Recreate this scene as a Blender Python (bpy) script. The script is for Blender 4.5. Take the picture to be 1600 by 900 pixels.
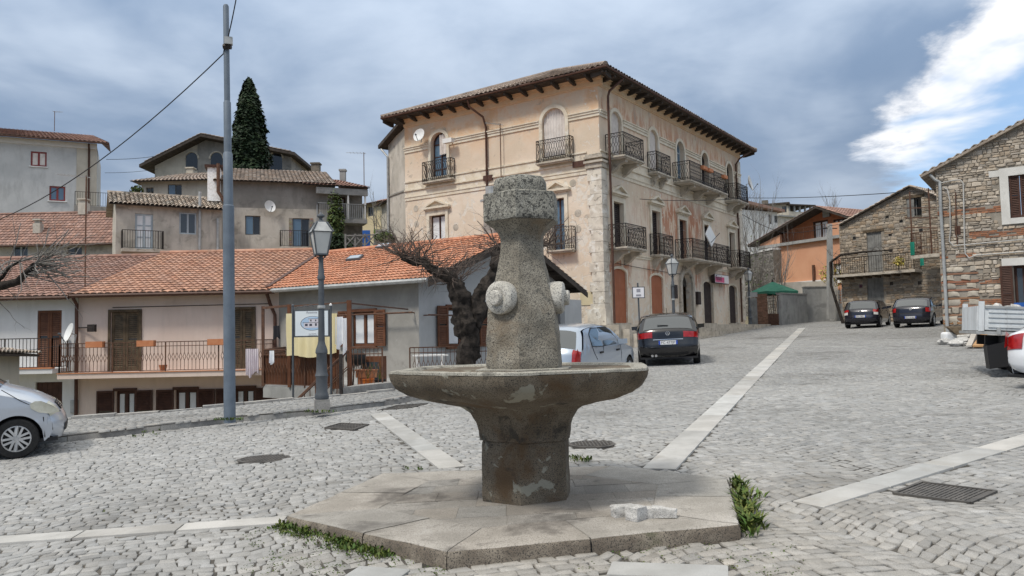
import bpy, bmesh, math, random
import numpy as np
from mathutils import Vector, Matrix, noise
random.seed(7); rng = np.random.default_rng(7)
SC = bpy.context.scene
for o in list(bpy.data.objects): bpy.data.objects.remove(o)
COL = SC.collection
# ------------------------------------------------------------------ camera
F_ = 1215.0; PITCH = math.radians(3.44); ROLL = math.radians(-1.19); EYE = np.array([0, 0, 1.6])
cam = bpy.data.cameras.new('camera'); camo = bpy.data.objects.new('camera', cam); COL.objects.link(camo)
cam.sensor_width = 36.0; cam.lens = 36.0 * F_ / 1600.0; cam.clip_start = .05; cam.clip_end = 3000
camo.matrix_world = Matrix.Translation(Vector(EYE)) @ Matrix.Rotation(math.pi/2 + PITCH, 4, 'X') @ Matrix.Rotation(ROLL, 4, 'Z')
SC.camera = camo
SC.render.resolution_x = 1024; SC.render.resolution_y = 576
# ------------------------------------------------------------------ light
SUN_EL = math.radians(54); SUN_AZ = math.radians(228)      # azimuth clockwise from +Y
sun = bpy.data.lights.new('sun', 'SUN'); sun.energy = 2.3; sun.angle = math.radians(10); sun.color = (1, .94, .84)
suno = bpy.data.objects.new('sun', sun); COL.objects.link(suno)
sd = Vector((math.sin(SUN_AZ)*math.cos(SUN_EL), math.cos(SUN_AZ)*math.cos(SUN_EL), math.sin(SUN_EL)))
suno.rotation_euler = sd.to_track_quat('Z', 'Y').to_euler()
SC.view_settings.view_transform = 'Standard'; SC.view_settings.look = 'None'
SC.view_settings.exposure = 0.08; SC.view_settings.gamma = 1; SC.view_settings.use_curve_mapping = False
W = bpy.data.worlds.new('World'); SC.world = W; W.use_nodes = True
class NT:
    """small node-tree helper"""
    def __init__(s, nt): s.nt = nt; s.n = nt.nodes; s.l = nt.links
    def node(s, t, **kw):
        n = s.n.new(t)
        for k, v in kw.items():
            if k.startswith('i_'):
                key = k[2:]; key = int(key) if key.isdigit() else key.replace('_', ' ')
                s.set(n, key, v)
            else: setattr(n, k, v)
        return n
    def set(s, n, key, v):
        if isinstance(v, bpy.types.NodeSocket): s.l.new(v, n.inputs[key])
        else: n.inputs[key].default_value = v
    def math(s, op, a, b=0.0, c=0.0, clamp=False):
        n = s.n.new('ShaderNodeMath'); n.operation = op; n.use_clamp = clamp
        for i, v in enumerate((a, b, c)): s.set(n, i, v)
        return n.outputs[0]
    def mix(s, f, a, b, blend='MIX'):
        n = s.n.new('ShaderNodeMix'); n.data_type = 'RGBA'; n.blend_type = blend
        s.set(n, 0, f)
        for i, v in ((6, a), (7, b)):
            if isinstance(v, tuple) and len(v) == 3: v = (*v, 1)
            s.set(n, i, v)
        return n.outputs[2]
    def ramp(s, f, p0, p1):
        n = s.n.new('ShaderNodeMapRange'); n.interpolation_type = 'SMOOTHSTEP'
        s.set(n, 0, f); s.set(n, 1, p0); s.set(n, 2, p1); return n.outputs[0]
    def noise(s, vec, scale, detail=4, rough=.55, dist=0):
        n = s.n.new('ShaderNodeTexNoise'); s.set(n, 'Scale', scale); s.set(n, 'Detail', detail); s.set(n, 'Roughness', rough); s.set(n, 'Distortion', dist)
        if vec is not None: s.l.new(vec, n.inputs['Vector'])
        return n.outputs[0]
    def xyz(s, vec): n = s.n.new('ShaderNodeSeparateXYZ'); s.l.new(vec, n.inputs[0]); return n.outputs
    def comb(s, x, y, z):
        n = s.n.new('ShaderNodeCombineXYZ')
        for i, v in enumerate((x, y, z)): s.set(n, i, v)
        return n.outputs[0]
def build_world():
    T = NT(W.node_tree); bg = T.n['Background']
    sky = T.node('ShaderNodeTexSky', sky_type='NISHITA', sun_disc=False, sun_elevation=SUN_EL, sun_rotation=SUN_AZ)
    tc = T.node('ShaderNodeTexCoord').outputs['Generated']
    x, y, z = T.xyz(tc)
    zz = T.math('MAXIMUM', z, 0.0)
    k = T.math('DIVIDE', 1.0, T.math('ADD', zz, .16))
    pv = T.comb(T.math('MULTIPLY', x, k), T.math('MULTIPLY', y, k), zz)
    n1 = T.noise(pv, .75, 5, .5, .5); n2 = T.noise(pv, 2.3, 6, .55, .3)
    cl = T.ramp(T.math('ADD', T.math('MULTIPLY', n1, .75), T.math('MULTIPLY', n2, .25)), .40, .62)
    grey = T.mix(cl, (.20, .28, .41), (.47, .55, .665))
    hor = T.ramp(zz, .30, .0)
    grey = T.mix(T.math('MULTIPLY', hor, .5), grey, (.52, .60, .71))
    # overcast luminance: the cloud deck is brighter towards the zenith
    lum = T.math('DIVIDE', T.math('ADD', T.math('MULTIPLY', zz, 2.0), 1.0), 1.32)
    grey = T.mix(T.ramp(zz, .38, .85), grey, (.60, .595, .575))      # unseen overhead sky made neutral so its fill light is less blue
    deck = T.mix(1.0, grey, T.comb(lum, lum, lum), 'MULTIPLY')
    # gap in the deck low in the north-east: bright cumulus edge above clear sky
    az = T.math('ARCTAN2', x, y)
    wob = T.math('MULTIPLY', T.math('SUBTRACT', T.noise(pv, 2.0, 7, .62, .2), .5), .24)
    edge = T.math('SUBTRACT', T.math('SUBTRACT', T.math('ADD', az, wob), .445), T.math('MULTIPLY', T.math('MAXIMUM', T.math('SUBTRACT', zz, .25), 0.0), 1.0))
    gap = T.math('MULTIPLY', T.ramp(edge, 0.0, .045), T.ramp(az, 1.5, 1.1))
    wob2 = T.math('MULTIPLY', T.math('SUBTRACT', T.noise(pv, 1.6, 5, .55, .4), .5), .30)
    blue = T.ramp(T.math('SUBTRACT', T.math('ADD', T.math('MULTIPLY', az, .46), wob2), zz), -.01, .045)
    bluec = T.mix(1.0, sky.outputs[0], (.135, .135, .135), 'MULTIPLY')
    bluec = T.mix(.55, bluec, (.40, .62, .95))
    clear = T.mix(blue, (1.02, 1.03, 1.06), bluec)
    col = T.mix(gap, deck, clear)
    T.l.new(col, bg.inputs['Color']); bg.inputs['Strength'].default_value = 1.0
build_world()
# ------------------------------------------------------------------ pixels of the photograph (1600 x 900) to places
def _R():
    a = math.pi/2 + PITCH; c, s = math.cos(a), math.sin(a); X = np.array([[1, 0, 0], [0, c, -s], [0, s, c]])
    c, s = math.cos(ROLL), math.sin(ROLL); return X @ np.array([[c, -s, 0], [s, c, 0], [0, 0, 1]])
RM = _R()
def ray(px, py): return RM @ np.array([(px-800)/F_, (450-py)/F_, -1.0])
def at(px, py, d): r = ray(px, py); return EYE + r*(d/r[1])
def gz(x, y): return -.15 + .03*x + .03*y
def G(px, py, dz=0.0):
    r = ray(px, py); t = (-1.75 + dz)/(r[2] - .03*r[0] - .03*r[1]); return EYE + r*t
def hz(px): return 523 - .0208*(px-800)
# ------------------------------------------------------------------ mesh helpers
class MB:
    """collects polygons; build() links them as one mesh object"""
    def __init__(s): s.v = []; s.f = []; s.c = []; s.col = None
    def add(s, pts, faces, col=None):
        b = len(s.v); s.v.extend([tuple(map(float, p)) for p in pts])
        for f in faces: s.f.append(tuple(b+i for i in f)); s.c.append(col if col is not None else s.col)
        return b
    def quad(s, a, b, c, d, col=None): s.add([a, b, c, d], [(0, 1, 2, 3)], col)
    def poly(s, pts, col=None): s.add(pts, [tuple(range(len(pts)))], col)
    def hexa(s, p, col=None):          # 8 corners: 4 bottom, 4 top
        s.add(p, [(3, 2, 1, 0), (4, 5, 6, 7), (0, 1, 5, 4), (1, 2, 6, 5), (2, 3, 7, 6), (3, 0, 4, 7)], col)
    def box(s, o, ex, ey, ez, col=None):  # corner + three edge vectors
        o, ex, ey, ez = map(np.array, (o, ex, ey, ez))
        s.hexa([o, o+ex, o+ex+ey, o+ey, o+ez, o+ex+ez, o+ex+ey+ez, o+ey+ez], col)
    def cbox(s, c, sx, sy, sz, rz=0, col=None):   # centred in x,y, base at c.z
        e1 = np.array([math.cos(rz), math.sin(rz), 0]); e2 = np.array([-math.sin(rz), math.cos(rz), 0]); c = np.array(c, float)
        s.box(c - e1*sx/2 - e2*sy/2, e1*sx, e2*sy, np.array([0, 0, sz]), col)
    def bar(s, a, b, w, h=None, col=None):        # square bar from a to b
        a, b = np.array(a, float), np.array(b, float); d = b-a; L = np.linalg.norm(d)
        if L < 1e-6: return
        d = d/L; up = np.array([0, 0, 1.0]) if abs(d[2]) < .95 else np.array([0, 1.0, 0])
        x = np.cross(d, up); x /= np.linalg.norm(x); y = np.cross(x, d); h = h or w
        s.box(a - x*w/2 - y*h/2, x*w, y*h, b-a, col)
    def tube(s, pts, r, n=6, col=None, cap=True):
        pts = [np.array(p, float) for p in pts]; m = len(pts); rr = r if hasattr(r, '__len__') else [r]*m
        vs = []; px = None
        for i, p in enumerate(pts):
            d = pts[min(i+1, m-1)] - pts[max(i-1, 0)]; d = d/(np.linalg.norm(d)+1e-9)
            if px is None:
                up = np.array([0, 0, 1.0]) if abs(d[2]) < .9 else np.array([1.0, 0, 0]); px = np.cross(d, up)
            px = px - d*np.dot(px, d); px /= (np.linalg.norm(px)+1e-9); py = np.cross(d, px)
            for k in range(n):
                a = 2*math.pi*k/n; vs.append(p + (px*math.cos(a) + py*math.sin(a))*rr[i])
        fs = [(i*n+k, i*n+(k+1) % n, (i+1)*n+(k+1) % n, (i+1)*n+k) for i in range(m-1) for k in range(n)]
        if cap: fs += [tuple(range(n-1, -1, -1)), tuple((m-1)*n+k for k in range(n))]
        s.add(vs, fs, col)
    def lathe(s, c, prof, n=16, col=None, rot=0, sx=1, axis=None):  # prof: (r,z) list
        c = np.array(c, float); m = len(prof)
        if axis is None: X, Y, Z = np.eye(3)
        else:
            Z = np.array(axis, float); Z /= np.linalg.norm(Z); up = np.array([0, 0, 1.0]) if abs(Z[2]) < .9 else np.array([1.0, 0, 0])
            X = np.cross(up, Z); X /= np.linalg.norm(X); Y = np.cross(Z, X)
        vs = [c + X*r*math.cos(rot+2*math.pi*k/n)*sx + Y*r*math.sin(rot+2*math.pi*k/n) + Z*z for r, z in prof for k in range(n)]
        fs = [(i*n+k, i*n+(k+1) % n, (i+1)*n+(k+1) % n, (i+1)*n+k) for i in range(m-1) for k in range(n)]
        fs += [tuple(range(n-1, -1, -1)), tuple((m-1)*n+k for k in range(n))]
        s.add(vs, fs, col)
    def prism(s, poly, vec, col=None):   # planar outline extruded along vec
        poly = [np.array(p, float) for p in poly]; vec = np.array(vec, float); n = len(poly)
        s.add(poly + [p+vec for p in poly], [tuple(range(n-1, -1, -1)), tuple(range(n, 2*n))] + [(i, (i+1) % n, n+(i+1) % n, n+i) for i in range(n)], col)
    def build(s, name, mat, parent=None, smooth=False, **tags):
        me = bpy.data.meshes.new(name); me.from_pydata(s.v, [], s.f); me.materials.append(MATS[mat] if isinstance(mat, str) else mat)
        if any(c is not None for c in s.c) or mat in TINTED:
            ca = me.color_attributes.new('tint', 'FLOAT_COLOR', 'CORNER')
            cc = []
            for f, c in zip(s.f, s.c): cc.extend(c if isinstance(c, list) else [c or (1, 1, 1)]*len(f))
            arr = np.ones((len(cc), 4)); arr[:, :3] = cc; ca.data.foreach_set('color', arr.ravel())
        me.update()
        bm = bmesh.new(); bm.from_mesh(me)
        if not smooth == 'raw': bmesh.ops.recalc_face_normals(bm, faces=bm.faces)
        bm.to_mesh(me); bm.free()
        if smooth:
            me.polygons.foreach_set('use_smooth', [True]*len(me.polygons))
            me.set_sharp_from_angle(angle=math.radians(smooth if isinstance(smooth, (int, float)) and smooth > 1 else 40))
        o = bpy.data.objects.new(name, me); COL.objects.link(o)
        return fin(o, parent, **tags)
def fin(o, parent=None, label=None, cat=None, group=None, kind=None):
    if parent is not None:
        o.parent = parent
        o.matrix_parent_inverse = WM.get(parent.name, Matrix.Identity(4)).inverted()
    if label: o['label'] = label
    if cat: o['category'] = cat
    if group: o['group'] = group
    if kind: o['kind'] = kind
    return o
WM = {}
def thing(name, label, cat, loc=(0, 0, 0), group=None):
    o = bpy.data.objects.new(name, None); COL.objects.link(o); o.location = tuple(map(float, loc)); o.empty_display_size = .2
    WM[o.name] = Matrix.Translation(o.location)
    return fin(o, None, label, cat, group, 'thing')
def npmesh(name, verts, quads, mat, tint=None, parent=None, smooth=False, **tags):
    """verts (n,3), quads (m,4), tint (m,3) per face"""
    me = bpy.data.meshes.new(name); nv, nf = len(verts), len(quads)
    me.vertices.add(nv); me.vertices.foreach_set('co', np.asarray(verts, np.float32).ravel())
    me.loops.add(nf*4); me.loops.foreach_set('vertex_index', np.asarray(quads, np.int32).ravel())
    me.polygons.add(nf); me.polygons.foreach_set('loop_start', np.arange(0, nf*4, 4, dtype=np.int32))
    me.polygons.foreach_set('loop_total', np.full(nf, 4, np.int32))
    me.update(calc_edges=True)
    if tint is not None:
        ca = me.color_attributes.new('tint', 'FLOAT_COLOR', 'CORNER'); arr = np.ones((nf*4, 4), np.float32); arr[:, :3] = np.repeat(tint, 4, axis=0)
        ca.data.foreach_set('color', arr.ravel())
    if smooth: me.polygons.foreach_set('use_smooth', [True]*nf)
    me.materials.append(MATS[mat]); o = bpy.data.objects.new(name, me); COL.objects.link(o)
    return fin(o, parent, **tags)
# ------------------------------------------------------------------ materials
MATS = {}; TINTED = set()
def material(name, c1, c2=None, scale=4.0, rough=.85, bump=.25, bscale=None, tint=False, metal=0.0, speck=None, stain=None, streak=None, spec=.3, lo=.35, hi=.65, detail=6, coat=0.0, dist=.012):
    """noise-mixed base colour, optional tint attribute, speckle, stains with their own outline, rain streaks, relief"""
    m = bpy.data.materials.new(name); m.use_nodes = True; T = NT(m.node_tree); b = T.n['Principled BSDF']
    tc = T.node('ShaderNodeTexCoord').outputs['Object']
    n = T.noise(tc, scale, detail, .6)
    col = T.mix(T.ramp(n, lo, hi), c1, c2) if c2 else T.mix(0.0, c1, c1)
    if speck:      # (colour, scale, amount)
        v = T.node('ShaderNodeTexVoronoi', i_Scale=speck[1]); T.l.new(tc, v.inputs['Vector'])
        k = T.xyz(v.outputs['Color'])[0]
        col = T.mix(T.math('LESS_THAN', k, speck[2]), col, speck[0])
    for st in (stain if isinstance(stain, list) else [stain] if stain else []):   # (colour, scale, threshold, softness, strength)
        sn = T.noise(tc, st[1], 7, .62, .4)
        col = T.mix(T.math('MULTIPLY', T.ramp(sn, st[2], st[2]+st[3]), st[4]), col, st[0])
    if streak:     # (colour, strength, scale)
        x, y, z = T.xyz(tc)
        sv = T.comb(T.math('MULTIPLY', x, streak[2]), T.math('MULTIPLY', y, streak[2]), T.math('MULTIPLY', z, .35))
        sn = T.noise(sv, 1.6, 6, .65); col = T.mix(T.math('MULTIPLY', T.ramp(sn, .48, .72), streak[1]), col, streak[0])
    if tint:
        TINTED.add(name); a = T.node('ShaderNodeAttribute', attribute_name='tint'); col = T.mix(1.0, col, a.outputs['Color'], 'MULTIPLY')
    T.l.new(col, b.inputs['Base Color']); b.inputs['Roughness'].default_value = rough; b.inputs['Metallic'].default_value = metal
    b.inputs['Specular IOR Level'].default_value = spec
    if coat: b.inputs['Coat Weight'].default_value = coat; b.inputs['Coat Roughness'].default_value = .06
    if bump:
        bn = T.noise(tc, bscale or scale*6, 8, .65); bp = T.node('ShaderNodeBump', i_Strength=bump, i_Distance=dist); T.l.new(bn, bp.inputs['Height'])
        T.l.new(bp.outputs[0], b.inputs['Normal'])
    MATS[name] = m; return m
def glass(name, c, rough=.08):
    m = material(name, c, None, bump=0, rough=rough, spec=.9); return m
M = material
M('cobble', (.82, .82, .81), (1, 1, 1), 9, .8, .35, 55, tint=True, speck=((.55, .55, .55), 300, .12), stain=[((.70, .67, .62), .9, .6, .15, .5), ((.45, .44, .425), .45, .52, .2, .7), ((.40, .39, .37), 2.6, .62, .1, .5)])
M('joint', (.05, .047, .042), (.11, .10, .088), 3, .95, .5, 40, stain=((.07, .10, .03), 1.1, .62, .08, .7))
M('slab', (.36, .355, .34), (.46, .455, .44), 2.5, .8, .25, 60, tint=True, speck=((.40, .40, .39), 260, .15), stain=[((.32, .30, .27), 1.6, .55, .15, .6), ((.25, .245, .24), 4, .62, .08, .5)])
M('kerbstone', (.25, .24, .23), (.36, .35, .33), 4, .85, .4, 40, tint=True, speck=((.16, .16, .16), 220, .15), stain=((.07, .085, .04), 2.0, .6, .1, .6))
M('granite', (.27, .245, .205), (.36, .335, .285), 3, .9, .55, 60, speck=((.09, .085, .08), 190, .2), stain=[((.05, .047, .042), 4.5, .56, .1, .75), ((.47, .45, .40), 6, .62, .06, .6)])
M('granite_cap', (.24, .23, .20), (.37, .36, .315), 5, .92, .8, 50, speck=((.09, .09, .085), 150, .24), stain=[((.05, .05, .047), 26, .53, .06, .85), ((.52, .51, .46), 30, .60, .05, .7), ((.10, .098, .09), 5.0, .54, .12, .6)])
M('granite_shaft', (.21, .19, .155), (.33, .305, .255), 4.5, .92, .9, 45, speck=((.085, .08, .072), 175, .27), stain=[((.22, .165, .11), 1.6, .54, .12, .6), ((.08, .08, .075), 6, .58, .1, .65)])
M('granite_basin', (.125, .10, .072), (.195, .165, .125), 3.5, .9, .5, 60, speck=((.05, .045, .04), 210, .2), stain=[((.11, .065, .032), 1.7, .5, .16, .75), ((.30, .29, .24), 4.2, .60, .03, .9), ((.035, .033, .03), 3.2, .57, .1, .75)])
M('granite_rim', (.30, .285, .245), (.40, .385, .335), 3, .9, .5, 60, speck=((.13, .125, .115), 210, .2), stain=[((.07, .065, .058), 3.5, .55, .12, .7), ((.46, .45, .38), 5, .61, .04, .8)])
M('granite_boss', (.50, .48, .43), (.62, .60, .55), 6, .92, .8, 50, speck=((.22, .21, .20), 175, .24))
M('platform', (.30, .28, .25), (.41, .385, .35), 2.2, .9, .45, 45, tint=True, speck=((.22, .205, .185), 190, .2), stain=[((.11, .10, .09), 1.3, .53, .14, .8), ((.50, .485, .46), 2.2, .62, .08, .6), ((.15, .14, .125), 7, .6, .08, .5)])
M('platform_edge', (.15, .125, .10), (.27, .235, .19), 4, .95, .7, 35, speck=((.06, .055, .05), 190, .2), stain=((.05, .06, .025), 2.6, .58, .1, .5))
M('rubble', (.42, .41, .39), (.62, .61, .59), 12, .9, .5, 50, speck=((.25, .25, .25), 220, .15))
def palazzo_mat():
    m = bpy.data.materials.new('palazzo_plaster'); m.use_nodes = True; T = NT(m.node_tree); b = T.n['Principled BSDF']
    tc = T.node('ShaderNodeTexCoord').outputs['Object']; x, y, z = T.xyz(tc)
    a = T.node('ShaderNodeAttribute', attribute_name='tint').outputs['Color']; ax = T.xyz(a)   # r: ochre wash, g: bare white, b: red underpaint
    n1 = T.noise(tc, .55, 6, .6, .3); n2 = T.noise(tc, 2.4, 8, .68, .6); n3 = T.noise(tc, 9, 6, .7)
    col = T.mix(T.ramp(n1, .35, .65), (.66, .55, .43), (.77, .685, .58))
    wash = T.math('MULTIPLY', ax[0], T.ramp(T.math('ADD', T.math('MULTIPLY', n1, .7), T.math('MULTIPLY', n2, .3)), .40, .58))
    col = T.mix(wash, col, (.67, .42, .235))
    sv = T.comb(T.math('MULTIPLY', x, 2.2), T.math('MULTIPLY', y, 2.2), T.math('MULTIPLY', z, .5)); n4 = T.noise(sv, 1.3, 8, .68, .5)
    red = T.math('MULTIPLY', ax[2], T.ramp(T.math('ADD', n4, T.math('MULTIPLY', ax[2], .08)), .50, .60)); col = T.mix(T.math('MULTIPLY', red, .8), col, (.45, .165, .085))
    white = T.ramp(T.math('ADD', n2, T.math('MULTIPLY', T.math('SUBTRACT', ax[1], .5), .34)), .585, .63); col = T.mix(T.math('MULTIPLY', white, .85), col, (.74, .70, .63))
    grey = T.ramp(T.noise(tc, 1.5, 8, .66, .5), .60, .66); col = T.mix(T.math('MULTIPLY', grey, .6), col, (.40, .35, .29))
    dirt = T.ramp(n4, .36, .24); col = T.mix(T.math('MULTIPLY', dirt, .5), col, (.27, .22, .17))
    pits = T.ramp(n3, .66, .72); col = T.mix(T.math('MULTIPLY', pits, .55), col, (.30, .25, .20))
    T.l.new(col, b.inputs['Base Color']); b.inputs['Roughness'].default_value = .92; b.inputs['Specular IOR Level'].default_value = .15
    bp = T.node('ShaderNodeBump', i_Strength=.5, i_Distance=.03); T.l.new(T.math('ADD', n3, T.math('MULTIPLY', white, -.5)), bp.inputs['Height']); T.l.new(bp.outputs[0], b.inputs['Normal'])
    MATS[m.name] = m
palazzo_mat()
M('palazzo_trim', (.64, .56, .44), (.74, .68, .57), 2.5, .9, .35, 20, stain=[((.40, .35, .29), 3, .58, .1, .6), ((.78, .74, .68), 1.6, .6, .06, .7)])
M('palazzo_cornice', (.68, .47, .29), (.72, .56, .39), 1.2, .9, .2, 20, stain=((.50, .36, .24), 3, .6, .12, .5))
M('quoin', (.72, .67, .58), (.54, .49, .42), 2.8, .95, .6, 16, stain=[((.80, .78, .73), 2.4, .54, .08, .8), ((.20, .18, .15), 4.5, .60, .06, .7)])
M('balcony_stone', (.40, .36, .30), (.54, .49, .42), 3, .9, .4, 20, stain=((.16, .14, .12), 2.5, .56, .1, .7))
M('iron', (.035, .03, .03), (.06, .05, .045), 8, .6, .1, metal=.4)
M('rust_iron', (.10, .055, .04), (.16, .085, .055), 8, .7, .2, metal=.2)
M('brown_metal', (.075, .035, .025), (.10, .05, .035), 5, .55, .05)
M('soffit', (.045, .036, .03), (.075, .06, .05), 4, .8, .2, streak=((.02, .02, .02), .5, 6))
M('grey_metal', (.125, .155, .195), (.16, .195, .24), 3, .55, .05, metal=.1, streak=((.11, .13, .15), .5, 5))
M('lamp_paint', (.075, .085, .095), (.10, .11, .125), 5, .55, .05, metal=.1)
M('lamp_glass', (.52, .53, .52), (.60, .60, .58), 2, .3, 0)
M('zinc', (.36, .37, .37), (.46, .47, .47), 5, .5, .05, metal=.3)
M('tile_orange', (.44, .19, .11), (.55, .275, .175), 2.2, .85, .3, 30, tint=True, stain=[((.23, .13, .09), 1.3, .54, .16, .65), ((.40, .33, .27), 3.5, .62, .07, .5)])
M('tile_pink', (.37, .20, .14), (.48, .285, .205), 2.0, .85, .3, 30, tint=True, stain=((.24, .15, .105), 1.1, .56, .14, .6))
M('tile_brown', (.25, .145, .115), (.34, .215, .175), 1.6, .85, .3, 30, tint=True, stain=((.15, .10, .085), 1.1, .56, .14, .6))
M('tile_old', (.26, .205, .17), (.37, .305, .26), 2.0, .9, .4, 25, tint=True, stain=[((.11, .10, .09), 1.6, .54, .12, .7), ((.40, .38, .32), 3, .62, .05, .6)])
M('tile_grey', (.27, .22, .18), (.42, .36, .30), 1.8, .9, .4, 25, tint=True, stain=((.12, .11, .095), 1.8, .55, .1, .7))
M('pink_plaster', (.66, .53, .46), (.71, .585, .515), .8, .9, .12, 12, streak=((.50, .41, .36), .35, 2.0))
M('white_plaster', (.66, .66, .66), (.72, .72, .72), .8, .9, .12, 12, streak=((.50, .50, .49), .35, 2.0))
M('cement_plaster', (.29, .28, .26), (.38, .365, .34), .9, .92, .25, 10, stain=[((.20, .19, .175), .9, .52, .14, .6), ((.46, .45, .43), 1.7, .60, .1, .5)], streak=((.24, .235, .22), .45, 1.6))
M('bluish_plaster', (.42, .43, .435), (.50, .505, .51), .7, .9, .15, 10, streak=((.38, .39, .40), .5, 1.6))
M('old_plaster', (.45, .415, .36), (.57, .53, .47), .8, .92, .3, 8, stain=[((.26, .24, .21), 1.1, .53, .12, .7), ((.60, .57, .51), 1.9, .6, .08, .6)], streak=((.25, .235, .21), .5, 1.5))
M('dark_plaster', (.235, .225, .205), (.32, .305, .28), .8, .92, .3, 8, stain=[((.16, .155, .145), 1.0, .53, .14, .7)], streak=((.15, .145, .135), .5, 1.3))
M('pale_plaster', (.50, .51, .51), (.60, .605, .60), .5, .9, .15, 8, stain=((.40, .41, .41), .7, .54, .16, .6), streak=((.37, .375, .37), .5, 1.2))
M('beige_plaster', (.47, .43, .36), (.56, .52, .44), .8, .9, .2, 8, streak=((.33, .30, .25), .5, 1.5))
M('yellow_plaster', (.58, .49, .31), (.64, .56, .38), .8, .9, .2, 8, streak=((.42, .36, .24), .4, 1.5))
M('orange_plaster', (.60, .31, .19), (.64, .345, .215), .8, .9, .12, 8, streak=((.52, .25, .14), .25, 1.5))
M('dark_orange', (.36, .125, .06), (.41, .16, .08), .8, .9, .12, 8)
M('concrete', (.29, .29, .285), (.38, .38, .37), 1.2, .92, .3, 12, stain=((.20, .20, .195), 1.4, .55, .12, .6), streak=((.20, .20, .19), .4, 2))
M('stone', (.80, .79, .78), (1, 1, 1), 6, .92, .5, 30, tint=True, stain=((.55, .52, .48), 3, .58, .1, .6))
M('mortar', (.24, .215, .18), (.34, .305, .26), 3, .95, .6, 25)
M('mortar_dark', (.13, .115, .095), (.20, .175, .145), 3, .95, .6, 25)
M('brick', (.80, .78, .76), (1, 1, 1), 8, .92, .4, 40, tint=True)
M('shutter_brown', (.115, .045, .022), (.16, .065, .033), 5, .6, .1, streak=((.08, .035, .02), .4, 9))
M('shutter_dark', (.055, .024, .016), (.08, .036, .024), 5, .6, .1)
M('shutter_wood', (.075, .055, .035), (.13, .095, .06), 5, .8, .25, streak=((.04, .03, .02), .6, 12))
M('shutter_red', (.33, .115, .055), (.37, .135, .07), 2, .6, .06)
M('door_dark', (.035, .026, .026), (.055, .042, .04), 4, .65, .15)
M('grey_wood', (.17, .17, .165), (.25, .25, .24), 3, .85, .3, streak=((.11, .11, .105), .6, 8))
M('blue_wood', (.36, .42, .47), (.46, .52, .56), 3, .7, .15, streak=((.26, .30, .33), .5, 10))
M('red_frame', (.22, .045, .045), (.25, .06, .055), 3, .5, 0)
M('white_paint', (.74, .74, .73), (.80, .80, .79), 2, .6, .05)
M('surround', (.60, .585, .55), (.68, .665, .63), 2, .9, .15, stain=((.45, .43, .39), 2, .58, .1, .5))
M('dish', (.72, .73, .73), (.78, .79, .79), 2, .5, .03)
glass('pane', (.045, .06, .075)); glass('pane_blue', (.10, .17, .25)); glass('pane_dark', (.012, .014, .017))
M('curtain', (.62, .57, .53), (.74, .69, .65), 3, .9, .1)
M('curtain_white', (.70, .72, .74), (.78, .80, .82), 3, .9, .1)
M('cloth_yellow', (.70, .61, .36), (.76, .68, .44), 2, .9, .1)
M('cloth_white', (.72, .75, .82), (.82, .84, .88), 3, .9, .1)
M('cloth_lilac', (.66, .58, .64), (.74, .68, .72), 3, .9, .1)
M('cloth_black', (.02, .02, .025), None, 3, .9, 0)
M('terracotta', (.50, .19, .09), (.56, .24, .12), 6, .8, .1)
M('orange_plastic', (.75, .20, .04), None, 4, .4, 0)
M('black_plastic', (.02, .022, .022), None, 4, .5, 0)
M('rubber', (.017, .017, .018), (.025, .025, .025), 20, .85, .1)
M('bark_dark', (.016, .013, .011), (.055, .045, .038), 7, .95, .9, 22, dist=.04)
M('twig', (.10, .075, .065), (.16, .125, .105), 9, .9, .2)
M('twig_grey', (.16, .15, .14), (.24, .225, .21), 9, .9, .2)
M('leaf_cypress', (.012, .026, .013), (.026, .046, .02), 1.3, .75, 0, tint=True)
M('leaf_ivy', (.055, .085, .025), (.10, .14, .045), 1.5, .7, 0, tint=True)
M('leaf_weed', (.05, .095, .018), (.11, .15, .035), 9, .65, 0, tint=True)
M('leaf_yellow', (.32, .26, .05), (.42, .36, .10), 3, .7, 0, tint=True)
M('grass_bank', (.10, .17, .035), (.15, .23, .06), 2, .9, .5, 20)
M('earth', (.16, .14, .10), (.22, .20, .13), .3, .95, .3, 3, stain=((.09, .12, .04), .2, .5, .15, .8))
M('forest', (.022, .04, .026), (.05, .075, .045), .08, .95, .8, .6)
M('asphalt_low', (.20, .195, .19), (.26, .255, .25), 1, .9, .2, 20)
M('cast_iron', (.085, .08, .075), (.13, .12, .11), 6, .65, .2, metal=.3)
M('wood_plank', (.42, .24, .11), (.50, .31, .16), 4, .8, .2, streak=((.30, .17, .08), .5, 9))
M('wood_grey', (.40, .37, .33), (.50, .47, .43), 4, .85, .2)
M('sack_white', (.68, .69, .70), (.78, .79, .80), 4, .8, .15)
M('green_canvas', (.035, .16, .105), (.05, .20, .135), 3, .85, .1)
M('green_net', (.02, .24, .17), None, 4, .7, 0)
M('red_plastic', (.22, .03, .025), None, 4, .5, 0)
M('blue_plastic', (.03, .12, .42), None, 4, .4, 0)
M('cable', (.02, .02, .022), None, 4, .7, 0)
M('cable_grey', (.12, .12, .125), None, 4, .7, 0)
M('conduit', (.42, .41, .39), (.50, .49, .47), 4, .6, .05)
M('sign_white', (.70, .76, .80), (.75, .80, .83), 2, .4, 0)
M('sign_ink', (.05, .05, .07), None, 2, .6, 0)
M('sign_grey_ink', (.30, .30, .34), None, 2, .6, 0)
M('sign_sky', (.36, .52, .72), (.55, .66, .78), 3, .6, 0)
M('sign_wall', (.62, .60, .66), None, 3, .6, 0)
M('sign_pink', (.66, .10, .24), (.72, .16, .30), 6, .5, 0)
M('sign_box_white', (.78, .77, .80), None, 3, .4, 0)
M('solar', (.42, .46, .50), None, 3, .2, 0)
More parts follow.
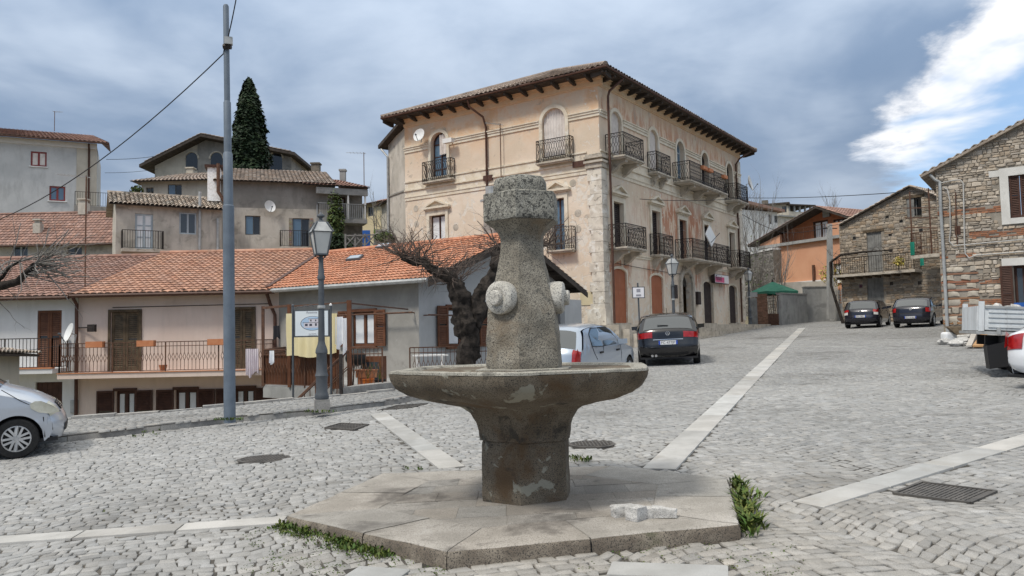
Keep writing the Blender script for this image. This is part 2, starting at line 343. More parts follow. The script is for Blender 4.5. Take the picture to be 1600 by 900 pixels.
# ------------------------------------------------------------------ facade frame
class Fac:
    """vertical wall plane through two pixel columns at given depths; u runs from the first to the second, o is outward (towards the viewer)"""
    def __init__(s, px1, d1, px2, d2):
        a, b = at(px1, hz(px1), d1), at(px2, hz(px2), d2); s.p = np.array([a[0], a[1], 0]); e = np.array([b[0]-a[0], b[1]-a[1], 0])
        s.L = np.linalg.norm(e); s.e = e/s.L; s.n = np.array([s.e[1], -s.e[0], 0])
        if np.dot(s.n, s.p) > 0: s.n = -s.n
        s.k = np.array([0, 0, 1.0])
    def uz(s, px, py, off=0.0):
        r = ray(px, py); p0 = s.p + s.n*off; t = np.dot(p0 - EYE, s.n)/np.dot(r, s.n); q = EYE + r*t
        return float(np.dot(q - s.p, s.e)), float(q[2])
    def rect(s, pl, pr, pt, pb, off=0.0):
        pc = (pl+pr)/2; u0 = s.uz(pl, (pt+pb)/2, off)[0]; u1 = s.uz(pr, (pt+pb)/2, off)[0]
        return (min(u0, u1), max(u0, u1), s.uz(pc, pb, off)[1], s.uz(pc, pt, off)[1])
    def P(s, u, z, o=0.0): return s.p + s.e*u + s.n*o + s.k*z
    def box(s, mb, u0, u1, z0, z1, o0, o1, col=None): mb.box(s.P(u0, z0, o0), s.e*(u1-u0), s.n*(o1-o0), s.k*(z1-z0), col)
    def wall(s, mb, u0, u1, z0, z1, holes=(), depth=.18, col=None, arch_n=10, colf=None):
        """wall sheet with openings (u0,u1,z0,z1[,arch]) and their reveals"""
        us = sorted({u0, u1, *[h[0] for h in holes], *[h[1] for h in holes]}); zs = sorted({z0, z1, *[h[2] for h in holes], *[h[3] for h in holes]})
        if colf:   # extra divisions so that a tint can vary
            us = sorted(set(us) | set(np.linspace(u0, u1, int((u1-u0)/.9)+2))); zs = sorted(set(zs) | set(np.linspace(z0, z1, int((z1-z0)/.7)+2)))
        us = [u for u in us if u0 <= u <= u1]; zs = [z for z in zs if z0 <= z <= z1]
        for a, b in zip(us, us[1:]):
            for c, d in zip(zs, zs[1:]):
                mu, mz = (a+b)/2, (c+d)/2
                if any(h[0] < mu < h[1] and h[2] < mz < h[3] for h in holes): continue
                mb.quad(s.P(a, c), s.P(b, c), s.P(b, d), s.P(a, d), [colf(a, c), colf(b, c), colf(b, d), colf(a, d)] if colf else col)
        for h in holes:
            a, b, c, d = h[:4]; kc = colf((a+b)/2, (c+d)/2) if colf else col
            if len(h) > 4 and h[4]:
                r = (b-a)/2; zc = d-r*h[4]; pts = [(a+r-r*math.cos(math.pi*i/arch_n), zc+r*h[4]*math.sin(math.pi*i/arch_n)) for i in range(arch_n+1)]
                for i in range(arch_n):
                    p, q = pts[i], pts[i+1]
                    mb.quad(s.P(p[0], p[1]), s.P(q[0], q[1]), s.P(q[0], d), s.P(p[0], d), kc)
                    mb.quad(s.P(*p), s.P(*q), s.P(*q, -depth), s.P(*p, -depth), kc)
                sides = [((a, c), (a, zc)), ((b, c), (b, zc)), ((a, c), (b, c))]
            else: sides = [((a, c), (a, d)), ((b, c), (b, d)), ((a, c), (b, c)), ((a, d), (b, d))]
            for p, q in sides: mb.quad(s.P(*p), s.P(*q), s.P(*q, -depth), s.P(*p, -depth), kc)
def body(F, u0, u1, z0, z1, D, name, mat, parent, holes=(), depth=.18, gable=None, colf=None, backcol=None, col=None):
    """house walls: a front with openings, plain sides and back; gable='front' gives pointed front/back of height gable[1] at gable[0]"""
    mb = MB(); F.wall(mb, u0, u1, z0, z1, holes, depth, colf=colf, col=col)
    P = F.P
    for (a, oa), (b, ob) in (((u0, 0), (u0, -D)), ((u1, 0), (u1, -D)), ((u0, -D), (u1, -D))):
        mb.quad(P(a, z0, oa), P(b, z0, ob), P(b, z1, ob), P(a, z1, oa), backcol or col)
    if gable:
        for o in (0, -D): mb.poly([P(u0, z1, o), P(u1, z1, o), P(gable[0], gable[1], o)], backcol or col)
    return mb.build(name, mat, parent, smooth='raw')
def hsv(rg=.12, warm=.05):
    b = 1 + random.uniform(-rg, rg); w = random.uniform(-warm, warm); return (b*(1+w), b, b*(1-w))
def tiles(parent, name, mat, A, B, C, D, tw=.24, tl=.36, lift=.035, rg=.16, thick=.02, split=0, jit=.0, parts=None):
    """field of barrel tiles on the roof plane eave A-B, ridge D-C (A below D); split>0 makes that many nearest ones objects"""
    A, B, C, D = map(lambda p: np.array(p, float), (A, B, C, D))
    L = max(np.linalg.norm(B-A), np.linalg.norm(C-D)); S = np.linalg.norm((C+D)/2-(A+B)/2)
    nu, nv = max(1, round(L/tw)), max(1, round(S/tl)); n = np.cross(B-A, D-A); n /= np.linalg.norm(n); n = n if n[2] > 0 else -n
    prof = [(-.5, 0), (-.28, .75), (0, 1.0), (.28, .75), (.5, 0)]
    mbs = MB(); allt = []
    for j in range(nv):
        for i in range(nu):
            def P(fu, fv, h):
                fu, fv = fu/nu, min(fv, nv)/nv
                return (A*(1-fu)+B*fu)*(1-fv) + (D*(1-fu)+C*fu)*fv + n*h
            d = random.uniform(-jit, jit); lo = []; hi = []
            for (x, h) in prof:
                lo.append(P(i+.5+x+d, j-.12+d, thick+.02+lift*h+random.uniform(0, jit*.1))); hi.append(P(i+.5+x*.86, j+1.0, .004+lift*h*.9))
            base = [p - n*thick for p in lo]
            c = hsv(rg, .05); vs = lo+hi+base; fs = [(k, k+1, 6+k, 5+k) for k in range(4)] + [(10+k, 11+k, k+1, k) for k in range(4)]
            allt.append((vs, fs, c))
    if split:
        allt.sort(key=lambda t: np.linalg.norm(t[0][2]-EYE))
        for vs, fs, c in allt[:split]:
            m1 = MB(); m1.add(vs, fs, c); m1.build('roof_tile', mat, parent, smooth='raw')
        allt = allt[split:]
    for vs, fs, c in allt: mbs.add(vs, fs, c)
    under = MB(); under.prism([A, B, C, D], -n*.05); under.build('roof_deck', 'soffit', parent)
    o = mbs.build(name, mat, parent, smooth='raw', kind='stuff')
    o.data.polygons.foreach_set('use_smooth', [True]*len(o.data.polygons)); o.data.set_sharp_from_angle(angle=math.radians(60))
    return o
def window(F, r, parent, frame='shutter_dark', pane='pane', inset=.12, mull=1, bars=0, fw=.06, sill=None, name='window', curtain=None, arch=0):
    """window in the opening r: frame, panes, optional curtain and sill as sub-parts"""
    u0, u1, z0, z1 = r[:4]; g = .004; mb = MB(); o0, o1 = -inset-.05, -inset
    F.box(mb, u0+g, u0+fw, z0+g, z1-g, o0, o1); F.box(mb, u1-fw, u1-g, z0+g, z1-g, o0, o1)
    F.box(mb, u0+fw, u1-fw, z0+g, z0+fw, o0, o1); F.box(mb, u0+fw, u1-fw, z1-fw, z1-g, o0, o1)
    for k in range(mull): c = u0+(u1-u0)*(k+1)/(mull+1); F.box(mb, c-fw*.6, c+fw*.6, z0+fw, z1-fw, o0, o1)
    for k in range(bars): c = z0+(z1-z0)*(k+1)/(bars+1); F.box(mb, u0+fw, u1-fw, c-fw*.35, c+fw*.35, o0+.006, o1-.006)
    w = mb.build(name, frame, parent)
    n = mull+1
    for k in range(n):
        a, b = u0+(u1-u0)*k/n, u0+(u1-u0)*(k+1)/n
        p = MB(); F.box(p, a+fw*.4, b-fw*.4, z0+fw*.5, z1-fw*.5, o0+.01, o0+.02); p.build('pane', pane, w)
    if curtain:
        for k in range(n):
            a, b = u0+(u1-u0)*k/n+fw, u0+(u1-u0)*(k+1)/n-fw; drape(F, a, b, z0+fw+.02, z1-fw-.02, o0+.028, .008, 'curtain', curtain, w, 7)
    if sill: mb = MB(); F.box(mb, u0-.1, u1+.1, z0-.07, z0-.003, -.02, .09); mb.build('sill', sill, w)
    return w
def drape(F, u0, u1, z0, z1, off, amp, name, mat, parent=None, folds=8, sag=0, **tags):
    n = folds*4; mb = MB(); ph = random.random()*6
    rows = 5; pts = []
    for j in range(rows):
        t = j/(rows-1)
        for i in range(n+1):
            f = i/n; u = u0+(u1-u0)*f + .02*(u1-u0)*math.sin(9*f+5*t+ph)*(1-t); z = z1*t + z0*(1-t) + (sag*math.sin(f*math.pi*2+ph) if j == 0 else 0)
            o = off + amp*(math.sin(f*folds*2*math.pi+ph + .8*math.sin(3*f+t)))*(1-.4*t)
            pts.append(F.P(u, z, o))
    mb.add(pts, [(j*(n+1)+i, j*(n+1)+i+1, (j+1)*(n+1)+i+1, (j+1)*(n+1)+i) for j in range(rows-1) for i in range(n)])
    o = mb.build(name, mat, parent, smooth=80, **tags)
    return o
def louvre(F, u0, u1, z0, z1, off, mat, parent, name='shutter', pitch=.055, thick=.04, fr=.06, mid=True):
    """louvred shutter leaf with real slats"""
    mb = MB(); F.box(mb, u0, u0+fr, z0, z1, off, off+thick); F.box(mb, u1-fr, u1, z0, z1, off, off+thick)
    F.box(mb, u0+fr, u1-fr, z0, z0+fr*1.3, off, off+thick); F.box(mb, u0+fr, u1-fr, z1-fr, z1, off, off+thick)
    zm = (z0+z1)/2
    if mid: F.box(mb, u0+fr, u1-fr, zm-fr*.5, zm+fr*.5, off, off+thick)
    z = z0+fr*1.3
    while z < z1-fr-.01:
        if not (mid and abs(z-zm) < fr*.7):
            a = F.P(u0+fr, z, off+thick*.9); mb.box(a, F.e*(u1-u0-2*fr), F.n*(-thick*.7)+F.k*pitch*.75, F.k*.012)
        z += pitch
    o = mb.build(name, mat, parent)
    bk = MB(); F.box(bk, u0+fr*.5, u1-fr*.5, z0+fr*.5, z1-fr*.5, off+.002, off+.008); bk.build('shutter_back', 'pane_dark', o)
    return o
def planked(F, u0, u1, z0, z1, off, mat, parent, name='door', planks=3, thick=.04, arch=0):
    """boarded leaf: boards with gaps, two ledges"""
    d = None; root = MB()
    for zc in (z0+(z1-z0)*.12, z0+(z1-z0)*.62): F.box(root, u0+.02, u1-.02, zc, zc+.04, off+thick, off+thick+.012)
    F.box(root, u0, u1, z0, z1 - (.3 if arch else 0), off-.012, off-.004); o = root.build(name, mat, parent)
    w = (u1-u0)/planks
    for i in range(planks):
        mb = MB(); a, b = u0+i*w+.004, u0+(i+1)*w-.004
        if arch:
            uc, r = (u0+u1)/2, (u1-u0)/2
            def top(u): return z1-arch + arch*math.sqrt(max(0, 1-((u-uc)/(r*1.02))**2))
            pl = [F.P(a, z0, off), F.P(b, z0, off)] + [F.P(b+(a-b)*k/4, top(b+(a-b)*k/4), off) for k in range(5)]
            mb.prism(pl, F.n*thick)
        else: F.box(mb, a, b, z0, z1, off, off+thick)
        mb.build('board', mat, o)
    return o
def railing(F, u0, u1, z0, h, off, mat, parent=None, style='plain', pitch=.11, ends=0.0, name='railing', th=.022, **tags):
    """iron railing along the facade at 'off', with returns of length 'ends' to the wall"""
    mb = MB(); P = F.P; runs = [((u0, off), (u1, off))]
    if ends: runs += [((u0, off), (u0, off-ends)), ((u1, off), (u1, off-ends))]
    for (a, oa), (b, ob) in runs:
        pa, pb = P(a, z0, oa), P(b, z0, ob); L = np.linalg.norm(pb-pa); n = max(2, int(L/pitch)); d = (pb-pa)/n; k = F.k
        mb.bar(pa+k*h, pb+k*h, .045, .03); mb.bar(pa+k*.06, pb+k*.06, th, th)
        if style != 'plain': mb.bar(pa+k*(h-.14), pb+k*(h-.14), th, th)
        for i in range(n+1):
            q = pa+d*i
            if i in (0, n) or i % 14 == 0: mb.bar(q, q+k*h, .035); continue
            if style == 'plain': mb.bar(q+k*.06, q+k*h, th*.7)
            elif style == 'diamond':      # bulging pairs
                w = d*.36
                zs = [.06, .22*h, .36*h, .5*h, .64*h, h-.14, h]; off_ = [0, 0, .0, 1, 0, 0, 0]
                for sgn in (-1, 1):
                    for z1, z2, o1, o2 in zip(zs, zs[1:], off_, off_[1:]):
                        if o1 == o2 and sgn == 1: continue
                        mb.bar(q+k*z1+w*o1*sgn, q+k*z2+w*o2*sgn, th*.6)
            elif style == 'wave':         # interlaced curved bars with scroll rows
                w = d*.48; m = 6; lo, hi = .14, h-.14
                for sgn in (-1, 1):
                    for s_ in range(m):
                        t1, t2 = s_/m, (s_+1)/m
                        mb.bar(q+k*(lo+(hi-lo)*t1)+w*sgn*math.sin(t1*2*math.pi), q+k*(lo+(hi-lo)*t2)+w*sgn*math.sin(t2*2*math.pi), th*.62)
                for zc in (.10, h-.07): mb.bar(q+k*(zc-.035)-d*.3, q+k*(zc+.035)+d*.1, th*.7); mb.bar(q+k*(zc+.035)+d*.1, q+k*(zc-.02)+d*.35, th*.7)
        if style == 'wave': mb.bar(pa+k*.14, pb+k*.14, th, th)
    return mb.build(name, mat, parent, **tags)
def masonry(F, u0, u1, z0, z1, hmin, hmax, wmin, wmax, palette, holes=(), proud=.03, inside=None, rnd=.25):
    """coursed rubble: list of (verts, faces, tint) irregular blocks standing proud of the wall"""
    out = []; z = z0
    while z < z1-.02:
        h = min(random.uniform(hmin, hmax), z1-z); u = u0 - random.uniform(0, wmax)
        while u < u1:
            w = random.uniform(wmin, wmax); a, b = max(u, u0), min(u+w, u1); c, d = z, z+h; u += w
            if b-a < wmin*.4: continue
            uc, zc = (a+b)/2, (c+d)/2
            if inside and not inside(uc, zc): continue
            if any(x[0]-.02 < uc < x[1]+.02 and x[2]-.02 < zc < x[3]+.02 for x in holes):
                continue
            for x in holes:            # trim at openings
                if x[2] < zc < x[3]:
                    if a < x[0] < b: b = x[0]
                    if a < x[1] < b: a = x[1]
            if random.random() < rnd and h > hmin*1.2: subs = [(c, c+h*.5), (c+h*.5, d)]
            else: subs = [(c, d)]
            for (c2, d2) in subs:
                g = .012; j = lambda s_: random.uniform(-s_, s_)
                ww, hh = (b-a), (d2-c2); jx, jz = ww*.09, hh*.16
                pts = [(a+g+j(jx), c2+g+j(jz)), ((a+b)/2+j(jx), c2+g*.8+j(jz)*.6), (b-g+j(jx), c2+g+j(jz)), (b-g+j(jx)*.6, (c2+d2)/2), (b-g+j(jx), d2-g+j(jz)), ((a+b)/2+j(jx), d2-g*.8+j(jz)*.6), (a+g+j(jx), d2-g+j(jz)), (a+g+j(jx)*.6, (c2+d2)/2)]
                cx, cz = sum(p[0] for p in pts)/8, sum(p[1] for p in pts)/8; o = proud*random.uniform(.5, 1.3); n = 8
                fr = [(cx+(p[0]-cx)*.80, cz+(p[1]-cz)*.76) for p in pts]
                vs = [F.P(p[0], p[1], -.01) for p in pts] + [F.P(p[0], p[1], o*.55) for p in pts] + [F.P(p[0], p[1], o+random.uniform(-.006, .006)) for p in fr]
                fs = [(i, (i+1) % n, n+(i+1) % n, n+i) for i in range(n)] + [(n+i, n+(i+1) % n, 2*n+(i+1) % n, 2*n+i) for i in range(n)] + [tuple(range(2*n, 3*n))]
                base = random.choice(palette); t = random.uniform(.8, 1.18); out.append((vs, fs, tuple(x*t for x in base), cx, cz))
        z += h
    return out
def emit(blocks, name, mat, parent, split=0, key=None):
    if split:
        blocks = sorted(blocks, key=key or (lambda b: np.linalg.norm(np.array(b[0][0])-EYE)))
        for b in blocks[:split]: m1 = MB(); m1.add(b[0], b[1], b[2]); m1.build(name, mat, parent, smooth='raw')
        blocks = blocks[split:]
    if blocks:
        mb = MB()
        for b in blocks: mb.add(b[0], b[1], b[2])
        mb.build(name+'work' if split == 0 else name+'_remainder', mat, parent, smooth='raw', kind='stuff')
def text_mesh(txt, size, P0, ex, ey, mat, parent, name='lettering', shear=0, thick=.004):
    cu = bpy.data.curves.new(name, 'FONT'); cu.body = txt; cu.size = size; cu.extrude = thick; cu.shear = shear; cu.resolution_u = 3
    to = bpy.data.objects.new(name, cu); COL.objects.link(to); dg = bpy.context.evaluated_depsgraph_get(); me = bpy.data.meshes.new_from_object(to.evaluated_get(dg))
    bpy.data.objects.remove(to); ex, ey = np.array(ex, float), np.array(ey, float); ez = np.cross(ex, ey)
    for v in me.vertices: v.co = Vector(np.array(P0) + ex*v.co.x + ey*v.co.y + ez*v.co.z)
    me.materials.clear(); me.materials.append(MATS[mat]); o = bpy.data.objects.new(name, me); COL.objects.link(o); return fin(o, parent)
def branchy(mb, p, d, L, r, depth, spread=.6, up=.1, n=5, wob=.25, kids=(2, 4), shrink=.68, tip=.25):
    """recursive bare limb"""
    pts = [np.array(p, float)]; d = np.array(d, float); d /= np.linalg.norm(d); rs = [r]
    for i in range(n):
        d = d + np.array([random.gauss(0, wob), random.gauss(0, wob), random.gauss(0, wob)+up])*.5; d /= np.linalg.norm(d)
        pts.append(pts[-1] + d*L/n); rs.append(r*(1-(1-tip)*(i+1)/n) if depth == 0 else r*(1-.35*(i+1)/n))
    mb.tube(pts, rs, 6 if r > .03 else 4 if r > .012 else 3, cap=False)
    if depth <= 0: return
    for k in range(random.randint(*kids)):
        i = random.randint(max(1, n//3), n); q = pts[i]
        dd = d + np.array([random.gauss(0, spread), random.gauss(0, spread), random.gauss(0, spread)+up*1.5]); branchy(mb, q, dd, L*shrink*random.uniform(.7, 1.15), rs[i]*.62, depth-1, spread, up, max(3, n-1), wob, kids, shrink, tip)
def leafcloud(pts_fn, count, size, mat, name, parent, rg=.35, aim=None, **tags):
    """many small leaf faces; pts_fn() gives (position, outward)"""
    V = np.zeros((count*4, 3)); tint = np.zeros((count, 3))
    for i in range(count):
        p, o = pts_fn(); p = np.array(p); o = np.array(o, float); s = size*random.uniform(.6, 1.4)
        a = np.array([random.gauss(0, 1), random.gauss(0, 1), random.gauss(0, 1)]); a = np.cross(o + .5*a, np.array([random.gauss(0, 1), random.gauss(0, 1), random.gauss(0, 1)])); a /= np.linalg.norm(a)+1e-9
        b = np.cross(a, o + np.array([random.gauss(0, .5) for _ in range(3)])); b /= np.linalg.norm(b)+1e-9
        V[4*i:4*i+4] = [p-a*s*.5, p-b*s*.32, p+a*s*.7, p+b*s*.32]; t = 1+random.uniform(-rg, rg); tint[i] = (t*random.uniform(.9, 1.15), t, t*random.uniform(.8, 1.1))
    return npmesh(name, V, np.arange(count*4).reshape(-1, 4), mat, tint, parent, **tags)
# ------------------------------------------------------------------ the ground
def inpoly(x, y, poly):
    x, y = np.asarray(x), np.asarray(y); r = np.zeros(x.shape, bool); n = len(poly)
    for i in range(n):
        x1, y1 = poly[i][:2]; x2, y2 = poly[(i+1) % n][:2]
        c = ((y1 > y) != (y2 > y)); 
        with np.errstate(divide='ignore', invalid='ignore'): r ^= c & (x < (x2-x1)*(y-y1)/(y2-y1+1e-12)+x1)
    return r
def PT(px, py):                    # a pixel on the top of the fountain's platform (z = .13 + .03 x)
    r = ray(px, py); t = (.13-1.6)/(r[2]-.03*r[0]); return EYE + r*t
HEX = [PT(446, 806), PT(697, 862), PT(1158, 819), PT(1139, 747), PT(955, 727), PT(597, 739)]
KERB = [np.array([-15.0, 7.8, 0]), np.array([-10.5, 10.7, 0])] + [G(*p) for p in ((105, 690), (250, 673), (380, 658), (500, 648), (600, 634), (690, 619))] + [np.array([-.35, 19.2, 0]), np.array([-.2, 22.5, 0])]
for k in KERB: k[2] = gz(k[0], k[1])
BACK = [np.array([-16.5, 10.8]), np.array([-12.0, 13.4])] + [G(*p)[:2] for p in ((115, 663), (250, 653), (380, 641), (530, 626))] + [np.array([-2.75, 17.6]), np.array([-2.0, 18.3]), np.array([-2.2, 23.2])]
PAVE = [k[:2] for k in KERB] + BACK[::-1]
def yb(x):                          # where the square ends and the low ground begins
    if x < -3.6: return 15.6 + max(-3.5, (x+8.5)*.4)
    if x < 2.4: return 18 + (x+3.6)/6*16
    return 1e3
def terrain_z(x, y):
    base = gz(min(x, 40), min(y, 60)) - .35
    b = yb(x); low = -2.9
    s = min(1, max(0, (y-b)/1.5)) if b < 900 else 0.0
    z = base*(1-s) + low*s
    if y > 36: z += (y-36)*.17*s
    if y > 58: z += (y-58)*.11*(1-s)
    return min(z, 30)
xs = np.concatenate([[-900, -400, -200, -120], np.arange(-80, 90, 2.5), [120, 200, 400, 900]]); ys = np.concatenate([[-300, -60, -20], np.arange(-8, 130, 2.5), [180, 300, 600, 1200]])
V = np.array([[x, y, terrain_z(x, y)] for y in ys for x in xs]); nx = len(xs)
Q = np.array([[j*nx+i, j*nx+i+1, (j+1)*nx+i+1, (j+1)*nx+i] for j in range(len(ys)-1) for i in range(nx-1)])
npmesh('terrain', V, Q, 'earth', smooth=True, kind='structure')
SQ = [k[:2] for k in KERB] + [np.array(p) for p in ((0.6, 25), (3.2, 33), (6, 37), (14.2, 49.5), (17.5, 56), (40, 62), (48, 40), (32, 20), (22, 6), (16, -6), (-22, -6), (-22, 6))]
mb = MB(); mb.poly([(p[0], p[1], gz(p[0], p[1])-.014) for p in SQ]); piazza = mb.build('piazza', 'joint', kind='structure')
mb = MB(); top = [(p[0], p[1], gz(p[0], p[1])+.10) for p in PAVE]; n = len(top)
mb.add(top + [(p[0], p[1], -3.0) for p in top], [tuple(range(n))] + [(i, (i+1) % n, n+(i+1) % n, n+i) for i in range(n)]); pavement = mb.build('pavement', 'joint', kind='structure')
# light granite bands across the square, laid as separate slabs
BANDS = []
def slab(parent, a, b, w, h=.004, mat='slab', name='paving_slab', t=.05, dz=0.0):
    a, b = np.array(a[:2]), np.array(b[:2]); d = (b-a)/np.linalg.norm(b-a); s = np.array([-d[1], d[0]])*w/2; g = d*.008
    pl = [a+g-s, b-g-s, b-g+s, a+g+s]; BANDS.append([a-s*1.06, b-s*1.06, b+s*1.06, a+s*1.06])
    mb = MB(); top = [np.array([*p, gz(*p)+h+dz]) for p in pl]; bot = [p-np.array([0, 0, t]) for p in top]
    c = np.mean(pl, axis=0); ins = [np.array([*(c+(p-c)*(1-.012/max(.05, np.linalg.norm(p-c)))), gz(*p)+h+dz+.006]) for p in pl]
    mb.add(bot+top+ins, [(0, 1, 5, 4), (1, 2, 6, 5), (2, 3, 7, 6), (3, 0, 4, 7), (4, 5, 9, 8), (5, 6, 10, 9), (6, 7, 11, 10), (7, 4, 8, 11), (8, 9, 10, 11)], hsv(.13, .02)); mb.build(name, mat, parent, smooth='raw')
def band(a, b, w, step=1.05):
    a, b = np.array(a[:2]), np.array(b[:2]); n = max(1, round(np.linalg.norm(b-a)/step)); cuts = [0] + [(i+random.uniform(-.15, .15))/n for i in range(1, n)] + [1]
    for s, t in zip(cuts, cuts[1:]): slab(piazza, a+(b-a)*s, a+(b-a)*t, w)
band(G(590, 646), G(706, 731), .30); band(G(1030, 733), G(1253, 513), .36, 1.3); band(G(1262, 789), G(1625, 680), .30); band(G(-60, 849), G(445, 813), .24)
band(G(1145, 541), G(1500, 543.5), .10, 2.5); band(G(950, 889), G(1140, 896), .26); band(G(548, 893), G(632, 899), .2)
for a, b in zip(KERB[2:7], KERB[3:8]):      # pale gutter strip along the kerb
    pass
# kerb stones
for a, b in zip(KERB, KERB[1:]):
    L = np.linalg.norm((b-a)[:2]); n = max(1, round(L/1.0)); d = (b-a)[:2]/L; s = np.array([-d[1], d[0]])
    for i in range(n):
        p, q = a[:2]+d*(L*i/n+.005), a[:2]+d*(L*(i+1)/n-.005); mb = MB(); h = .115+random.uniform(-.006, .01)
        pl = [p-s*.01, q-s*.01, q+s*.17, p+s*.17]; mb.hexa([(*x, gz(*x)-.08) for x in pl]+[(*(x if k > 1 else x+s*.012), gz(*x)+h) for k, x in enumerate(pl)], hsv(.12, .03)); mb.build('kerb_stone', 'kerbstone', pavement, smooth='raw')
for a, b in zip(BACK[1:6], BACK[2:7]):      # low edging at the drop
    L = np.linalg.norm(b-a); n = max(1, round(L/.8)); d = (b-a)/L; s = np.array([d[1], -d[0]])
    for i in range(n):
        p, q = a+d*(L*i/n+.006), a+d*(L*(i+1)/n-.006); mb = MB(); h = .15+random.uniform(-.02, .03)
        pl = [p, q, q+s*.18, p+s*.18]; mb.hexa([(*x, gz(*x)-.2) for x in pl]+[(*x, gz(*x)+h) for x in pl], hsv(.15, .03)); mb.build('edging_stone', 'kerbstone', pavement, smooth='raw')
# cobbles
HOLES_C = []   # (x, y, r) round covers
for (px, py, r) in ((413, 717, .33), (925, 694, .30)): q = G(px, py); HOLES_C.append((q[0], q[1], r))
GR = [[G(*p)[:2] for p in q] for q in (((508, 669), (553, 672), (576, 664), (532, 662)), ((1397, 772), (1516, 787), (1556, 769), (1440, 755)), ((590, 642), (640, 638), (668, 631), (622, 634)))]
def cobbles(parent, region, w0, w1, h, amp, period, ang, org, dz, far, name, split=0, tone=(.345, .343, .337), excl=True):
    ca, sa = math.cos(ang), math.sin(ang); P = np.array(region); ext = max(np.ptp(P[:, 0]), np.ptp(P[:, 1]))*.75+2; cx, cy = P[:, 0].mean(), P[:, 1].mean()
    cells = []; y0 = -ext; hs_ = []
    while y0 < ext:
        hr = h*rng.uniform(.78, 1.28); m = int(2*ext/((w0+w1)/2))+2; x = -ext + np.cumsum(rng.uniform(w0, w1, m)) - rng.uniform(0, w1)
        x0, x1 = x[:-1], x[1:]
        cells.append(np.stack([x0, x1, np.full_like(x0, y0), np.full_like(x0, hr)], 1)); y0 += hr
    C = np.concatenate(cells)
    wave = lambda x: amp*np.abs(np.sin(math.pi*x/period+.35*np.sin(x*.9)))**.8 + .05*np.sin(x*2.7)
    cxm = (C[:, 0]+C[:, 1])/2; cym = C[:, 2]+C[:, 3]/2+wave(cxm)
    X, Y = cx+ca*cxm-sa*cym, cy+sa*cxm+ca*cym
    # a generous view wedge
    keep = inpoly(X, Y, region) & (np.abs(X) < .74*np.abs(Y)+2.2) & (Y > 3.4)
    if excl:
        keep &= ~inpoly(X, Y, HEXO)
        for b in BANDS: keep &= ~inpoly(X, Y, b)
        for (a, b, r) in HOLES_C: keep &= (X-a)**2+(Y-b)**2 > (r+.03)**2
        for g in GR: keep &= ~inpoly(X, Y, g)
    C, X, Y, cxm = C[keep], X[keep], Y[keep], cxm[keep]; N = len(C)
    g = .0052; j = lambda s: rng.uniform(-s, s, N)
    L = []
    for (xi, yi, sx, sy) in ((0, 0, 1, 1), (1, 0, -1, 1), (1, 1, -1, -1), (0, 1, 1, -1)):
        xx = C[:, xi] + sx*g + j(.018); yy = C[:, 2] + yi*C[:, 3] + wave(C[:, xi]) + sy*g + j(.015); L.append(np.stack([cx+ca*xx-sa*yy, cy+sa*xx+ca*yy], 1))
    Qd = np.stack(L, 1)                                   # N,4,2
    ctr = Qd.mean(1, keepdims=True); zb = -.15+.03*Qd[..., 0]+.03*Qd[..., 1]+dz
    und = .008*np.sin(Qd[..., 0]*1.9+1)*np.sin(Qd[..., 1]*1.4) + .006*np.sin(Qd[..., 0]*.7+Qd[..., 1]*1.1)
    zb = zb+und*.8; tilt = rng.normal(0, .0012, (N, 4)); lift = rng.normal(0, .0014, (N, 1))
    big = np.random.default_rng(3).uniform(0, 6, 4)
    tn = np.sin(X*.9+big[0])*np.sin(Y*.7+big[1])*.5+np.sin(X*.33+Y*.41+big[2])*.5
    t = rng.normal(1, .09, N)*(1+.10*tn); wr = rng.normal(-.004, .007, N); tc = np.array([[0.2, 6.6]])
    near = np.exp(-(((X-.9)**2+(Y-5.8)**2)/7.0)); wr = wr + .05*near + .35*np.maximum(0, rng.normal(-.06, .04, N))
    tint = np.stack([tone[0]*t*(1+wr), tone[1]*t, tone[2]*t*(1-wr*1.3)], 1)
    ff = Y > far
    def mesh(idx, bev):
        q, z = Qd[idx], (zb+tilt+lift)[idx]; c = ctr[idx]; n = len(q)
        ring = lambda k, dzz: np.concatenate([c+(q-c)*k, (z+dzz)[..., None]], 2)
        if bev: R = np.concatenate([ring(1, -.04), ring(1, -.0045), ring(.90, 0)], 1); m = 12; fs = [(i, (i+1) % 4, 4+(i+1) % 4, 4+i) for i in range(4)]+[(4+i, 4+(i+1) % 4, 8+(i+1) % 4, 8+i) for i in range(4)]+[(8, 9, 10, 11)]
        else: R = np.concatenate([ring(1, -.03), ring(.92, 0)], 1); m = 8; fs = [(i, (i+1) % 4, 4+(i+1) % 4, 4+i) for i in range(4)]+[(4, 5, 6, 7)]
        V = R.reshape(-1, 3); F = (np.arange(n)[:, None, None]*m + np.array(fs)[None]).reshape(-1, 4); return V, F, np.repeat(tint[idx], len(fs), axis=0)
    ids = np.arange(N); rest = ids
    if split:
        pr = np.stack([X, Y], 1); inv = np.abs(X) < .645*Y; vis = inv & (Y > 4.72)
        order = ids[vis][np.argsort(Y[vis])][:split]; rest = np.setdiff1d(ids, order)
        for k in order: v, f, c = mesh(np.array([k]), True); npmesh('cobble', v, f, 'cobble', c, parent)
    for sel, bev, nm in ((rest[~ff[rest]], True, name), (rest[ff[rest]], False, name)):
        if len(sel): v, f, c = mesh(sel, bev); npmesh(nm, v, f, 'cobble', c, parent, kind='stuff')
    return N
hc = np.mean([h[:2] for h in HEX], axis=0); HEXO = [hc+(h[:2]-hc)*1.012 for h in HEX]
cobbles(piazza, SQ, .085, .16, .102, .22, 1.9, math.radians(20), None, 0.0, 15.5, 'cobble_paving', split=300)
cobbles(pavement, [p for p in PAVE], .10, .18, .11, .0, 1.5, math.radians(32), None, .122, 13, 'cobble_paving', tone=(.33, .328, .322), excl=False)
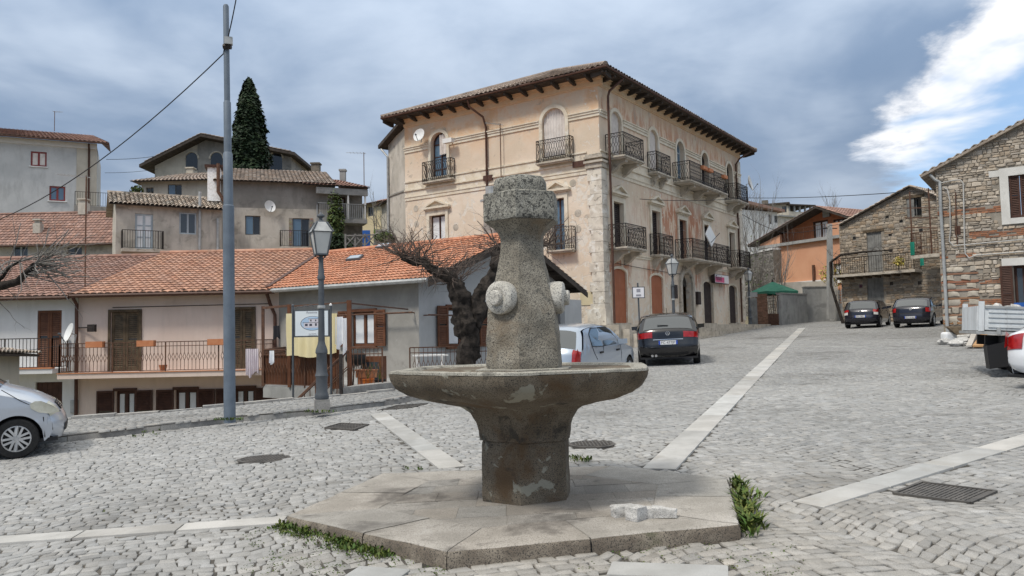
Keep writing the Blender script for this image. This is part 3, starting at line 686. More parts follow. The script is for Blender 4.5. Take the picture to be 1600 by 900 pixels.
# iron covers
def cover_round(px, py, r, label):
    q = G(px, py); t = thing('manhole_cover', label, 'manhole cover', q, 'iron covers in the paving'); z = q[2]
    mb = MB(); mb.lathe((q[0], q[1], z-.03), [(r, 0), (r, .036), (r-.03, .040), (r-.03, .036)], 28); mb.build('cover_frame', 'cast_iron', t)
    mb = MB(); mb.lathe((q[0], q[1], z-.02), [(r-.034, 0), (r-.034, .022)], 28)
    k = -r
    while k < r:
        hw = math.sqrt(max(0, (r-.05)**2-k*k))
        if hw > .03: mb.bar((q[0]-hw, q[1]+k, z+.006), (q[0]+hw, q[1]+k, z+.006), .016, .012); mb.bar((q[0]+k, q[1]-hw, z+.007), (q[0]+k, q[1]+hw, z+.007), .016, .012)
        k += .045
    mb.build('cover_plate', 'cast_iron', t)
cover_round(413, 717, .33, 'round iron manhole cover on the road side of the grey pole'); cover_round(925, 694, .30, 'round pale manhole cover in the cobbles behind the fountain pedestal')
def grate(poly, label, n=9, name='drain_grate'):
    p = [np.array([*q, gz(*q)]) for q in poly]; c = sum(p)/4; t = thing(name, label, 'drain grate', c, 'iron covers in the paving'); k = np.array([0, 0, 1.0])
    mb = MB(); mb.prism([x-k*.018 for x in p], k*.004); mb.build('pit', 'pane_dark', t)
    mb = MB()
    for a, b in zip(p, p[1:]+p[:1]): mb.bar(a+k*.002, b+k*.002, .03, .03)
    mb.build('grate_frame', 'cast_iron', t); mb = MB()
    for i in range(1, n): f = i/n; mb.bar(p[0]*(1-f)+p[1]*f, p[3]*(1-f)+p[2]*f, .026, .02)
    for i in range(1, 5): f = i/5; mb.bar(p[0]*(1-f)+p[3]*f-k*.002, p[1]*(1-f)+p[2]*f-k*.002, .02, .018)
    mb.build('grate_bars', 'cast_iron', t)
grate(GR[0], 'small rectangular iron grate between the lamp post kerb and the round cover', 10); grate(GR[1], 'large iron storm drain grate lying alone beside a pale paving band', 16); grate(GR[2], 'narrow gully grate lying against the pavement kerb', 8)
# ------------------------------------------------------------------ the fountain
def build_fountain():
    c0 = PT(805, 778); D = 7.2; cx = at(818, 500, D)[0]; cy = D; FZ = .13+.03*cx     # platform level under the pedestal
    t = thing('stone_fountain', 'old hexagonal granite fountain with wide basin and stub spouts on a low stone platform', 'fountain', (cx, cy, 0))
    phi = math.radians(-8)                          # a corner of every hexagon points almost at the camera
    s = D/F_
    zof = lambda py: at(813, py, D)[2]
    def ringpts(R, z, rnd, sub, ctr=(cx, cy), tl=0.0, ph=phi):
        """rounded hexagon, sub points per side"""
        pts = []
        for k in range(6):
            a0 = -math.pi/2+ph+k*math.pi/3; a1 = a0+math.pi/3
            p, q = np.array([math.cos(a0), math.sin(a0)]), np.array([math.cos(a1), math.sin(a1)])
            for i in range(sub):
                f = (i+.0)/sub; v = p*(1-f)+q*f; rr = np.linalg.norm(v); v = v*((1-rnd)+rnd*.95/rr)
                pts.append(np.array([ctr[0]+v[0]*R, ctr[1]+v[1]*R, z+tl*v[1]*R]))
        return pts
    def loft(prof, name, mat, rough=.008, sub=8, rscale=6, tl=0.0, chip=0.0, seed=0, mesh_sub=2):
        """prof: (R, z, roundness); refined between rows, displaced by stone roughness"""
        rows = []
        for (R1, z1, r1), (R2, z2, r2) in zip(prof, prof[1:]):
            n = max(1, int(math.hypot(R2-R1, z2-z1)/.035))
            for i in range(n): f = i/n; rows.append((R1+(R2-R1)*f, z1+(z2-z1)*f, r1+(r2-r1)*f))
        rows.append(prof[-1]); N = sub*6; mb = MB(); vs = []
        for R, z, r in rows:
            for p in ringpts(R, z, r, sub, tl=tl):
                q = Vector(p)+Vector((seed, 0, 0)); d = np.array([p[0]-cx, p[1]-cy, 0]); d /= np.linalg.norm(d)+1e-9
                nn = noise.noise(q*rscale)*rough + noise.noise(q*rscale*4)*rough*.5
                ch = max(0, noise.noise(q*3.1)-.28)*chip
                vs.append(p + d*(nn-ch) + np.array([0, 0, noise.noise(q*rscale+Vector((9, 9, 9)))*rough*.5]))
        m = len(rows); fs = [(i*N+k, i*N+(k+1) % N, (i+1)*N+(k+1) % N, (i+1)*N+k) for i in range(m-1) for k in range(N)] + [tuple(range(N-1, -1, -1)), tuple((m-1)*N+k for k in range(N))]
        mb.add(vs, fs); return mb.build(name, mat, t, smooth=26 if name in ('cap', 'shaft') else 38)
    rpx = lambda half: half*s/.927                 # half-width in pixels to hexagon radius
    zb = FZ
    # pedestal
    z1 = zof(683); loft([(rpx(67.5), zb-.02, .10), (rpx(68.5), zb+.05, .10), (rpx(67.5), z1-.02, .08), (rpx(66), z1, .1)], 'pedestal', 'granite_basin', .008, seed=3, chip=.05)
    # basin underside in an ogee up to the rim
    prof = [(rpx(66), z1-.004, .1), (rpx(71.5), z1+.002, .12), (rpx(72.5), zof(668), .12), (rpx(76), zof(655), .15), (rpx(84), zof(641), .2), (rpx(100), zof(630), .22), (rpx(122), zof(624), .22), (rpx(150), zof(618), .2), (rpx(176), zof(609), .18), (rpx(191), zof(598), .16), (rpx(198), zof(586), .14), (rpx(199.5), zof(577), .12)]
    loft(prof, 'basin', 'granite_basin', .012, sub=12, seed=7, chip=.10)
    zr = zof(573.5); tl = -.006
    rim = [(rpx(199), zof(577.5), .12), (rpx(198.5), zr-.004, .12), (rpx(195), zr+.004, .12), (rpx(178), zr+.002, .13), (rpx(174), zr-.02, .14), (rpx(150), zr-.13, .2), (rpx(60), zr-.15, .3)]
    loft(rim, 'rim', 'granite_rim', .008, sub=12, seed=11, tl=tl)
    mb = MB(); mb.lathe((cx, cy, zr-.16), [(rpx(75), 0), (rpx(75), .15), (rpx(70), .155)], 6, rot=-math.pi/2+phi); mb.build('shaft_plinth', 'granite_rim', t)
    # shaft, flaring under the cap
    zs = zr-.01
    sh = [(rpx(58.5), zs, .3), (rpx(60), zs+.05, .3), (rpx(59), zof(545), .25), (rpx(57.5), zof(520), .2), (rpx(55), zof(487), .16), (rpx(49.5), zof(462), .16), (rpx(43), zof(438), .16), (rpx(38.2), zof(415), .16), (rpx(35.2), zof(400), .16), (rpx(33.8), zof(382), .2), (rpx(34.6), zof(371), .2), (rpx(39), zof(363.5), .2), (rpx(49), zof(354), .1), (rpx(57.5), zof(349), .06)]
    loft(sh, 'shaft', 'granite_shaft', .010, sub=9, seed=19, chip=.06)
    cap = [(rpx(58), zof(348.6), .05), (rpx(59.2), zof(346), .05), (rpx(58.8), zof(320), .05), (rpx(58.4), zof(307.5), .05), (rpx(56.5), zof(306), .06), (rpx(44), zof(303.5), .1)]
    loft(cap, 'cap', 'granite_cap', .006, sub=9, seed=23, chip=.015)
    top = [(rpx(42), zof(304.5), .15), (rpx(42.5), zof(301), .15), (rpx(42), zof(287), .2), (rpx(38), zof(281), .3), (rpx(20), zof(276), .4), (rpx(4), zof(275), .5)]
    loft(top, 'finial_block', 'granite_cap', .008, sub=7, seed=29, chip=.03)
    # spout bosses on alternate faces
    for ang in (-38, 82, 202):
        a = -math.pi/2+math.radians(ang); d = np.array([math.cos(a), math.sin(a), -.03]); zc = zof(465); p = np.array([cx, cy, zc]) + d*.238
        mb = MB(); r = .150
        mb.lathe(p, [(r*.82, -.05), (r*.98, .04), (r, .10), (r*.97, .128), (r*.86, .142), (r*.62, .150), (r*.56, .146)], 26, axis=d); b = mb.build('spout_boss', 'granite_boss', t, smooth=35)
        mb = MB(); mb.lathe(p+d*.135, [(r*.47, 0), (r*.46, .045), (r*.40, .056), (r*.2, .060)], 18, axis=d); mb.build('spout', 'granite_boss', b, smooth=35)
    # platform: ring of big edge slabs round an inner paving
    hexp = [h.copy() for h in HEX]; ctr = np.mean(hexp, axis=0); plat = MB()
    inner = [ctr+(h-ctr)*.63 for h in hexp]
    pt = lambda p, dz=0.0: np.array([p[0], p[1], .13+.03*p[0]+dz])
    root = MB(); root.prism([pt(ctr+(h-ctr)*.97, -.20) for h in hexp], (0, 0, .1955)); pl = root.build('platform', 'platform', t)
    for k in range(6):
        a, b = hexp[k], hexp[(k+1) % 6]; ia, ib = inner[k], inner[(k+1) % 6]; L = np.linalg.norm(b-a); n = 2 if L > 1.7 else 1
        cuts = [0, random.uniform(.45, .55), 1] if n == 2 else [0, 1]
        for u, v in zip(cuts, cuts[1:]):
            q = [a+(b-a)*u, a+(b-a)*v, ib*v+ia*(1-v), ib*u+ia*(1-u)]; c = sum(q)/4
            g = [c+(x-c)*(1-.006/np.linalg.norm(x-c)) for x in q]; mb = MB(); dz = random.uniform(-.002, .002); NU, NV = 14, 8; col = hsv(.07, .03)
            def S(f, h): return (g[0]*(1-f)+g[1]*f)*(1-h)+(g[3]*(1-f)+g[2]*f)*h
            vs = []
            for j in range(NV+3):          # two rows down the outer edge, then across the top
                for i in range(NU+1):
                    f = i/NU
                    if j == 0: p = S(f, 0); z = gz(p[0], p[1])-.12
                    elif j == 1: p = S(f, .0); z = .13+.03*p[0]-.045
                    elif j == 2: p = S(f, .02); z = .13+.03*p[0]-.006
                    else: p = S(f, .03+.97*(j-3)/(NV-1)); z = .13+.03*p[0]
                    qn = Vector((p[0], p[1], z)); k2 = noise.noise(qn*9)*.012 if j < 3 else 0
                    out = (g[0]+g[1])/2-c; out = out/np.linalg.norm(out)
                    vs.append(np.array([p[0], p[1], z+dz+noise.noise(qn*4)*.006]) + out*k2*np.array([1, 1, 0]))
            W_ = NU+1; fs = [(j*W_+i, j*W_+i+1, (j+1)*W_+i+1, (j+1)*W_+i) for j in range(NV+2) for i in range(NU)]
            mb.add(vs, fs, col); ob = mb.build('platform_slab', 'platform', pl, smooth=50)
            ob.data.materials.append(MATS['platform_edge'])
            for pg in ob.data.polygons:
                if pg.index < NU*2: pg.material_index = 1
    # inner paving: courses of stone flags
    ip = [p[:2] for p in inner]; x0, x1 = min(p[0] for p in ip), max(p[0] for p in ip); y0, y1 = min(p[1] for p in ip), max(p[1] for p in ip); y = y0
    import itertools
    def clip(poly, A, B):
        out = []; nrm = np.array([-(B-A)[1], (B-A)[0]])
        for i in range(len(poly)):
            p, q = poly[i], poly[(i+1) % len(poly)]; dp, dq = np.dot(p-A, nrm), np.dot(q-A, nrm)
            if dp >= 0: out.append(p)
            if dp*dq < 0: out.append(p+(q-p)*dp/(dp-dq))
        return out
    area = sum(ip[i][0]*ip[(i+1) % 6][1]-ip[(i+1) % 6][0]*ip[i][1] for i in range(6)); ipc = ip if area > 0 else ip[::-1]
    while y < y1:
        h = random.uniform(.28, .42); x = x0-random.uniform(0, .4)
        while x < x1:
            w = random.uniform(.35, .75); q = [np.array(v) for v in ((x, y), (x+w, y), (x+w, y+h), (x, y+h))]; x += w
            for i in range(6): q = clip(q, ipc[i], ipc[(i+1) % 6]) if len(q) > 2 else q
            if len(q) < 3: continue
            c = sum(q)/len(q); q = [c+(v-c)*(1-.002/max(.05, np.linalg.norm(v-c))) for v in q]; dz = random.uniform(-.0035, .002); mb = MB(); mb.prism([pt(v, -.06+dz) for v in q], (0, 0, .06), tuple(.88*x for x in hsv(.12, .03))); mb.build('platform_flag', 'platform', pl, smooth='raw')
        y += h
    return t, cx, cy
FOUNT, FCX, FCY = build_fountain()
# broken stones left on the platform
for i, (px, py, sx, sy, sz, rz, lab) in enumerate(((975, 801, .19, .12, .09, .2, 'pale squarish broken stone at the blunt end of the row on the fountain platform'), (994, 807, .14, .12, .11, .8, 'upright grey chunk of broken stone standing forward of its row'), (1013, 803, .15, .11, .08, .1, 'middle flat piece of broken stone on the fountain platform'), (1037, 803, .20, .12, .085, -.35, 'wedge shaped broken stone tapering off at the row end'))):
    p = PT(px, py+5); bm = bmesh.new(); bmesh.ops.create_cube(bm, size=1); bmesh.ops.subdivide_edges(bm, edges=bm.edges, cuts=4, use_grid_fill=True)
    for v in bm.verts:
        k = v.co.copy(); tp = 1-.35*(k.x+.5)*(i == 3); k.y *= tp; k.z *= tp if i == 3 else 1
        k = k.lerp(k.normalized()*.55, .22); nz = noise.noise(k*2.3+Vector((i*7, 0, 0)))*.16 + noise.noise(k*6+Vector((i*7, 0, 0)))*.06; k *= 1+nz
        x, y = k.x*sx, k.y*sy; v.co = Vector((p[0]+x*math.cos(rz)-y*math.sin(rz), p[1]+x*math.sin(rz)+y*math.cos(rz), p[2]+sz*.44+k.z*sz))
    me = bpy.data.meshes.new('broken_stone'); bm.to_mesh(me); bm.free(); me.materials.append(MATS['rubble']); me.polygons.foreach_set('use_smooth', [True]*len(me.polygons)); me.set_sharp_from_angle(angle=.5); o = bpy.data.objects.new('broken_stone', me); COL.objects.link(o); fin(o, None, lab, 'stone', 'broken stones on the fountain platform')
# ------------------------------------------------------------------ the palazzo
PA = Fac(636, 40.46, 945, 34.0); PB = Fac(945, 34.0, 1165, 49.3)
def build_palazzo():
    t = thing('palazzo', 'three storey cream palazzo with peeling ochre and red plaster, arched upper windows and iron balconies', 'building', (*PB.p[:2], 1.9))
    z0 = 1.6; zt = PA.uz(925, 124)[1]; ZF1 = PB.uz(1014.7, 398)[1]; ZF2 = PB.uz(947, 246)[1]; LA, LB = PA.L, PB.L
    zs2a = PA.uz(845, 199)[1]; zc = PA.uz(780, 168)[1]
    # openings
    A_top = [PA.rect(674, 699, 207, 280), PA.rect(848, 884, 169, 250)]; A_mid = [PA.rect(672, 697, 336, 385), PA.rect(863, 883, 310, 376)]
    A_top = [(a, b, ZF2, d, 1.0) for a, b, c, d in A_top]; A_mid = [(a, b, ZF1 if i else c, d) for i, (a, b, c, d) in enumerate(A_mid)]
    cols = [(953.5, 972.5, 176), (1012.5, 1029.5, 204), (1055.5, 1069.5, 222), (1095, 1107.5, 240), (1132.5, 1145, 256)]
    B_top = [(*PB.rect(l, r, tp, tp+60)[:2], ZF2, PB.uz((l+r)/2, tp)[1], 1.0) for l, r, tp in cols]
    cols1 = [(957, 971, 316), (1018, 1029, 330), (1060.5, 1072, 344), (1098, 1110, 352), (1138, 1149, 364)]
    B_mid = [(*PB.rect(l, r, tp, tp+60)[:2], ZF1, PB.uz((l+r)/2, tp)[1]) for l, r, tp in cols1]
    # even bays: upper and lower openings share axes
    ax = [(sum(B_top[i][:2])+sum(B_mid[i][:2]))/4 for i in range(5)]
    B_top = [(x-.52, x+.52, b[2], b[3], 1.0) for x, b in zip(ax, B_top)]; B_mid = [(x-.50, x+.50, b[2], b[3]) for x, b in zip(ax, B_mid)]
    zd = PB.uz(968, 503)[1]
    gd = [(957, 979, 420, 'red'), (1017, 1036, 430, 'red'), (1063.5, 1080, 426, 'arch'), (1099, 1114, 440, 'dark'), (1139, 1151.5, 446, 'dark')]
    B_gnd = []
    for l, r, tp, kind in gd:
        a, b = PB.rect(l, r, tp, tp+50)[:2]; B_gnd.append((a, b, zd-.05, PB.uz((l+r)/2, tp)[1], 1.0 if kind == 'arch' else .28))
    hs = lambda hb: list(hb)
    def cfA(u, z):
        up = 1/(1+math.exp(-(z-ZF2-1.4)*2.2)); return (.05+.85*up, .35+.25*(z < ZF2)+.2*(u > LA-1.2), .03)
    def cfB(u, z):
        up = 1/(1+math.exp(-(z-ZF2-1.6)*1.8)); mid = math.exp(-((z-7.4)/1.2)**2)*math.exp(-((u-8.8)/4.2)**2)
        low = math.exp(-((z-4.5)/.75)**2)*(.5+.5*math.sin(u*1.35+.4)); top = math.exp(-((z-zt+1.1)/.6)**2)*.7; b1 = math.exp(-((u-2.0)/.7)**2)*math.exp(-((z-4.4)/1.1)**2)
        return (.08+.55*up+.4*mid, .45+.25*(z < 4)-.35*up, min(1, 1.5*mid+1.2*low+top+1.3*b1))
    mb = MB(); PA.wall(mb, 0, LA, z0, zt, A_top+A_mid, .28, colf=cfA); PB.wall(mb, 0, LB, z0-.5, zt, B_top+B_mid+B_gnd, .30, colf=cfB)
    K = PB.p; ea, eb = -PA.e, PB.e; cw = (.2, .5, .1); f2 = K+ea*LA; f3 = K+ea*LA+eb*LB; f4 = K+eb*LB; up = lambda p, z: np.array([p[0], p[1], z])
    for p, q in ((f2, f3), (f3, f4)): mb.quad(up(p, z0), up(q, z0), up(q, zt), up(p, zt), cw)
    mb.build('wall', 'palazzo_plaster', t, smooth='raw')
    # corner pilaster of rough quoins up to the second floor
    zq = ZF2-.55; z = 2.0; i = 0
    while z < zq:
        h = random.uniform(.42, .6); h = min(h, zq-z); wA, wB = (.62, .42) if i % 2 else (.5, .52); mb = MB(); o = .09+random.uniform(0, .015)
        PA.box(mb, LA-wA, LA+o, z+.006, z+h-.006, 0.002, o); PB.box(mb, -.001, wB, z+.008, z+h-.008, .002, o-.003); mb.build('quoin', 'quoin', t); z += h; i += 1
    for zz, h, ov in ((zq, .22, .16), (zq+.22, .10, .24), (ZF2-.12, .10, .22), (ZF2-.02, .10, .14)):
        mb = MB(); PA.box(mb, LA-.62-ov*.4, LA+ov, zz, zz+h-.003, .002, ov); PB.box(mb, 0, .55+ov*.4, zz+.002, zz+h-.005, .002, ov-.003); mb.build('capital', 'balcony_stone', t)
    mb = MB(); PA.box(mb, LA-.75, LA+.16, 1.7, 2.65, .0, .16); PB.box(mb, 0, .62, 1.72, 2.64, .003, .157); mb.build('corner_plinth', 'quoin', t)
    mb = MB(); PB.box(mb, LB-.45, LB, 2.2, zt-.6, .002, .06); mb.build('end_pilaster', 'quoin', t)
    # string courses and cornice
    def course(F, L, zz, prof, holes, mat, nm):
        cuts = [0]+[x for h in sorted(holes) for x in (h[0]-.17, h[1]+.17)]+[L]
        for a, b in zip(cuts[::2], cuts[1::2]):
            if b-a < .1: continue
            mb = MB(); zc_ = zz
            for h, o in prof: F.box(mb, a, b, zc_, zc_+h-.002, .001, o); zc_ += h
            mb.build(nm, mat, t)
    p2 = [(.14, .05), (.10, .09), (.05, .13)]; zb2 = PA.uz(800, 207.3)[1]
    course(PA, LA+.05, zb2, p2, A_top, 'palazzo_trim', 'string_course'); course(PB, LB, zb2, p2, B_top, 'palazzo_trim', 'string_course')
    p1 = [(.16, .04), (.06, .07), (.28, .03), (.07, .10), (.38, .02), (.07, .07)]; zb1 = PA.uz(780, 292.7)[1]
    course(PA, LA-.65, zb1, p1, [], 'palazzo_trim', 'string_course'); course(PB, LB, zb1, p1, [], 'palazzo_trim', 'string_course')
    zb3 = PB.uz(1014.7, 398)[1]-.28; course(PB, LB, zb3, [(.10, .04), (.06, .07)], [], 'palazzo_trim', 'string_course')
    p3 = [(.06, .05), (.22, .09), (.10, .16), (.14, .24), (.30, .27)]; zb = PA.uz(780, 167.9)[1]
    course(PA, LA+.24, zb, p3, [], 'palazzo_cornice', 'cornice'); course(PB, LB, zb+.002, p3, [], 'palazzo_cornice', 'cornice')
    # arched surrounds
    def archband(F, h, wd, o, nm='window_surround', mat='palazzo_trim', zlow=None):
        a, b, c, d = h[:4]; r = (b-a)/2; zc_ = d-r*h[4]; mb = MB(); n = 14; uc = (a+b)/2
        for i in range(n):
            t1, t2 = math.pi*i/n, math.pi*(i+1)/n
            q = [(uc-R*math.cos(x), zc_+(R-r+r*h[4])*math.sin(x)) for R, x in ((r, t1), (r+wd, t1), (r+wd, t2), (r, t2))]
            mb.prism([F.P(u, z, .002) for u, z in q], F.n*o)
        zl = zlow if zlow is not None else c
        F.box(mb, a-wd, a, zl, zc_, .002, o+.002); F.box(mb, b, b+wd, zl, zc_, .002, o+.002); return mb.build(nm, mat, t)
    for F, hb in ((PA, A_top), (PB, B_top)):
        for h in hb: archband(F, h, .17, .07); 
    archband(PB, B_gnd[2], .26, .12, 'portal_surround', 'balcony_stone')
    for h, k in zip(B_gnd, gd):
        if k[3] != 'arch': archband(PB, h, .12, .03, 'door_surround', 'palazzo_trim')
    # pedimented first-floor windows
    for F, hb in ((PA, A_mid), (PB, B_mid)):
        for a, b, c, d in hb:
            mb = MB(); w = .17; F.box(mb, a-w, a, c, d+w, .002, .07); F.box(mb, b, b+w, c, d+w, .002, .07); F.box(mb, a, b, d, d+w, .002, .068); mb.build('window_surround', 'palazzo_trim', t)
            mb = MB(); zp = d+w+.16; F.box(mb, a-w*1.1, b+w*1.1, d+w, zp, .002, .05); F.box(mb, a-w*2, b+w*2, zp, zp+.10, .002, .22); F.box(mb, a-w*1.6, b+w*1.6, zp-.06, zp-.002, .002, .13)
            uc = (a+b)/2; hw = (b-a)/2+w*2; hgt = .46
            mb.prism([F.P(uc-hw+.14, zp+.103, .002), F.P(uc+hw-.14, zp+.103, .002), F.P(uc, zp+hgt-.05, .002)], F.n*.07)
            for s_ in (-1, 1): mb.prism([F.P(uc+s_*hw, zp+.10, .004), F.P(uc+s_*(hw-.2), zp+.10, .004), F.P(uc, zp+hgt-.09, .004), F.P(uc, zp+hgt, .004)], F.n*.22)
            mb.build('pediment', 'palazzo_trim', t)
    # leaves and glass in the openings
    def archglass(F, h, frame, pane, curtain=None, shutter=None):
        a, b, c, d = h[:4]; r = (b-a)/2; zc_ = d-r; w = window(F, (a, b, c, zc_), t, frame, pane, .2, 1, 2, .06)
        mb = MB(); n = 10; pts = [F.P(a+r-r*.99*math.cos(math.pi*i/n), zc_+r*.99*math.sin(math.pi*i/n), -.235) for i in range(n+1)]; mb.poly(pts); mb.build('fanlight', pane, w)
        mb = MB()
        for i in range(n): p, q = [(a+r-(r-.04)*math.cos(math.pi*k/n), zc_+(r-.04)*math.sin(math.pi*k/n)) for k in (i, i+1)]; mb.bar(F.P(*p, -.21), F.P(*q, -.21), .07, .06)
        mb.build('fanlight_frame', frame, w)
        if curtain:   # outside curtain filling the arch
            nn = 40; rows = 10; pts = []
            for j in range(rows+1):
                for i in range(nn+1):
                    f = i/nn; u = a+.02+(b-a-.04)*f; zt_ = zc_+math.sqrt(max(0, r*r-(u-a-r)**2))*.99; z = (c+.35)+(zt_-c-.35)*j/rows; pts.append(F.P(u, z, -.10+.025*math.sin(f*8*2*math.pi)+.008*math.sin(j+f*5)))
            mb = MB(); mb.add(pts, [(j*(nn+1)+i, j*(nn+1)+i+1, (j+1)*(nn+1)+i+1, (j+1)*(nn+1)+i) for j in range(rows) for i in range(nn)]); mb.build('curtain', 'curtain', w, smooth=80)
    archglass(PA, A_top[0], 'shutter_dark', 'pane_blue'); archglass(PA, A_top[1], 'shutter_dark', 'pane', 'c')
    drape(PA, A_top[0][0]+.5, A_top[0][1]-.02, A_top[0][3]-1.15, A_top[0][3]-.12, -.05, .05, 'curtain', 'curtain', t, 3)
    for i, h in enumerate(B_top): archglass(PB, h, ('door_dark', 'shutter_dark', 'blue_wood', 'door_dark', 'door_dark')[i], ('pane', 'pane', 'pane_blue', 'pane_dark', 'pane_dark')[i], 'c' if i < 2 else None)
    window(PA, A_mid[0], t, 'shutter_dark', 'pane', .16, 1, 0, .06, curtain='curtain_white'); window(PA, A_mid[1], t, 'shutter_dark', 'pane_blue', .16, 1, 1, .06)
    for i, (a, b, c, d) in enumerate(B_mid):
        if i == 4: window(PB, (a, b, c, d), t, 'shutter_dark', 'pane', .2, 1, 2); continue
        for x, y in ((a, (a+b)/2-.004), ((a+b)/2+.004, b)): louvre(PB, x+.005, y, c, d-.01, -.2, 'door_dark', t, 'shutter', .09)
    for h, k in zip(B_gnd, gd):
        a, b, c, d = h[:4]; m = (a+b)/2
        if k[3] == 'arch': planked(PB, a, m-.02, c, d-.5, -.24, 'door_dark', t, 'door', 3); mb = MB(); PB.box(mb, m-.02, b, c, d-.5, -1.3, -1.28); n = 10; r = (b-a)/2; mb.poly([PB.P(m-r*math.cos(math.pi*i/n), d-r+r*math.sin(math.pi*i/n), -.26) for i in range(n+1)]); mb.build('dark_hall', 'pane_dark', t)
        else: planked(PB, a+.006, b-.006, c, d, -.16 if k[3] == 'dark' else -.10, 'door_dark' if k[3] == 'dark' else 'shutter_red', t, 'door', 2 if k[3] == 'red' else 4, arch=.14)
    for h, k in zip(B_gnd, gd): mb = MB(); PB.box(mb, h[0]-.15, h[1]+.15, h[2]-.14, h[2]-.003, -.3, .12); mb.build('threshold', 'balcony_stone', t)
    # balconies
    def balcony(F, a, b, z, dep, style='wave', corb=2, thick=.13, curved=0):
        mb = MB(); F.box(mb, a, b, z-thick*.55, z-.003, .002, dep); F.box(mb, a+.05, b-.05, z-thick, z-thick*.55-.002, .002, dep-.06); s_ = mb.build('balcony', 'balcony_stone', t)
        railing(F, a+.04, b-.04, z, 1.02, dep-.06, 'iron', s_, style, .125, dep-.08)
        for i in range(corb):
            u = a+(b-a)*(i+.5)/corb if corb > 2 else a+(b-a)*(.22 if i == 0 else .78)
            mb = MB(); pr = [(.002, z-thick-.004), (dep*.85, z-thick-.004), (dep*.85, z-thick-.12), (dep*.55, z-thick-.2), (dep*.3, z-thick-.42), (.002, z-thick-.55)]
            mb.prism([F.P(u-.11, zz, o) for o, zz in pr], F.e*.22); mb.build('corbel', 'balcony_stone', s_)
    for a, b, z in ((ax[0]-1.05, ax[0]+1.05, ZF2), (ax[0]-1.05, ax[0]+1.05, ZF1)): balcony(PB, a, b, z, .95)
    for z in (ZF2, ZF1):
        balcony(PB, ax[1]-.75, ax[1]+.98, z, .55, corb=2); balcony(PB, ax[2]-1.05, ax[3]+1.0, z, 1.0, corb=3); balcony(PB, ax[4]-.95, ax[4]+1.05, z, .85)
    for l, r, py in ((658, 704.5, 283), (836, 891, 255)): a, b = PA.rect(l, r, py-40, py, .35)[:2]; balcony(PA, a, b, ZF2+.02, .36, corb=0, thick=.12)
    a, b = PA.rect(853, 893, 340, 378, .4)[:2]; balcony(PA, a, b, ZF1, .42, corb=0)
    # flower boxes on the long upper balcony
    for u in (ax[2]+.75, ax[2]+1.6, ax[3]+.35):
        mb = MB(); PB.box(mb, u-.3, u+.3, ZF2+.80, ZF2+.98, .97, 1.14); mb.build('flower_box', 'terracotta', t)
    # roof
    ov = .85; E = lambda s_, q, z: up(K + eb*s_ + ea*q, z); q_ = E(-ov, -ov, 0); ze = at(936, 101.5, q_[1])[2]
    C00, C10, C11, C01 = E(-ov, -ov, ze), E(LB+ov, -ov, ze), E(LB+ov, LA+ov, ze), E(-ov, LA+ov, ze)
    half = (LA+2*ov)/2; rz = ze+half*math.tan(math.radians(23.3)); R1, R2 = E(-ov+half, LA/2, rz), E(LB+ov-half, LA/2, rz)
    tiles(t, 'roof_tiles', 'tile_old', C01, C00, R1, R1, .26, .38, .05, .22, jit=.05); tiles(t, 'roof_tiles', 'tile_old', C00, C10, R2, R1, .26, .38, .05, .22, jit=.05)
    mb = MB(); mb.add([C10, C11, C01, R1, R2], [(0, 1, 4), (1, 2, 3, 4)]); mb.build('roof_back', 'tile_old', t)
    for a, b in ((C00, R1), (R1, R2), (C10, R2), (C01, R1)):
        n = int(np.linalg.norm(b-a)/.42)
        for i in range(n): p, q = a+(b-a)*i/n, a+(b-a)*(i+1.1)/n; mb = MB(); mb.tube([p+np.array([0, 0, .06]), q+np.array([0, 0, .08])], [.12, .095], 7); mb.build('ridge_tile', 'tile_old', t)
    mb = MB(); mb.prism([E(-ov+.03, -ov+.03, ze-.12), E(LB+ov-.03, -ov+.03, ze-.12), E(LB+ov-.03, LA+ov-.03, ze-.12), E(-ov+.03, LA+ov-.03, ze-.12)], (0, 0, .06)); mb.build('soffit', 'soffit', t)
    k = np.array([0, 0, 1.0])
    def rafters(a, b, inw, n):
        for i in range(n+1):
            p = a+(b-a)*i/n; mb = MB(); d = (b-a)/np.linalg.norm(b-a); mb.prism([p-d*.07-k*.12, p-d*.07-k*.24, p-d*.07+inw*.55-k*.34, p-d*.07+inw*.74-k*.34, p-d*.07+inw*.74-k*.12], d*.11); mb.build('rafter_end', 'soffit', t)
    rafters(E(-.6, -ov+.1, ze), E(LB+.8, -ov+.1, ze), ea, 24); rafters(E(-ov+.1, -.6, ze), E(-ov+.1, LA+.8, ze), eb, 15)
    mb = MB(); mb.tube([C01+k*-.03, C00-k*.03, C10-k*.03], .06, 8); mb.build('gutter', 'brown_metal', t)
    # downpipes
    def pipe(F, pts, r=.055, mat='brown_metal', nm='downpipe'): mb = MB(); mb.tube([F.P(u, z, o) for u, z, o in pts], r, 7); mb.build(nm, mat, t, smooth=60)
    u1 = PA.uz(761.5, 220)[0]; pipe(PA, [(PA.uz(746, 152)[0], ze-.1, .8), (PA.uz(746, 152)[0], ze-.4, .7), (u1, zt-.75, .33), (u1, zt-1.2, .10), (u1, zb1-.9, .11)])
    pipe(PB, [(.95, ze-.1, .8), (.75, ze-.3, .7), (.40, zt-.55, .36), (.36, zt-.8, .30), (.36, 2.0, .30)], .055)
    pipe(PB, [(LB+.2, ze-.15, .7), (LB-.9, zt-.55, .35), (LB-.95, zt-.9, .10), (LB-.95, ZF2+1, .10), (LB-.95, 2.1, .12)])
    # shop sign box
    a, b, c, d = PB.rect(1118.5, 1140, 429, 443, .4); sg = MB(); PB.box(sg, a, b, c, d, .12, .34); so = sg.build('sign_box', 'door_dark', t)
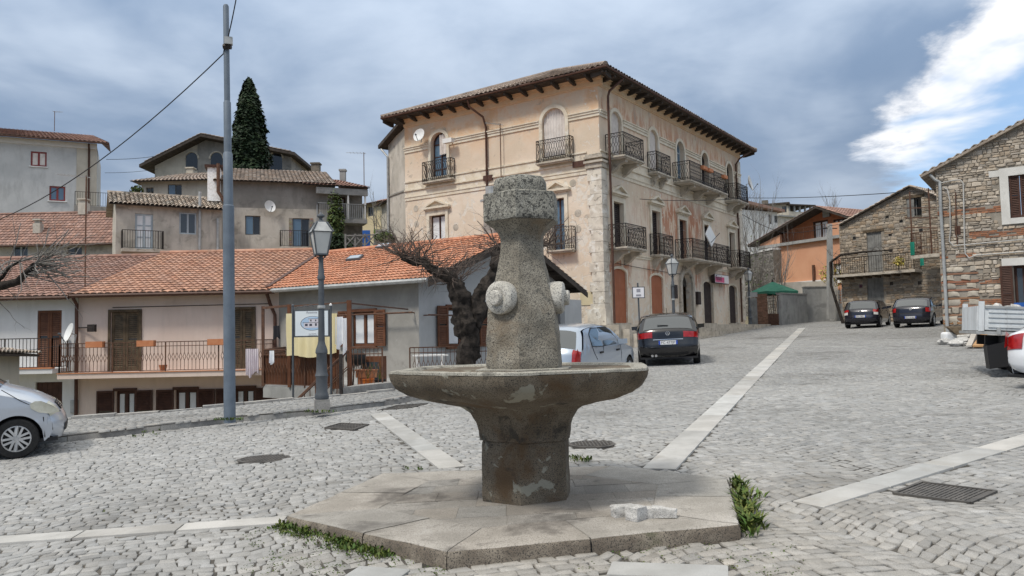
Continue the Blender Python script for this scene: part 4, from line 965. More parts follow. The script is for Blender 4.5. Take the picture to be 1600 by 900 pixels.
    sg = MB(); PB.box(sg, a+.02, b-.02, c+.03, d-.03, .343, .35); sg.build('sign_face', 'sign_box_white', so)
    sg = MB(); PB.box(sg, a+.06, a+(b-a)*.66, c+.06, d-.16, .352, .358); sg.build('sign_panel', 'sign_pink', so)
    text_mesh('Fenati', .40, PB.P(a+.08, c+.17, .362), PB.e, PB.k, 'sign_ink', so, shear=.2)
    for px, py in ((1051, 456), (1088, 466)): u, z = PB.uz(px, py); mb = MB(); PB.box(mb, u-.2, u+.2, z-.35, z+.35, .004, .2); mb.build('letter_box', 'door_dark', t)
    for px, py, w, h in ((921, 466, .45, .3),): u, z = PA.uz(px, py); mb = MB(); PA.box(mb, u-w, u+w, z-h, z+h, .004, .03); mb.build('wall_plaque', 'yellow_plaster', t)
    for px, py, w in ((764, 278.5, .27), (906.5, 256.5, .33)): u, z = PA.uz(px, py); mb = MB(); PA.box(mb, u-w, u+w, z-.13, z+.13, .06, .12); mb.build('iron_plate', 'brown_metal', t)
    # dark iron tie-plates where plaster has fallen
    for px, py in ((895, 286), (903, 333), (903, 358), (868, 308), (700, 330), (650, 326), (651, 350), (712, 355)):
        u, z = PA.uz(px, py); mb = MB(); mb.lathe(PA.P(u, z, .0), [(.18, 0), (.17, .012), (.10, .016)], 9, axis=PA.n, rot=random.random()); mb.build('plaster_scar', 'balcony_stone', t)
    # weathered base band of rubble
    bl = masonry(PB, .7, LB, 1.7, zd-.16, .10, .2, .15, .45, [(.40, .36, .31), (.5, .46, .40), (.33, .30, .26)], proud=.05); emit(bl, 'stone', 'stone', t)
    return dict(ZF1=ZF1, ZF2=ZF2, zt=zt, ax=ax, zd=zd, t=t)
PZ = build_palazzo()
# stone steps up to the palazzo doors
def build_steps():
    t = thing('stone_steps', 'worn stone steps running up to the palazzo doors behind the parked cars', 'steps', (*PB.P(2, 0, 2)[:2], 1.0)); L = PB.L
    for i, (o, z) in enumerate(((1.3, 1.93), (1.68, 1.74), (2.06, 1.55), (2.44, 1.36), (2.82, 1.17), (3.2, .99))):
        u = -1.2+.25*i
        while u < L+1.0:
            w = random.uniform(1.3, 2.2); e = min(u+w, L+1.0); mb = MB(); PB.box(mb, u+.004, e-.004, .3, z+random.uniform(-.012, .008), (.0 if i == 0 else o-.42), o+random.uniform(-.015, .015)); mb.build('step_stone', 'balcony_stone', t); u = e
    return t
build_steps()
# low stone kerb of the raised walk on the road side of the palazzo
# ------------------------------------------------------------------ the row of houses beyond the pavement
def beamline(F, t, a, b, z, ov, n, mat='soffit'):
    for i in range(n+1):
        u = a+(b-a)*i/n; mb = MB(); F.box(mb, u-.06, u+.06, z-.20, z-.04, .002, ov-.05); mb.build('rafter_end', mat, t)
def gable_side_roof(F, t, u0, u1, ze, D, rise, ov, mat, oL=.15, oR=.15, split=0, tw=.24, tl=.36, jit=.015, rg=.14, ridge=True, zr=None, lift=.035, gm='old_plaster'):
    """double pitch roof with eaves parallel to the facade"""
    h = D/2; sl = rise/h; zo = ze - sl*ov; A, B = F.P(u0-oL, zo, ov), F.P(u1+oR, zo, ov); C, Dd = F.P(u1+oR, ze+rise, -h), F.P(u0-oL, ze+rise, -h); A2, B2 = F.P(u0-oL, zo, -D-ov), F.P(u1+oR, zo, -D-ov)
    tiles(t, 'roof_tiles', mat, A, B, C, Dd, tw, tl, lift, rg, split=split, jit=jit)
    mb = MB(); mb.add([A2, B2, C, Dd], [(0, 1, 2, 3)]); mb.build('roof_back', mat, t)
    for u in (u0, u1): mb = MB(); mb.poly([F.P(u, ze-.02, 0), F.P(u, ze-.02, -D), F.P(u, ze+rise-.06, -h)]); mb.build('gable_end', gm, t)
    if ridge:
        n = int(np.linalg.norm(C-Dd)/.4); mb = MB()
        for i in range(n): p, q = Dd+(C-Dd)*i/n, Dd+(C-Dd)*(i+1.08)/n; mb.tube([p+F.k*.04, q+F.k*.055], [.11, .09], 7, hsv(rg))
        mb.build('ridge_tiles', mat, t)
    return A, B, C, Dd
def gutter(t, A, B, mat='brown_metal', r=.07): mb = MB(); k = np.array([0, 0, -.05]); mb.tube([np.array(A)+k, np.array(B)+k], r, 7); mb.build('gutter', mat, t)
LOWZ = -2.75
FP = Fac(122, 27.0, 436, 27.0)
def shutters(F, r, t, wl, mat, off=.03, hz_=1.0, kind='louvre'):
    a, b, c, d = r[:4]
    for x0, x1 in ((a-wl, a-.02), (b+.02, b+wl)): louvre(F, x0, x1, c-.03, d+.02, off, mat, t, 'shutter')
def build_pink():
    t = thing('pink_house', 'pale pink two storey house with long iron balcony and weathered tile roof', 'house', FP.P(FP.L/2, LOWZ, 0))
    ze = FP.uz(280, 456)[1]+.12; zf = FP.uz(280, 578)[1]
    d1, d2 = FP.rect(173, 218, 487, 577), FP.rect(361, 396, 480, 577); d1 = (*d1[:2], zf, d1[3]); d2 = (*d2[:2], zf, d1[3]); zl = -1.55
    l1, l2, l3 = FP.rect(180, 211, 611, 660), FP.rect(273, 308, 604, 660), FP.rect(366, 398, 604, 660); low = [(*x[:2], zl, l1[3]) for x in (l1, l2, l3)]
    body(FP, 0, FP.L-.002, LOWZ, ze, 11, 'wall', 'pink_plaster', t, [d1, d2]+low)
    for d in (d1, d2):
        m = (d[0]+d[1])/2; fr = MB(); FP.box(fr, d[0]-.08, d[0], zf, d[3]+.08, .002, .05); FP.box(fr, d[1], d[1]+.08, zf, d[3]+.08, .002, .05); FP.box(fr, d[0], d[1], d[3], d[3]+.08, .002, .05); fo = fr.build('door_frame', 'shutter_wood', t)
        for x0, x1 in ((d[0]+.01, m-.005), (m+.005, d[1]-.01)): louvre(FP, x0, x1, zf+.02, d[3]-.01, -.08, 'shutter_wood', t, 'door_shutter', .07, fr=.09)
    for r in low:
        window(FP, r, t, 'shutter_dark', 'pane_dark', .12, 1, 0, .09, curtain='curtain_white'); shutters(FP, r, t, .62, 'shutter_dark')
        fr = MB(); FP.box(fr, r[0]-.06, r[1]+.06, r[3]+.002, r[3]+.1, .002, .05); fr.build('lintel_board', 'shutter_dark', t)
    # balcony
    z1 = zf-.02; mb = MB(); FP.box(mb, -.1, FP.L-.15, z1-.17, z1, .002, 1.05); b = mb.build('balcony', 'pink_plaster', t); railing(FP, -.06, FP.L-.2, z1, 1.0, 1.0, 'rust_iron', b, 'diamond', .125, .95)
    mb = MB(); FP.box(mb, -.1, FP.L-.15, z1+.001, z1+.025, .9, 1.08); mb.build('balcony_edge', 'terracotta', b)
    A, B, C, D = gable_side_roof(FP, t, 0, FP.L, ze, 12.6, 1.93, .55, 'tile_pink', oL=.0, oR=.0, split=0); beamline(FP, t, .4, FP.L-.4, ze-.02, .5, 9); gutter(t, A, B)
    mb = MB(); mb.tube([FP.P(.02, ze-.15, .5), FP.P(.02, ze-.5, .15), FP.P(.02, LOWZ, .09)], .06, 7); mb.build('downpipe', 'brown_metal', t)
    mb = MB(); mb.tube([FP.P(FP.L-.3, ze-.12, .5), FP.P(FP.L-.25, ze-.6, .2), FP.P(FP.L-.1, ze-1.0, .12), FP.P(FP.L-.1, LOWZ, .10)], .06, 7); mb.build('downpipe', 'brown_metal', t)
    mb = MB(); mb.tube([FP.P(1.2, ze-.62, .03), FP.P(FP.L-.3, ze-.60, .03)], .012, 4); mb.build('wall_cable', 'cable', t)
    mb = MB(); FP.box(mb, .55, .8, ze-1.45, ze-1.2, .3, .45); mb.bar(FP.P(-.05, ze-1.3, .02), FP.P(.7, ze-1.3, .35), .04); mb.build('wall_lamp', 'iron', t)
    for u, zz in ((1.15, .86), (2.85, .86), (5.2, .86)):
        px = MB(); FP.box(px, u-.28, u+.28, z1+zz, z1+zz+.2, .93, 1.13); px.build('flower_box', 'terracotta', t)
    u, _ = FP.uz(271, 577); mb = MB(); mb.lathe(FP.P(u, z1+.03, .8), [(.09, 0), (.14, .2)], 10); mb.build('flower_pot', 'terracotta', t)
    return ze, z1
PINK_ZE, PINK_ZF = build_pink()
FW = Fac(-60, 27.0, 121.4, 27.0)
def build_white():
    t = thing('white_house', 'white two storey house with brown louvred balcony door adjoining the pink house', 'house', FW.P(FW.L/2, LOWZ, 0)); ze = FW.uz(60, 462)[1]+.1; zf = FW.uz(75, 574)[1]
    d = FW.rect(58, 96, 485, 574); d = (*d[:2], zf, d[3]); g = FW.rect(55, 97, 597, 660); g = (*g[:2], LOWZ+.02, g[3]); w2 = FW.rect(-45, -8, 500, 570); w2 = (*w2[:2], zf, d[3])
    body(FW, -3, FW.L, LOWZ, ze, 11, 'wall', 'white_plaster', t, [d, g, w2])
    for dd in (d, w2):
        m = (dd[0]+dd[1])/2
        for x0, x1 in ((dd[0]+.01, m-.005), (m+.005, dd[1]-.01)): louvre(FW, x0, x1, zf+.02, dd[3]-.01, -.06, 'shutter_brown', t, 'door_shutter', .07, fr=.07)
    planked(FW, g[0]+.01, g[1]-.01, g[2], g[3]-.005, -.12, 'shutter_dark', t, 'door', 5)
    mb = MB(); a = FW.uz(28, 578, 1.0)[0]; FW.box(mb, a-4, FW.L-.28, zf-.18, zf-.02, .002, 1.0); b = mb.build('balcony', 'white_plaster', t); railing(FW, a-3.9, FW.L-.32, zf-.02, 1.02, .95, 'iron', b, 'plain', .12, .9)
    mb = MB(); FW.box(mb, a-4, FW.L-.28, zf-.019, zf+.03, .85, 1.03); mb.build('balcony_edge', 'terracotta', b)
    A, B, C, D = gable_side_roof(FW, t, -3, FW.L, ze, 12.6, 1.88, .55, 'tile_brown', oL=.2, oR=-.02); beamline(FW, t, .4, FW.L-.4, ze-.02, .5, 6); gutter(t, A, B)
    mb = MB(); x, z = FW.uz(118, 634); FW.box(mb, x-.15, x+.12, z-.25, z+.2, .002, .06); mb.build('meter_box', 'zinc', t)
    m2 = MB(); P1 = B+np.array([0, 0, .06]); m2.bar(P1, C+np.array([0, 0, .06]), .12, .08); m2.build('party_flashing', 'brown_metal', t)
build_white()
FG = Fac(436, 27.0, 655, 23.76); GC = FG.P(FG.L, 0, 0)
class FacP(Fac):
    """facade frame from a world corner and a direction"""
    def __init__(s, p, e):
        s.p = np.array([p[0], p[1], 0.0]); e = np.array([e[0], e[1], 0.0]); s.e = e/np.linalg.norm(e); s.n = np.array([s.e[1], -s.e[0], 0]); s.L = 0; s.k = np.array([0, 0, 1.0])
        if np.dot(s.n, s.p) > 0: s.n = -s.n
FGAB = FacP(GC, -FG.n); GD = 9.6; FGAB.L = GD; TZ = .36       # gable wall, house depth, terrace level
def build_grey():
    t = thing('terrace_house', 'low grey cement house with bright orange tile roof behind the laundry terrace', 'house', FG.P(FG.L/2, TZ, 0))
    ze = FG.uz(545, 443)[1]+.12; rise = FGAB.uz(772, 367)[1]-ze
    w = FG.rect(549, 586, 487, 541); w2 = FGAB.rect(699, 744, 481, 541); h = GD/2
    mb = MB(); FG.wall(mb, .0, FG.L, -2.8, ze, [w]); P = FG.P
    mb.quad(P(0, -2.8, 0), P(0, -2.8, -GD), P(0, ze, -GD), P(0, ze, 0)); mb.quad(P(0, -2.8, -GD), P(FG.L, -2.8, -GD), P(FG.L, ze, -GD), P(0, ze, -GD)); mb.poly([P(0, ze, 0), P(0, ze, -GD), P(0, ze+rise, -h)]); mb.build('wall', 'cement_plaster', t, smooth='raw')
    mb = MB(); FGAB.wall(mb, 0, GD, -.2, ze, [w2]); mb.poly([FGAB.P(0, ze), FGAB.P(GD, ze), FGAB.P(h, ze+rise)]); mb.build('gable_wall', 'bluish_plaster', t, smooth='raw')
    for F, r in ((FG, w), (FGAB, w2)):
        window(F, r, t, 'shutter_brown', 'pane', .10, 1, 0, .08, sill='shutter_brown', curtain='curtain_white'); fr = MB(); a, b, c, d = r
        F.box(fr, a-.09, a, c, d+.09, .002, .06); F.box(fr, b, b+.09, c, d+.09, .002, .06); F.box(fr, a, b, d, d+.09, .002, .058); fr.build('window_frame', 'shutter_brown', t)
    a, b, c, d = w; louvre(FG, a-.50, a-.10, c, d+.04, .07, 'shutter_brown', t, 'shutter'); louvre(FG, b+.10, b+.50, c, d+.04, .07, 'shutter_brown', t, 'shutter')
    a, b, c, d = w2; louvre(FGAB, a-.62, a-.10, c, d+.04, .07, 'shutter_brown', t, 'shutter'); louvre(FGAB, b+.10, b+.62, c, d+.04, .07, 'shutter_brown', t, 'shutter')
    ov, og = .5, .75; sl = rise/h; zo = ze-sl*ov
    uD = (-8.05-(FG.p[0]-FG.n[0]*h))/FG.e[0]; A, B, C, D = P(0, zo, ov), P(FG.L+og, zo, ov), P(FG.L+og, ze+rise, -h), P(uD, ze+rise, -h)
    tiles(t, 'roof_tiles', 'tile_orange', A, B, C, D, .24, .36, .035, .13, split=300, jit=.012)
    A2, B2 = P(uD, zo, -GD-ov), P(FG.L+og, zo, -GD-ov); tiles(t, 'roof_tiles', 'tile_orange', B2, A2, D, C, .24, .36, .035, .13)
    n = 26; mb = MB()
    for i in range(n): p, q = D+(C-D)*i/n, D+(C-D)*(i+1.08)/n; mb.tube([p+FG.k*.04, q+FG.k*.055], [.11, .09], 7, hsv(.13))
    mb.build('ridge_tiles', 'tile_orange', t)
    k = FG.k; out = FG.e
    for a, b in ((B, C), (C, B2)): mb = MB(); mb.prism([a-k*.06, b-k*.06, b-k*.26, a-k*.26], out*.04); mb.build('barge_board', 'soffit', t)
    for (a, b) in ((B, C), (C, B2)):
        for i in range(6): f = (i+.5)/6; p = a*(1-f)+b*f; mb = MB(); mb.bar(p-k*.14-out*.02, p-k*.14-out*og, .10, .14); mb.build('purlin', 'soffit', t)
    beamline(FG, t, .5, FG.L-.3, ze-.05, .45, 6); gutter(t, A, B, 'zinc', .08)
    m2 = MB(); m2.bar(A+k*.07, D+k*.07, .14, .08); m2.build('party_flashing', 'brown_metal', t)
    # two small roof lights
    for px, py in ((555, 406), (600, 387)):
        r = ray(px, py); nr = np.cross(B-A, D-A); nr /= np.linalg.norm(nr); nr = nr if nr[2] > 0 else -nr; tt = np.dot(A-EYE, nr)/np.dot(r, nr); q = EYE+r*tt; up = (D-A)/np.linalg.norm(D-A)
        mb = MB(); mb.box(q-FG.e*.35-up*.35+nr*.03, FG.e*.7, up*.7, nr*.09); rl = mb.build('roof_light', 'lamp_paint', t); mb = MB(); mb.box(q-FG.e*.28-up*.28+nr*.122, FG.e*.56, up*.56, nr*.008); mb.build('pane', 'solar', rl)
    # chimney at the ridge
    q = P(FG.L-.55, ze+rise-.4, -h-.2); mb = MB(); mb.cbox(q, .42, .42, 1.75, math.atan2(FG.e[1], FG.e[0])); ch = mb.build('chimney', 'cement_plaster', t); mb = MB(); mb.cbox(q+k*1.752, .6, .6, .08, .5); mb.build('chimney_slab', 'zinc', ch)
    mb = MB(); mb.lathe(q+k*1.84, [(.12, 0), (.12, .16), (.2, .17), (.2, .45), (.05, .47)], 12); mb.build('chimney_cowl', 'zinc', ch)
    # laundry pole brackets along the wall
    for F, x0, x1, py in ((FG, 524, 644, 493), (FGAB, 670, 762, 492)):
        a, z = F.uz(x0, py, .35); b, _ = F.uz(x1, py, .35); mb = MB(); mb.tube([F.P(a, z, .35), F.P(b, z, .35)], .03, 6); mb.tube([F.P(b-.2, z, .35), F.P(b-.2, z, .0)], .02, 5); mb.tube([F.P(a+.2, z, .35), F.P(a+.2, z, .0)], .02, 5); mb.build('wall_pole', 'rust_iron', t)
    # small white porch corner at the far end of the gable
    q = FGAB.P(GD-.05, 1.0, .55); mb = MB(); FGAB.box(mb, GD-1.5, GD-.05, .3, ze-.55, .55, .75); mb.build('porch_wall', 'bluish_plaster', t)
    return ze
GREY_ZE = build_grey()
# terrace, railings, stair
def build_terrace():
    t = thing('terrace', 'raised concrete terrace with iron railings and steps in front of the grey cement house', 'terrace', G(560, 620)); k = np.array([0, 0, 1.0])
    def T(px, d): q = at(px, hz(px), d); return np.array([q[0], q[1], TZ])
    a, b, c, d_ = T(411, 21.0), T(521, 19.3), T(546, 18.7), T(640, 17.9); e, f, g = np.array([-1.05, 20.2, TZ]), FG.P(FG.L, TZ, .0), FG.P(.3, TZ, 0)
    e = np.array([-1.3, 21.2, TZ]); mb = MB(); mb.prism([p-k*.30 for p in (a, b, c, d_, e, f, g)], k*.30); mb.build('floor_slab', 'concrete', t)
    mb = MB(); mb.prism([p-k*3.2 for p in (T(440, 21.2), T(521, 19.9), c+np.array([0, .5, 0]), d_+np.array([0, .4, 0]), e, f, g)], k*2.89); mb.build('base_wall', 'cement_plaster', t)
    class L2: pass
    def fence(p, q, style, h=1.0, pitch=.12, mat='rust_iron', name='railing'):
        F = FacP(p, q-p); return railing(F, 0, np.linalg.norm((q-p)[:2]), TZ, h, 0, mat, t, style, pitch, name=name)
    fence(a, b, 'diamond', .98); fence(c, T(597, 18.25), 'diamond'); fence(T(640, 20.9), T(765, 21.3), 'diamond', .95); fence(a, FG.P(.3, 0, 0)*np.array([1, 1, 0])+k*TZ, 'diamond', .98)
    # reed screen tied behind the first railing
    F = FacP(a, b-a); L = np.linalg.norm(b-a); mb = MB(); n = 90
    for i in range(n): u = L*(i+.5)/n; F.box(mb, u-.012, u+.012, TZ+.06, TZ+.86+random.uniform(-.03, .03), -.06, -.045)
    mb.build('reed_screen', 'shutter_brown', t, kind='stuff')
    for p, h, w, m in ((b, 1.05, .10, 'shutter_brown'), (b+np.array([.1, -.02, 0]), 1.05, .08, 'shutter_brown'), (c, 2.15, .10, 'shutter_brown'), (a, 2.15, .07, 'rust_iron'), (T(452, 20.3), 2.15, .08, 'shutter_brown')):
        mb = MB(); mb.cbox(p, w, w, h); mb.build('post', m, t)
    mb = MB(); mb.bar(a+k*2.1, T(452, 20.3)+k*2.12, .06); mb.bar(T(452, 20.3)+k*2.1, c+k*2.1, .035); mb.bar(c+k*2.08, FG.P(5.9, TZ+2.08, .2), .035); mb.build('line_pole', 'rust_iron', t)
    # stair going down along the front with its handrails
    lo = at(424, 640, 18.6); hi = T(545, 18.35); lo = np.array([lo[0], lo[1], TZ-1.75])
    for off in (0.0, .75):
        o = np.array([.25, -.95, 0])*(-off); p, q = lo+o, hi+o; mb = MB(); mb.tube([p+k*.95, q+k*.95], .022, 6); mb.tube([p+k*.55, q+k*.55], .014, 5)
        n = 14
        for i in range(n+1): f_ = i/n; s_ = p*(1-f_)+q*f_; mb.bar(s_+k*.05, s_+k*.95, .016)
        mb.build('stair_railing', 'rust_iron', t)
    for i in range(9):
        f_ = i/9; s_ = lo*(1-f_)+hi*f_; mb = MB(); v = (hi-lo)/9; side = np.array([-.25, .95, 0])*.75; mb.box(s_-k*.02, v*np.array([1, 1, 0]), side, k*(v[2]+.02)-k*.0); mb.build('stair_tread', 'concrete', t)
    mb = MB(); mb.cbox(G(533, 624)+k*.05, .07, .07, .95); mb.build('gate_post', 'iron', t)
    mb = MB(); p, q = G(536, 624), G(640, 612); mb.prism([p, q, q+np.array([.1, .9, 0]), p+np.array([.1, .9, 0])], k*.26); mb.build('threshold_step', 'kerbstone', t)
    return a, b, c, T
TA, TB, TC, TT = build_terrace()
# ------------------------------------------------------------------ houses on the slope behind
def ops(F, lst): return [F.rect(*o[:4]) for o in lst]
def fit_windows(F, t, lst):
    for o in lst:
        r = F.rect(*o[:4]); k = o[4]
        if k == 'blue': window(F, r, t, 'blue_wood', 'pane', .06, 1, 0, .08)
        elif k == 'bluedoor': window(F, r, t, 'blue_wood', 'curtain_white', .06, 1, 2, .10, name='french_door')
        elif k == 'dark': window(F, r, t, 'grey_wood', 'pane_dark', .12, 1, 0, .06)
        elif k == 'half': window(F, r, t, 'grey_wood', 'pane_dark', .12, 1, 0, .06); a, b, c, d = r; mb = MB(); F.box(mb, a+.05, (a+b)/2, c+.05, d-.05, -.1, -.07); mb.build('window_leaf', 'pane_blue', t)
        elif k == 'red': window(F, r, t, 'red_frame', 'curtain', .05, 1, 0, .11, sill='white_paint')
        elif k == 'redblue': window(F, r, t, 'red_frame', 'pane_blue', .05, 1, 0, .11, sill='white_paint')
        elif k == 'brown': window(F, r, t, 'shutter_dark', 'curtain_white', .1, 1, 0, .1)
        elif k == 'shut': planked(F, r[0], r[1], r[2], r[3], -.10, 'grey_wood', t, 'shutter', 4)
        elif k == 'open': window(F, r, t, 'grey_wood', 'pane_dark', .25, 0, 0, .07)
def dish(P, n, r, label, size=None, mat='dish'):
    """parabolic dish with arm"""
    n = np.array(n, float); n /= np.linalg.norm(n); t = thing('satellite_dish', label, 'satellite dish', P, 'satellite dishes on the houses')
    mb = MB(); prof = [(r*.02, .0)]+[(r*f, .28*r*f*f) for f in (.25, .5, .75, 1.0)]; m = 20
    Z = n; up = np.array([0, 0, 1.0]); X = np.cross(up, Z); X /= np.linalg.norm(X); Y = np.cross(Z, X); P = np.array(P)
    vs = [P+X*q*math.cos(2*math.pi*k/m)*.93+Y*q*math.sin(2*math.pi*k/m)+Z*z for q, z in prof for k in range(m)]; fs = [(i*m+k, i*m+(k+1) % m, (i+1)*m+(k+1) % m, (i+1)*m+k) for i in range(len(prof)-1) for k in range(m)]
    vs += [v-Z*.012 for v in vs]; nn = len(prof)*m; fs += [tuple(nn+i for i in f[::-1]) for f in fs]; mb.add(vs, fs+[(k+(len(prof)-1)*m, (k+1) % m+(len(prof)-1)*m, nn+(k+1) % m+(len(prof)-1)*m, nn+k+(len(prof)-1)*m) for k in range(m)]); mb.build('reflector', mat, t, smooth=60)
    mb = MB(); tip = P+Z*r*.95-Y*r*.35; mb.tube([P-Y*r*.95+Z*.25*r, tip], .018, 5); mb.lathe(tip, [(.035, -.05), (.045, .03)], 8, axis=-Z); mb.build('feed_arm', 'lamp_paint', t)
    mb = MB(); mb.tube([P-Z*.02, P-Z*.16, P-Z*.2-Y*r*.8], .025, 5); mb.build('bracket', 'zinc', t)
def build_back():
    # old house with the blue-white balcony door
    F = Fac(179, 41, 346, 43.6); t = thing('old_house', 'weathered grey house with pale blue balcony door and mossy pantile roof', 'house', F.P(F.L/2, 0, 0)); L = [(211, 239, 334, 389, 'bluedoor'), (280, 307, 332, 366, 'blue')]; ze = F.uz(260, 320)[1]; body(F, 0, F.L, -2, ze, 4.5, 'wall', 'old_plaster', t, ops(F, L), .14); fit_windows(F, t, L)
    zs = F.uz(225, 391)[1]; a, b = F.rect(190, 256, 365, 391, .7)[:2]; mb = MB(); F.box(mb, a, b, zs-.16, zs, .002, .75); bo = mb.build('balcony', 'balcony_stone', t); railing(F, a+.03, b-.03, zs, .98, .7, 'iron', bo, 'plain', .12, .68)
    gable_side_roof(F, t, 0, F.L, ze, 4.5, .85, .4, 'tile_grey', .35, .2, tw=.22, tl=.38, jit=.09, rg=.35, lift=.09)
    for px, y0, y1 in ((312, 300, 393), (340, 342, 395)): u, z1 = F.uz(px, y0); _, z0_ = F.uz(px, y1); mb = MB(); mb.tube([F.P(u, z0_, .1), F.P(u, z1, .1)], .08, 7); mb.build('flue_pipe', 'zinc', t)
    # long grey house
    F = Fac(342, 44.8, 521, 46.6); t = thing('long_grey_house', 'long grey rendered house with brown tile roof and brick edged door under the cypress', 'house', F.P(F.L/2, 0, 0)); L = [(383, 407, 337, 367, 'half'), (457, 484, 341, 386, 'half')]; ze = F.uz(440, 284)[1]; zm = F.uz(440, 326)[1]
    mb = MB(); F.wall(mb, 0, F.L, -2, zm, ops(F, L), .2); 
    for o in ((F.L, 0, F.L, -5), (0, 0, 0, -5), (0, -5, F.L, -5)): mb.quad(F.P(o[0], -2, o[1]), F.P(o[2], -2, o[3]), F.P(o[2], ze, o[3]), F.P(o[0], ze, o[1]))
    mb.build('wall', 'old_plaster', t, smooth='raw'); mb = MB(); F.wall(mb, -.0, F.L, zm, ze, ()); mb.build('upper_wall', 'dark_plaster', t, smooth='raw'); fit_windows(F, t, L)
    r = F.rect(457, 484, 341, 386); fr = MB()
    zc = r[2]
    while zc < r[3]: 
        for a in (r[0]-.2, r[1]+.02): w = random.uniform(.14, .2); fr.col = tuple(x*random.uniform(.8, 1.2) for x in (.33, .26, .2)); F.box(fr, a, a+w, zc, zc+.09, .002, .03)
        zc += .11
    fr.build('brick_surround', 'brick', t, kind='stuff'); zs = F.uz(460, 387)[1]; a, b = F.rect(437, 481, 365, 387, .5)[:2]; mb = MB(); F.box(mb, a, b, zs-.15, zs, .002, .6); bo = mb.build('balcony', 'balcony_stone', t); railing(F, a+.03, b-.03, zs, .95, .55, 'iron', bo, 'plain', .12, .53)
    tiles(t, 'roof_tiles', 'tile_old', F.P(-.3, ze-.1, .45), F.P(F.L+.2, ze-.1, .45), F.P(F.L-.2, ze+1.35, -3.2), F.P(-.3, ze+1.35, -3.2), .24, .36, .04, .2, jit=.03)
    mb = MB(); mb.poly([F.P(F.L+.2, ze-.1, .45), F.P(F.L+.2, ze-.1, -5.3), F.P(F.L-.2, ze+1.35, -3.2)]); mb.build('roof_side', 'tile_old', t); mb = MB(); mb.poly([F.P(-.3, ze-.1, -5.3), F.P(F.L+.2, ze-.1, -5.3), F.P(F.L-.2, ze+1.35, -3.2), F.P(-.3, ze+1.35, -3.2)]); mb.build('roof_back', 'tile_old', t)
    mb = MB(); q = F.P(F.uz(497, 262)[0], ze+1.1, -3.4); mb.cbox(q, .5, .5, .75, 0); mb.cbox(q+np.array([0, 0, .76]), .62, .62, .09, 0); mb.build('chimney', 'mortar_dark', t)
    u, z = F.uz(335, 262); mb = MB(); F.box(mb, u-.35, u+.35, z-2.0, z-.05, -.6, .3); bs = mb.build('brick_pier', 'brick', t); mb = MB(); F.box(mb, u-.5, u+.5, z-.05, z+.1, -.7, .4); mb.build('pier_cap', 'shutter_dark', bs); m2 = MB(); m2.tube([F.P(u+.25, z+.15, .5), F.P(u+.25, z-1.5, .5), F.P(u+.6, z-2.1, .5)], .1, 7); m2.build('flue_pipe', 'rust_iron', t)
    dish(F.P(*F.uz(421, 323, .3), .3), F.n+F.e*.5+np.array([0, 0, .25]), .36, 'white satellite dish on the long grey house wall')
    # balcony house
    F = Fac(517, 47.2, 568, 48.0); t = thing('balcony_house', 'small grey house with hipped roof and white railed balcony behind ivy', 'house', F.P(F.L/2, 0, 0)); ze = F.uz(545, 297)[1]; L = [(526, 540, 308, 342, 'brown')]; body(F, -1.5, F.L, -1, ze, 5, 'wall', 'dark_plaster', t, ops(F, L)); fit_windows(F, t, L)
    zs = F.uz(545, 346)[1]; mb = MB(); F.box(mb, -1, F.L+.05, zs-.25, zs, .002, 1.1); bo = mb.build('balcony', 'concrete', t); railing(F, -.9, F.L, zs, .9, 1.05, 'zinc', bo, 'plain', .12, 1.0)
    mb = MB(); F.box(mb, -1, F.L+.1, ze-.5, ze-.12, .9, 1.1); mb.build('fascia', 'concrete', t)
    for u in (.9, F.L-.05): mb = MB(); F.box(mb, u-.05, u+.05, zs, ze-.5, .95, 1.05); mb.build('post', 'white_paint', t)
    hip = [F.P(-1.8, ze, 1.2), F.P(F.L+.2, ze, 1.2), F.P(F.L-1.1, ze+1.1, -2.6), F.P(-1.8, ze+1.1, -2.6)]; tiles(t, 'roof_tiles', 'tile_brown', *hip); mb = MB(); mb.poly([F.P(F.L+.2, ze, 1.2), F.P(F.L+.2, ze, -6.5), F.P(F.L-1.1, ze+1.1, -2.6)]); mb.build('roof_side', 'tile_brown', t)
    q = F.P(F.uz(549, 270)[0], ze+.7, -2.6); mb = MB(); mb.cbox(q, .35, .35, 1.0); mb.cbox(q+np.array([0, 0, 1.01]), .45, .45, .12); mb.build('chimney', 'concrete', t)
    # far yellow house and its neighbour
    F = Fac(567, 72, 601, 70); t = thing('yellow_house', 'distant pale yellow cottage with one dark window above the grass bank', 'house', F.P(F.L/2, 0, 0)); ze = F.uz(585, 316)[1]; L = [(574, 583, 323, 338, 'dark')]; body(F, -1, F.L, -1, ze, 6, 'wall', 'yellow_plaster', t, ops(F, L)); fit_windows(F, t, L); gable_side_roof(F, t, -1, F.L, ze, 6, .8, .5, 'tile_brown', .3, .5)
    F = Fac(598, 66, 640, 60); t = thing('ochre_house', 'distant ochre house glimpsed beside the palazzo wall', 'house', F.P(F.L/2, 0, 0)); ze = F.uz(612, 312)[1]; body(F, 0, F.L, -1, ze, 6, 'wall', 'beige_plaster', t); gable_side_roof(F, t, 0, F.L, ze, 6, .6, .5, 'tile_brown', .6, .3)
    # grey wing of the palazzo
    F = Fac(610, 43.5, 640, 41.6); t = thing('palazzo_wing', 'narrow grey rendered wing standing against the far side of the palazzo', 'building', F.P(F.L/2, 0, 0)); z1, z2 = F.uz(611, 222)[1], F.uz(637, 196)[1]; mb = MB()
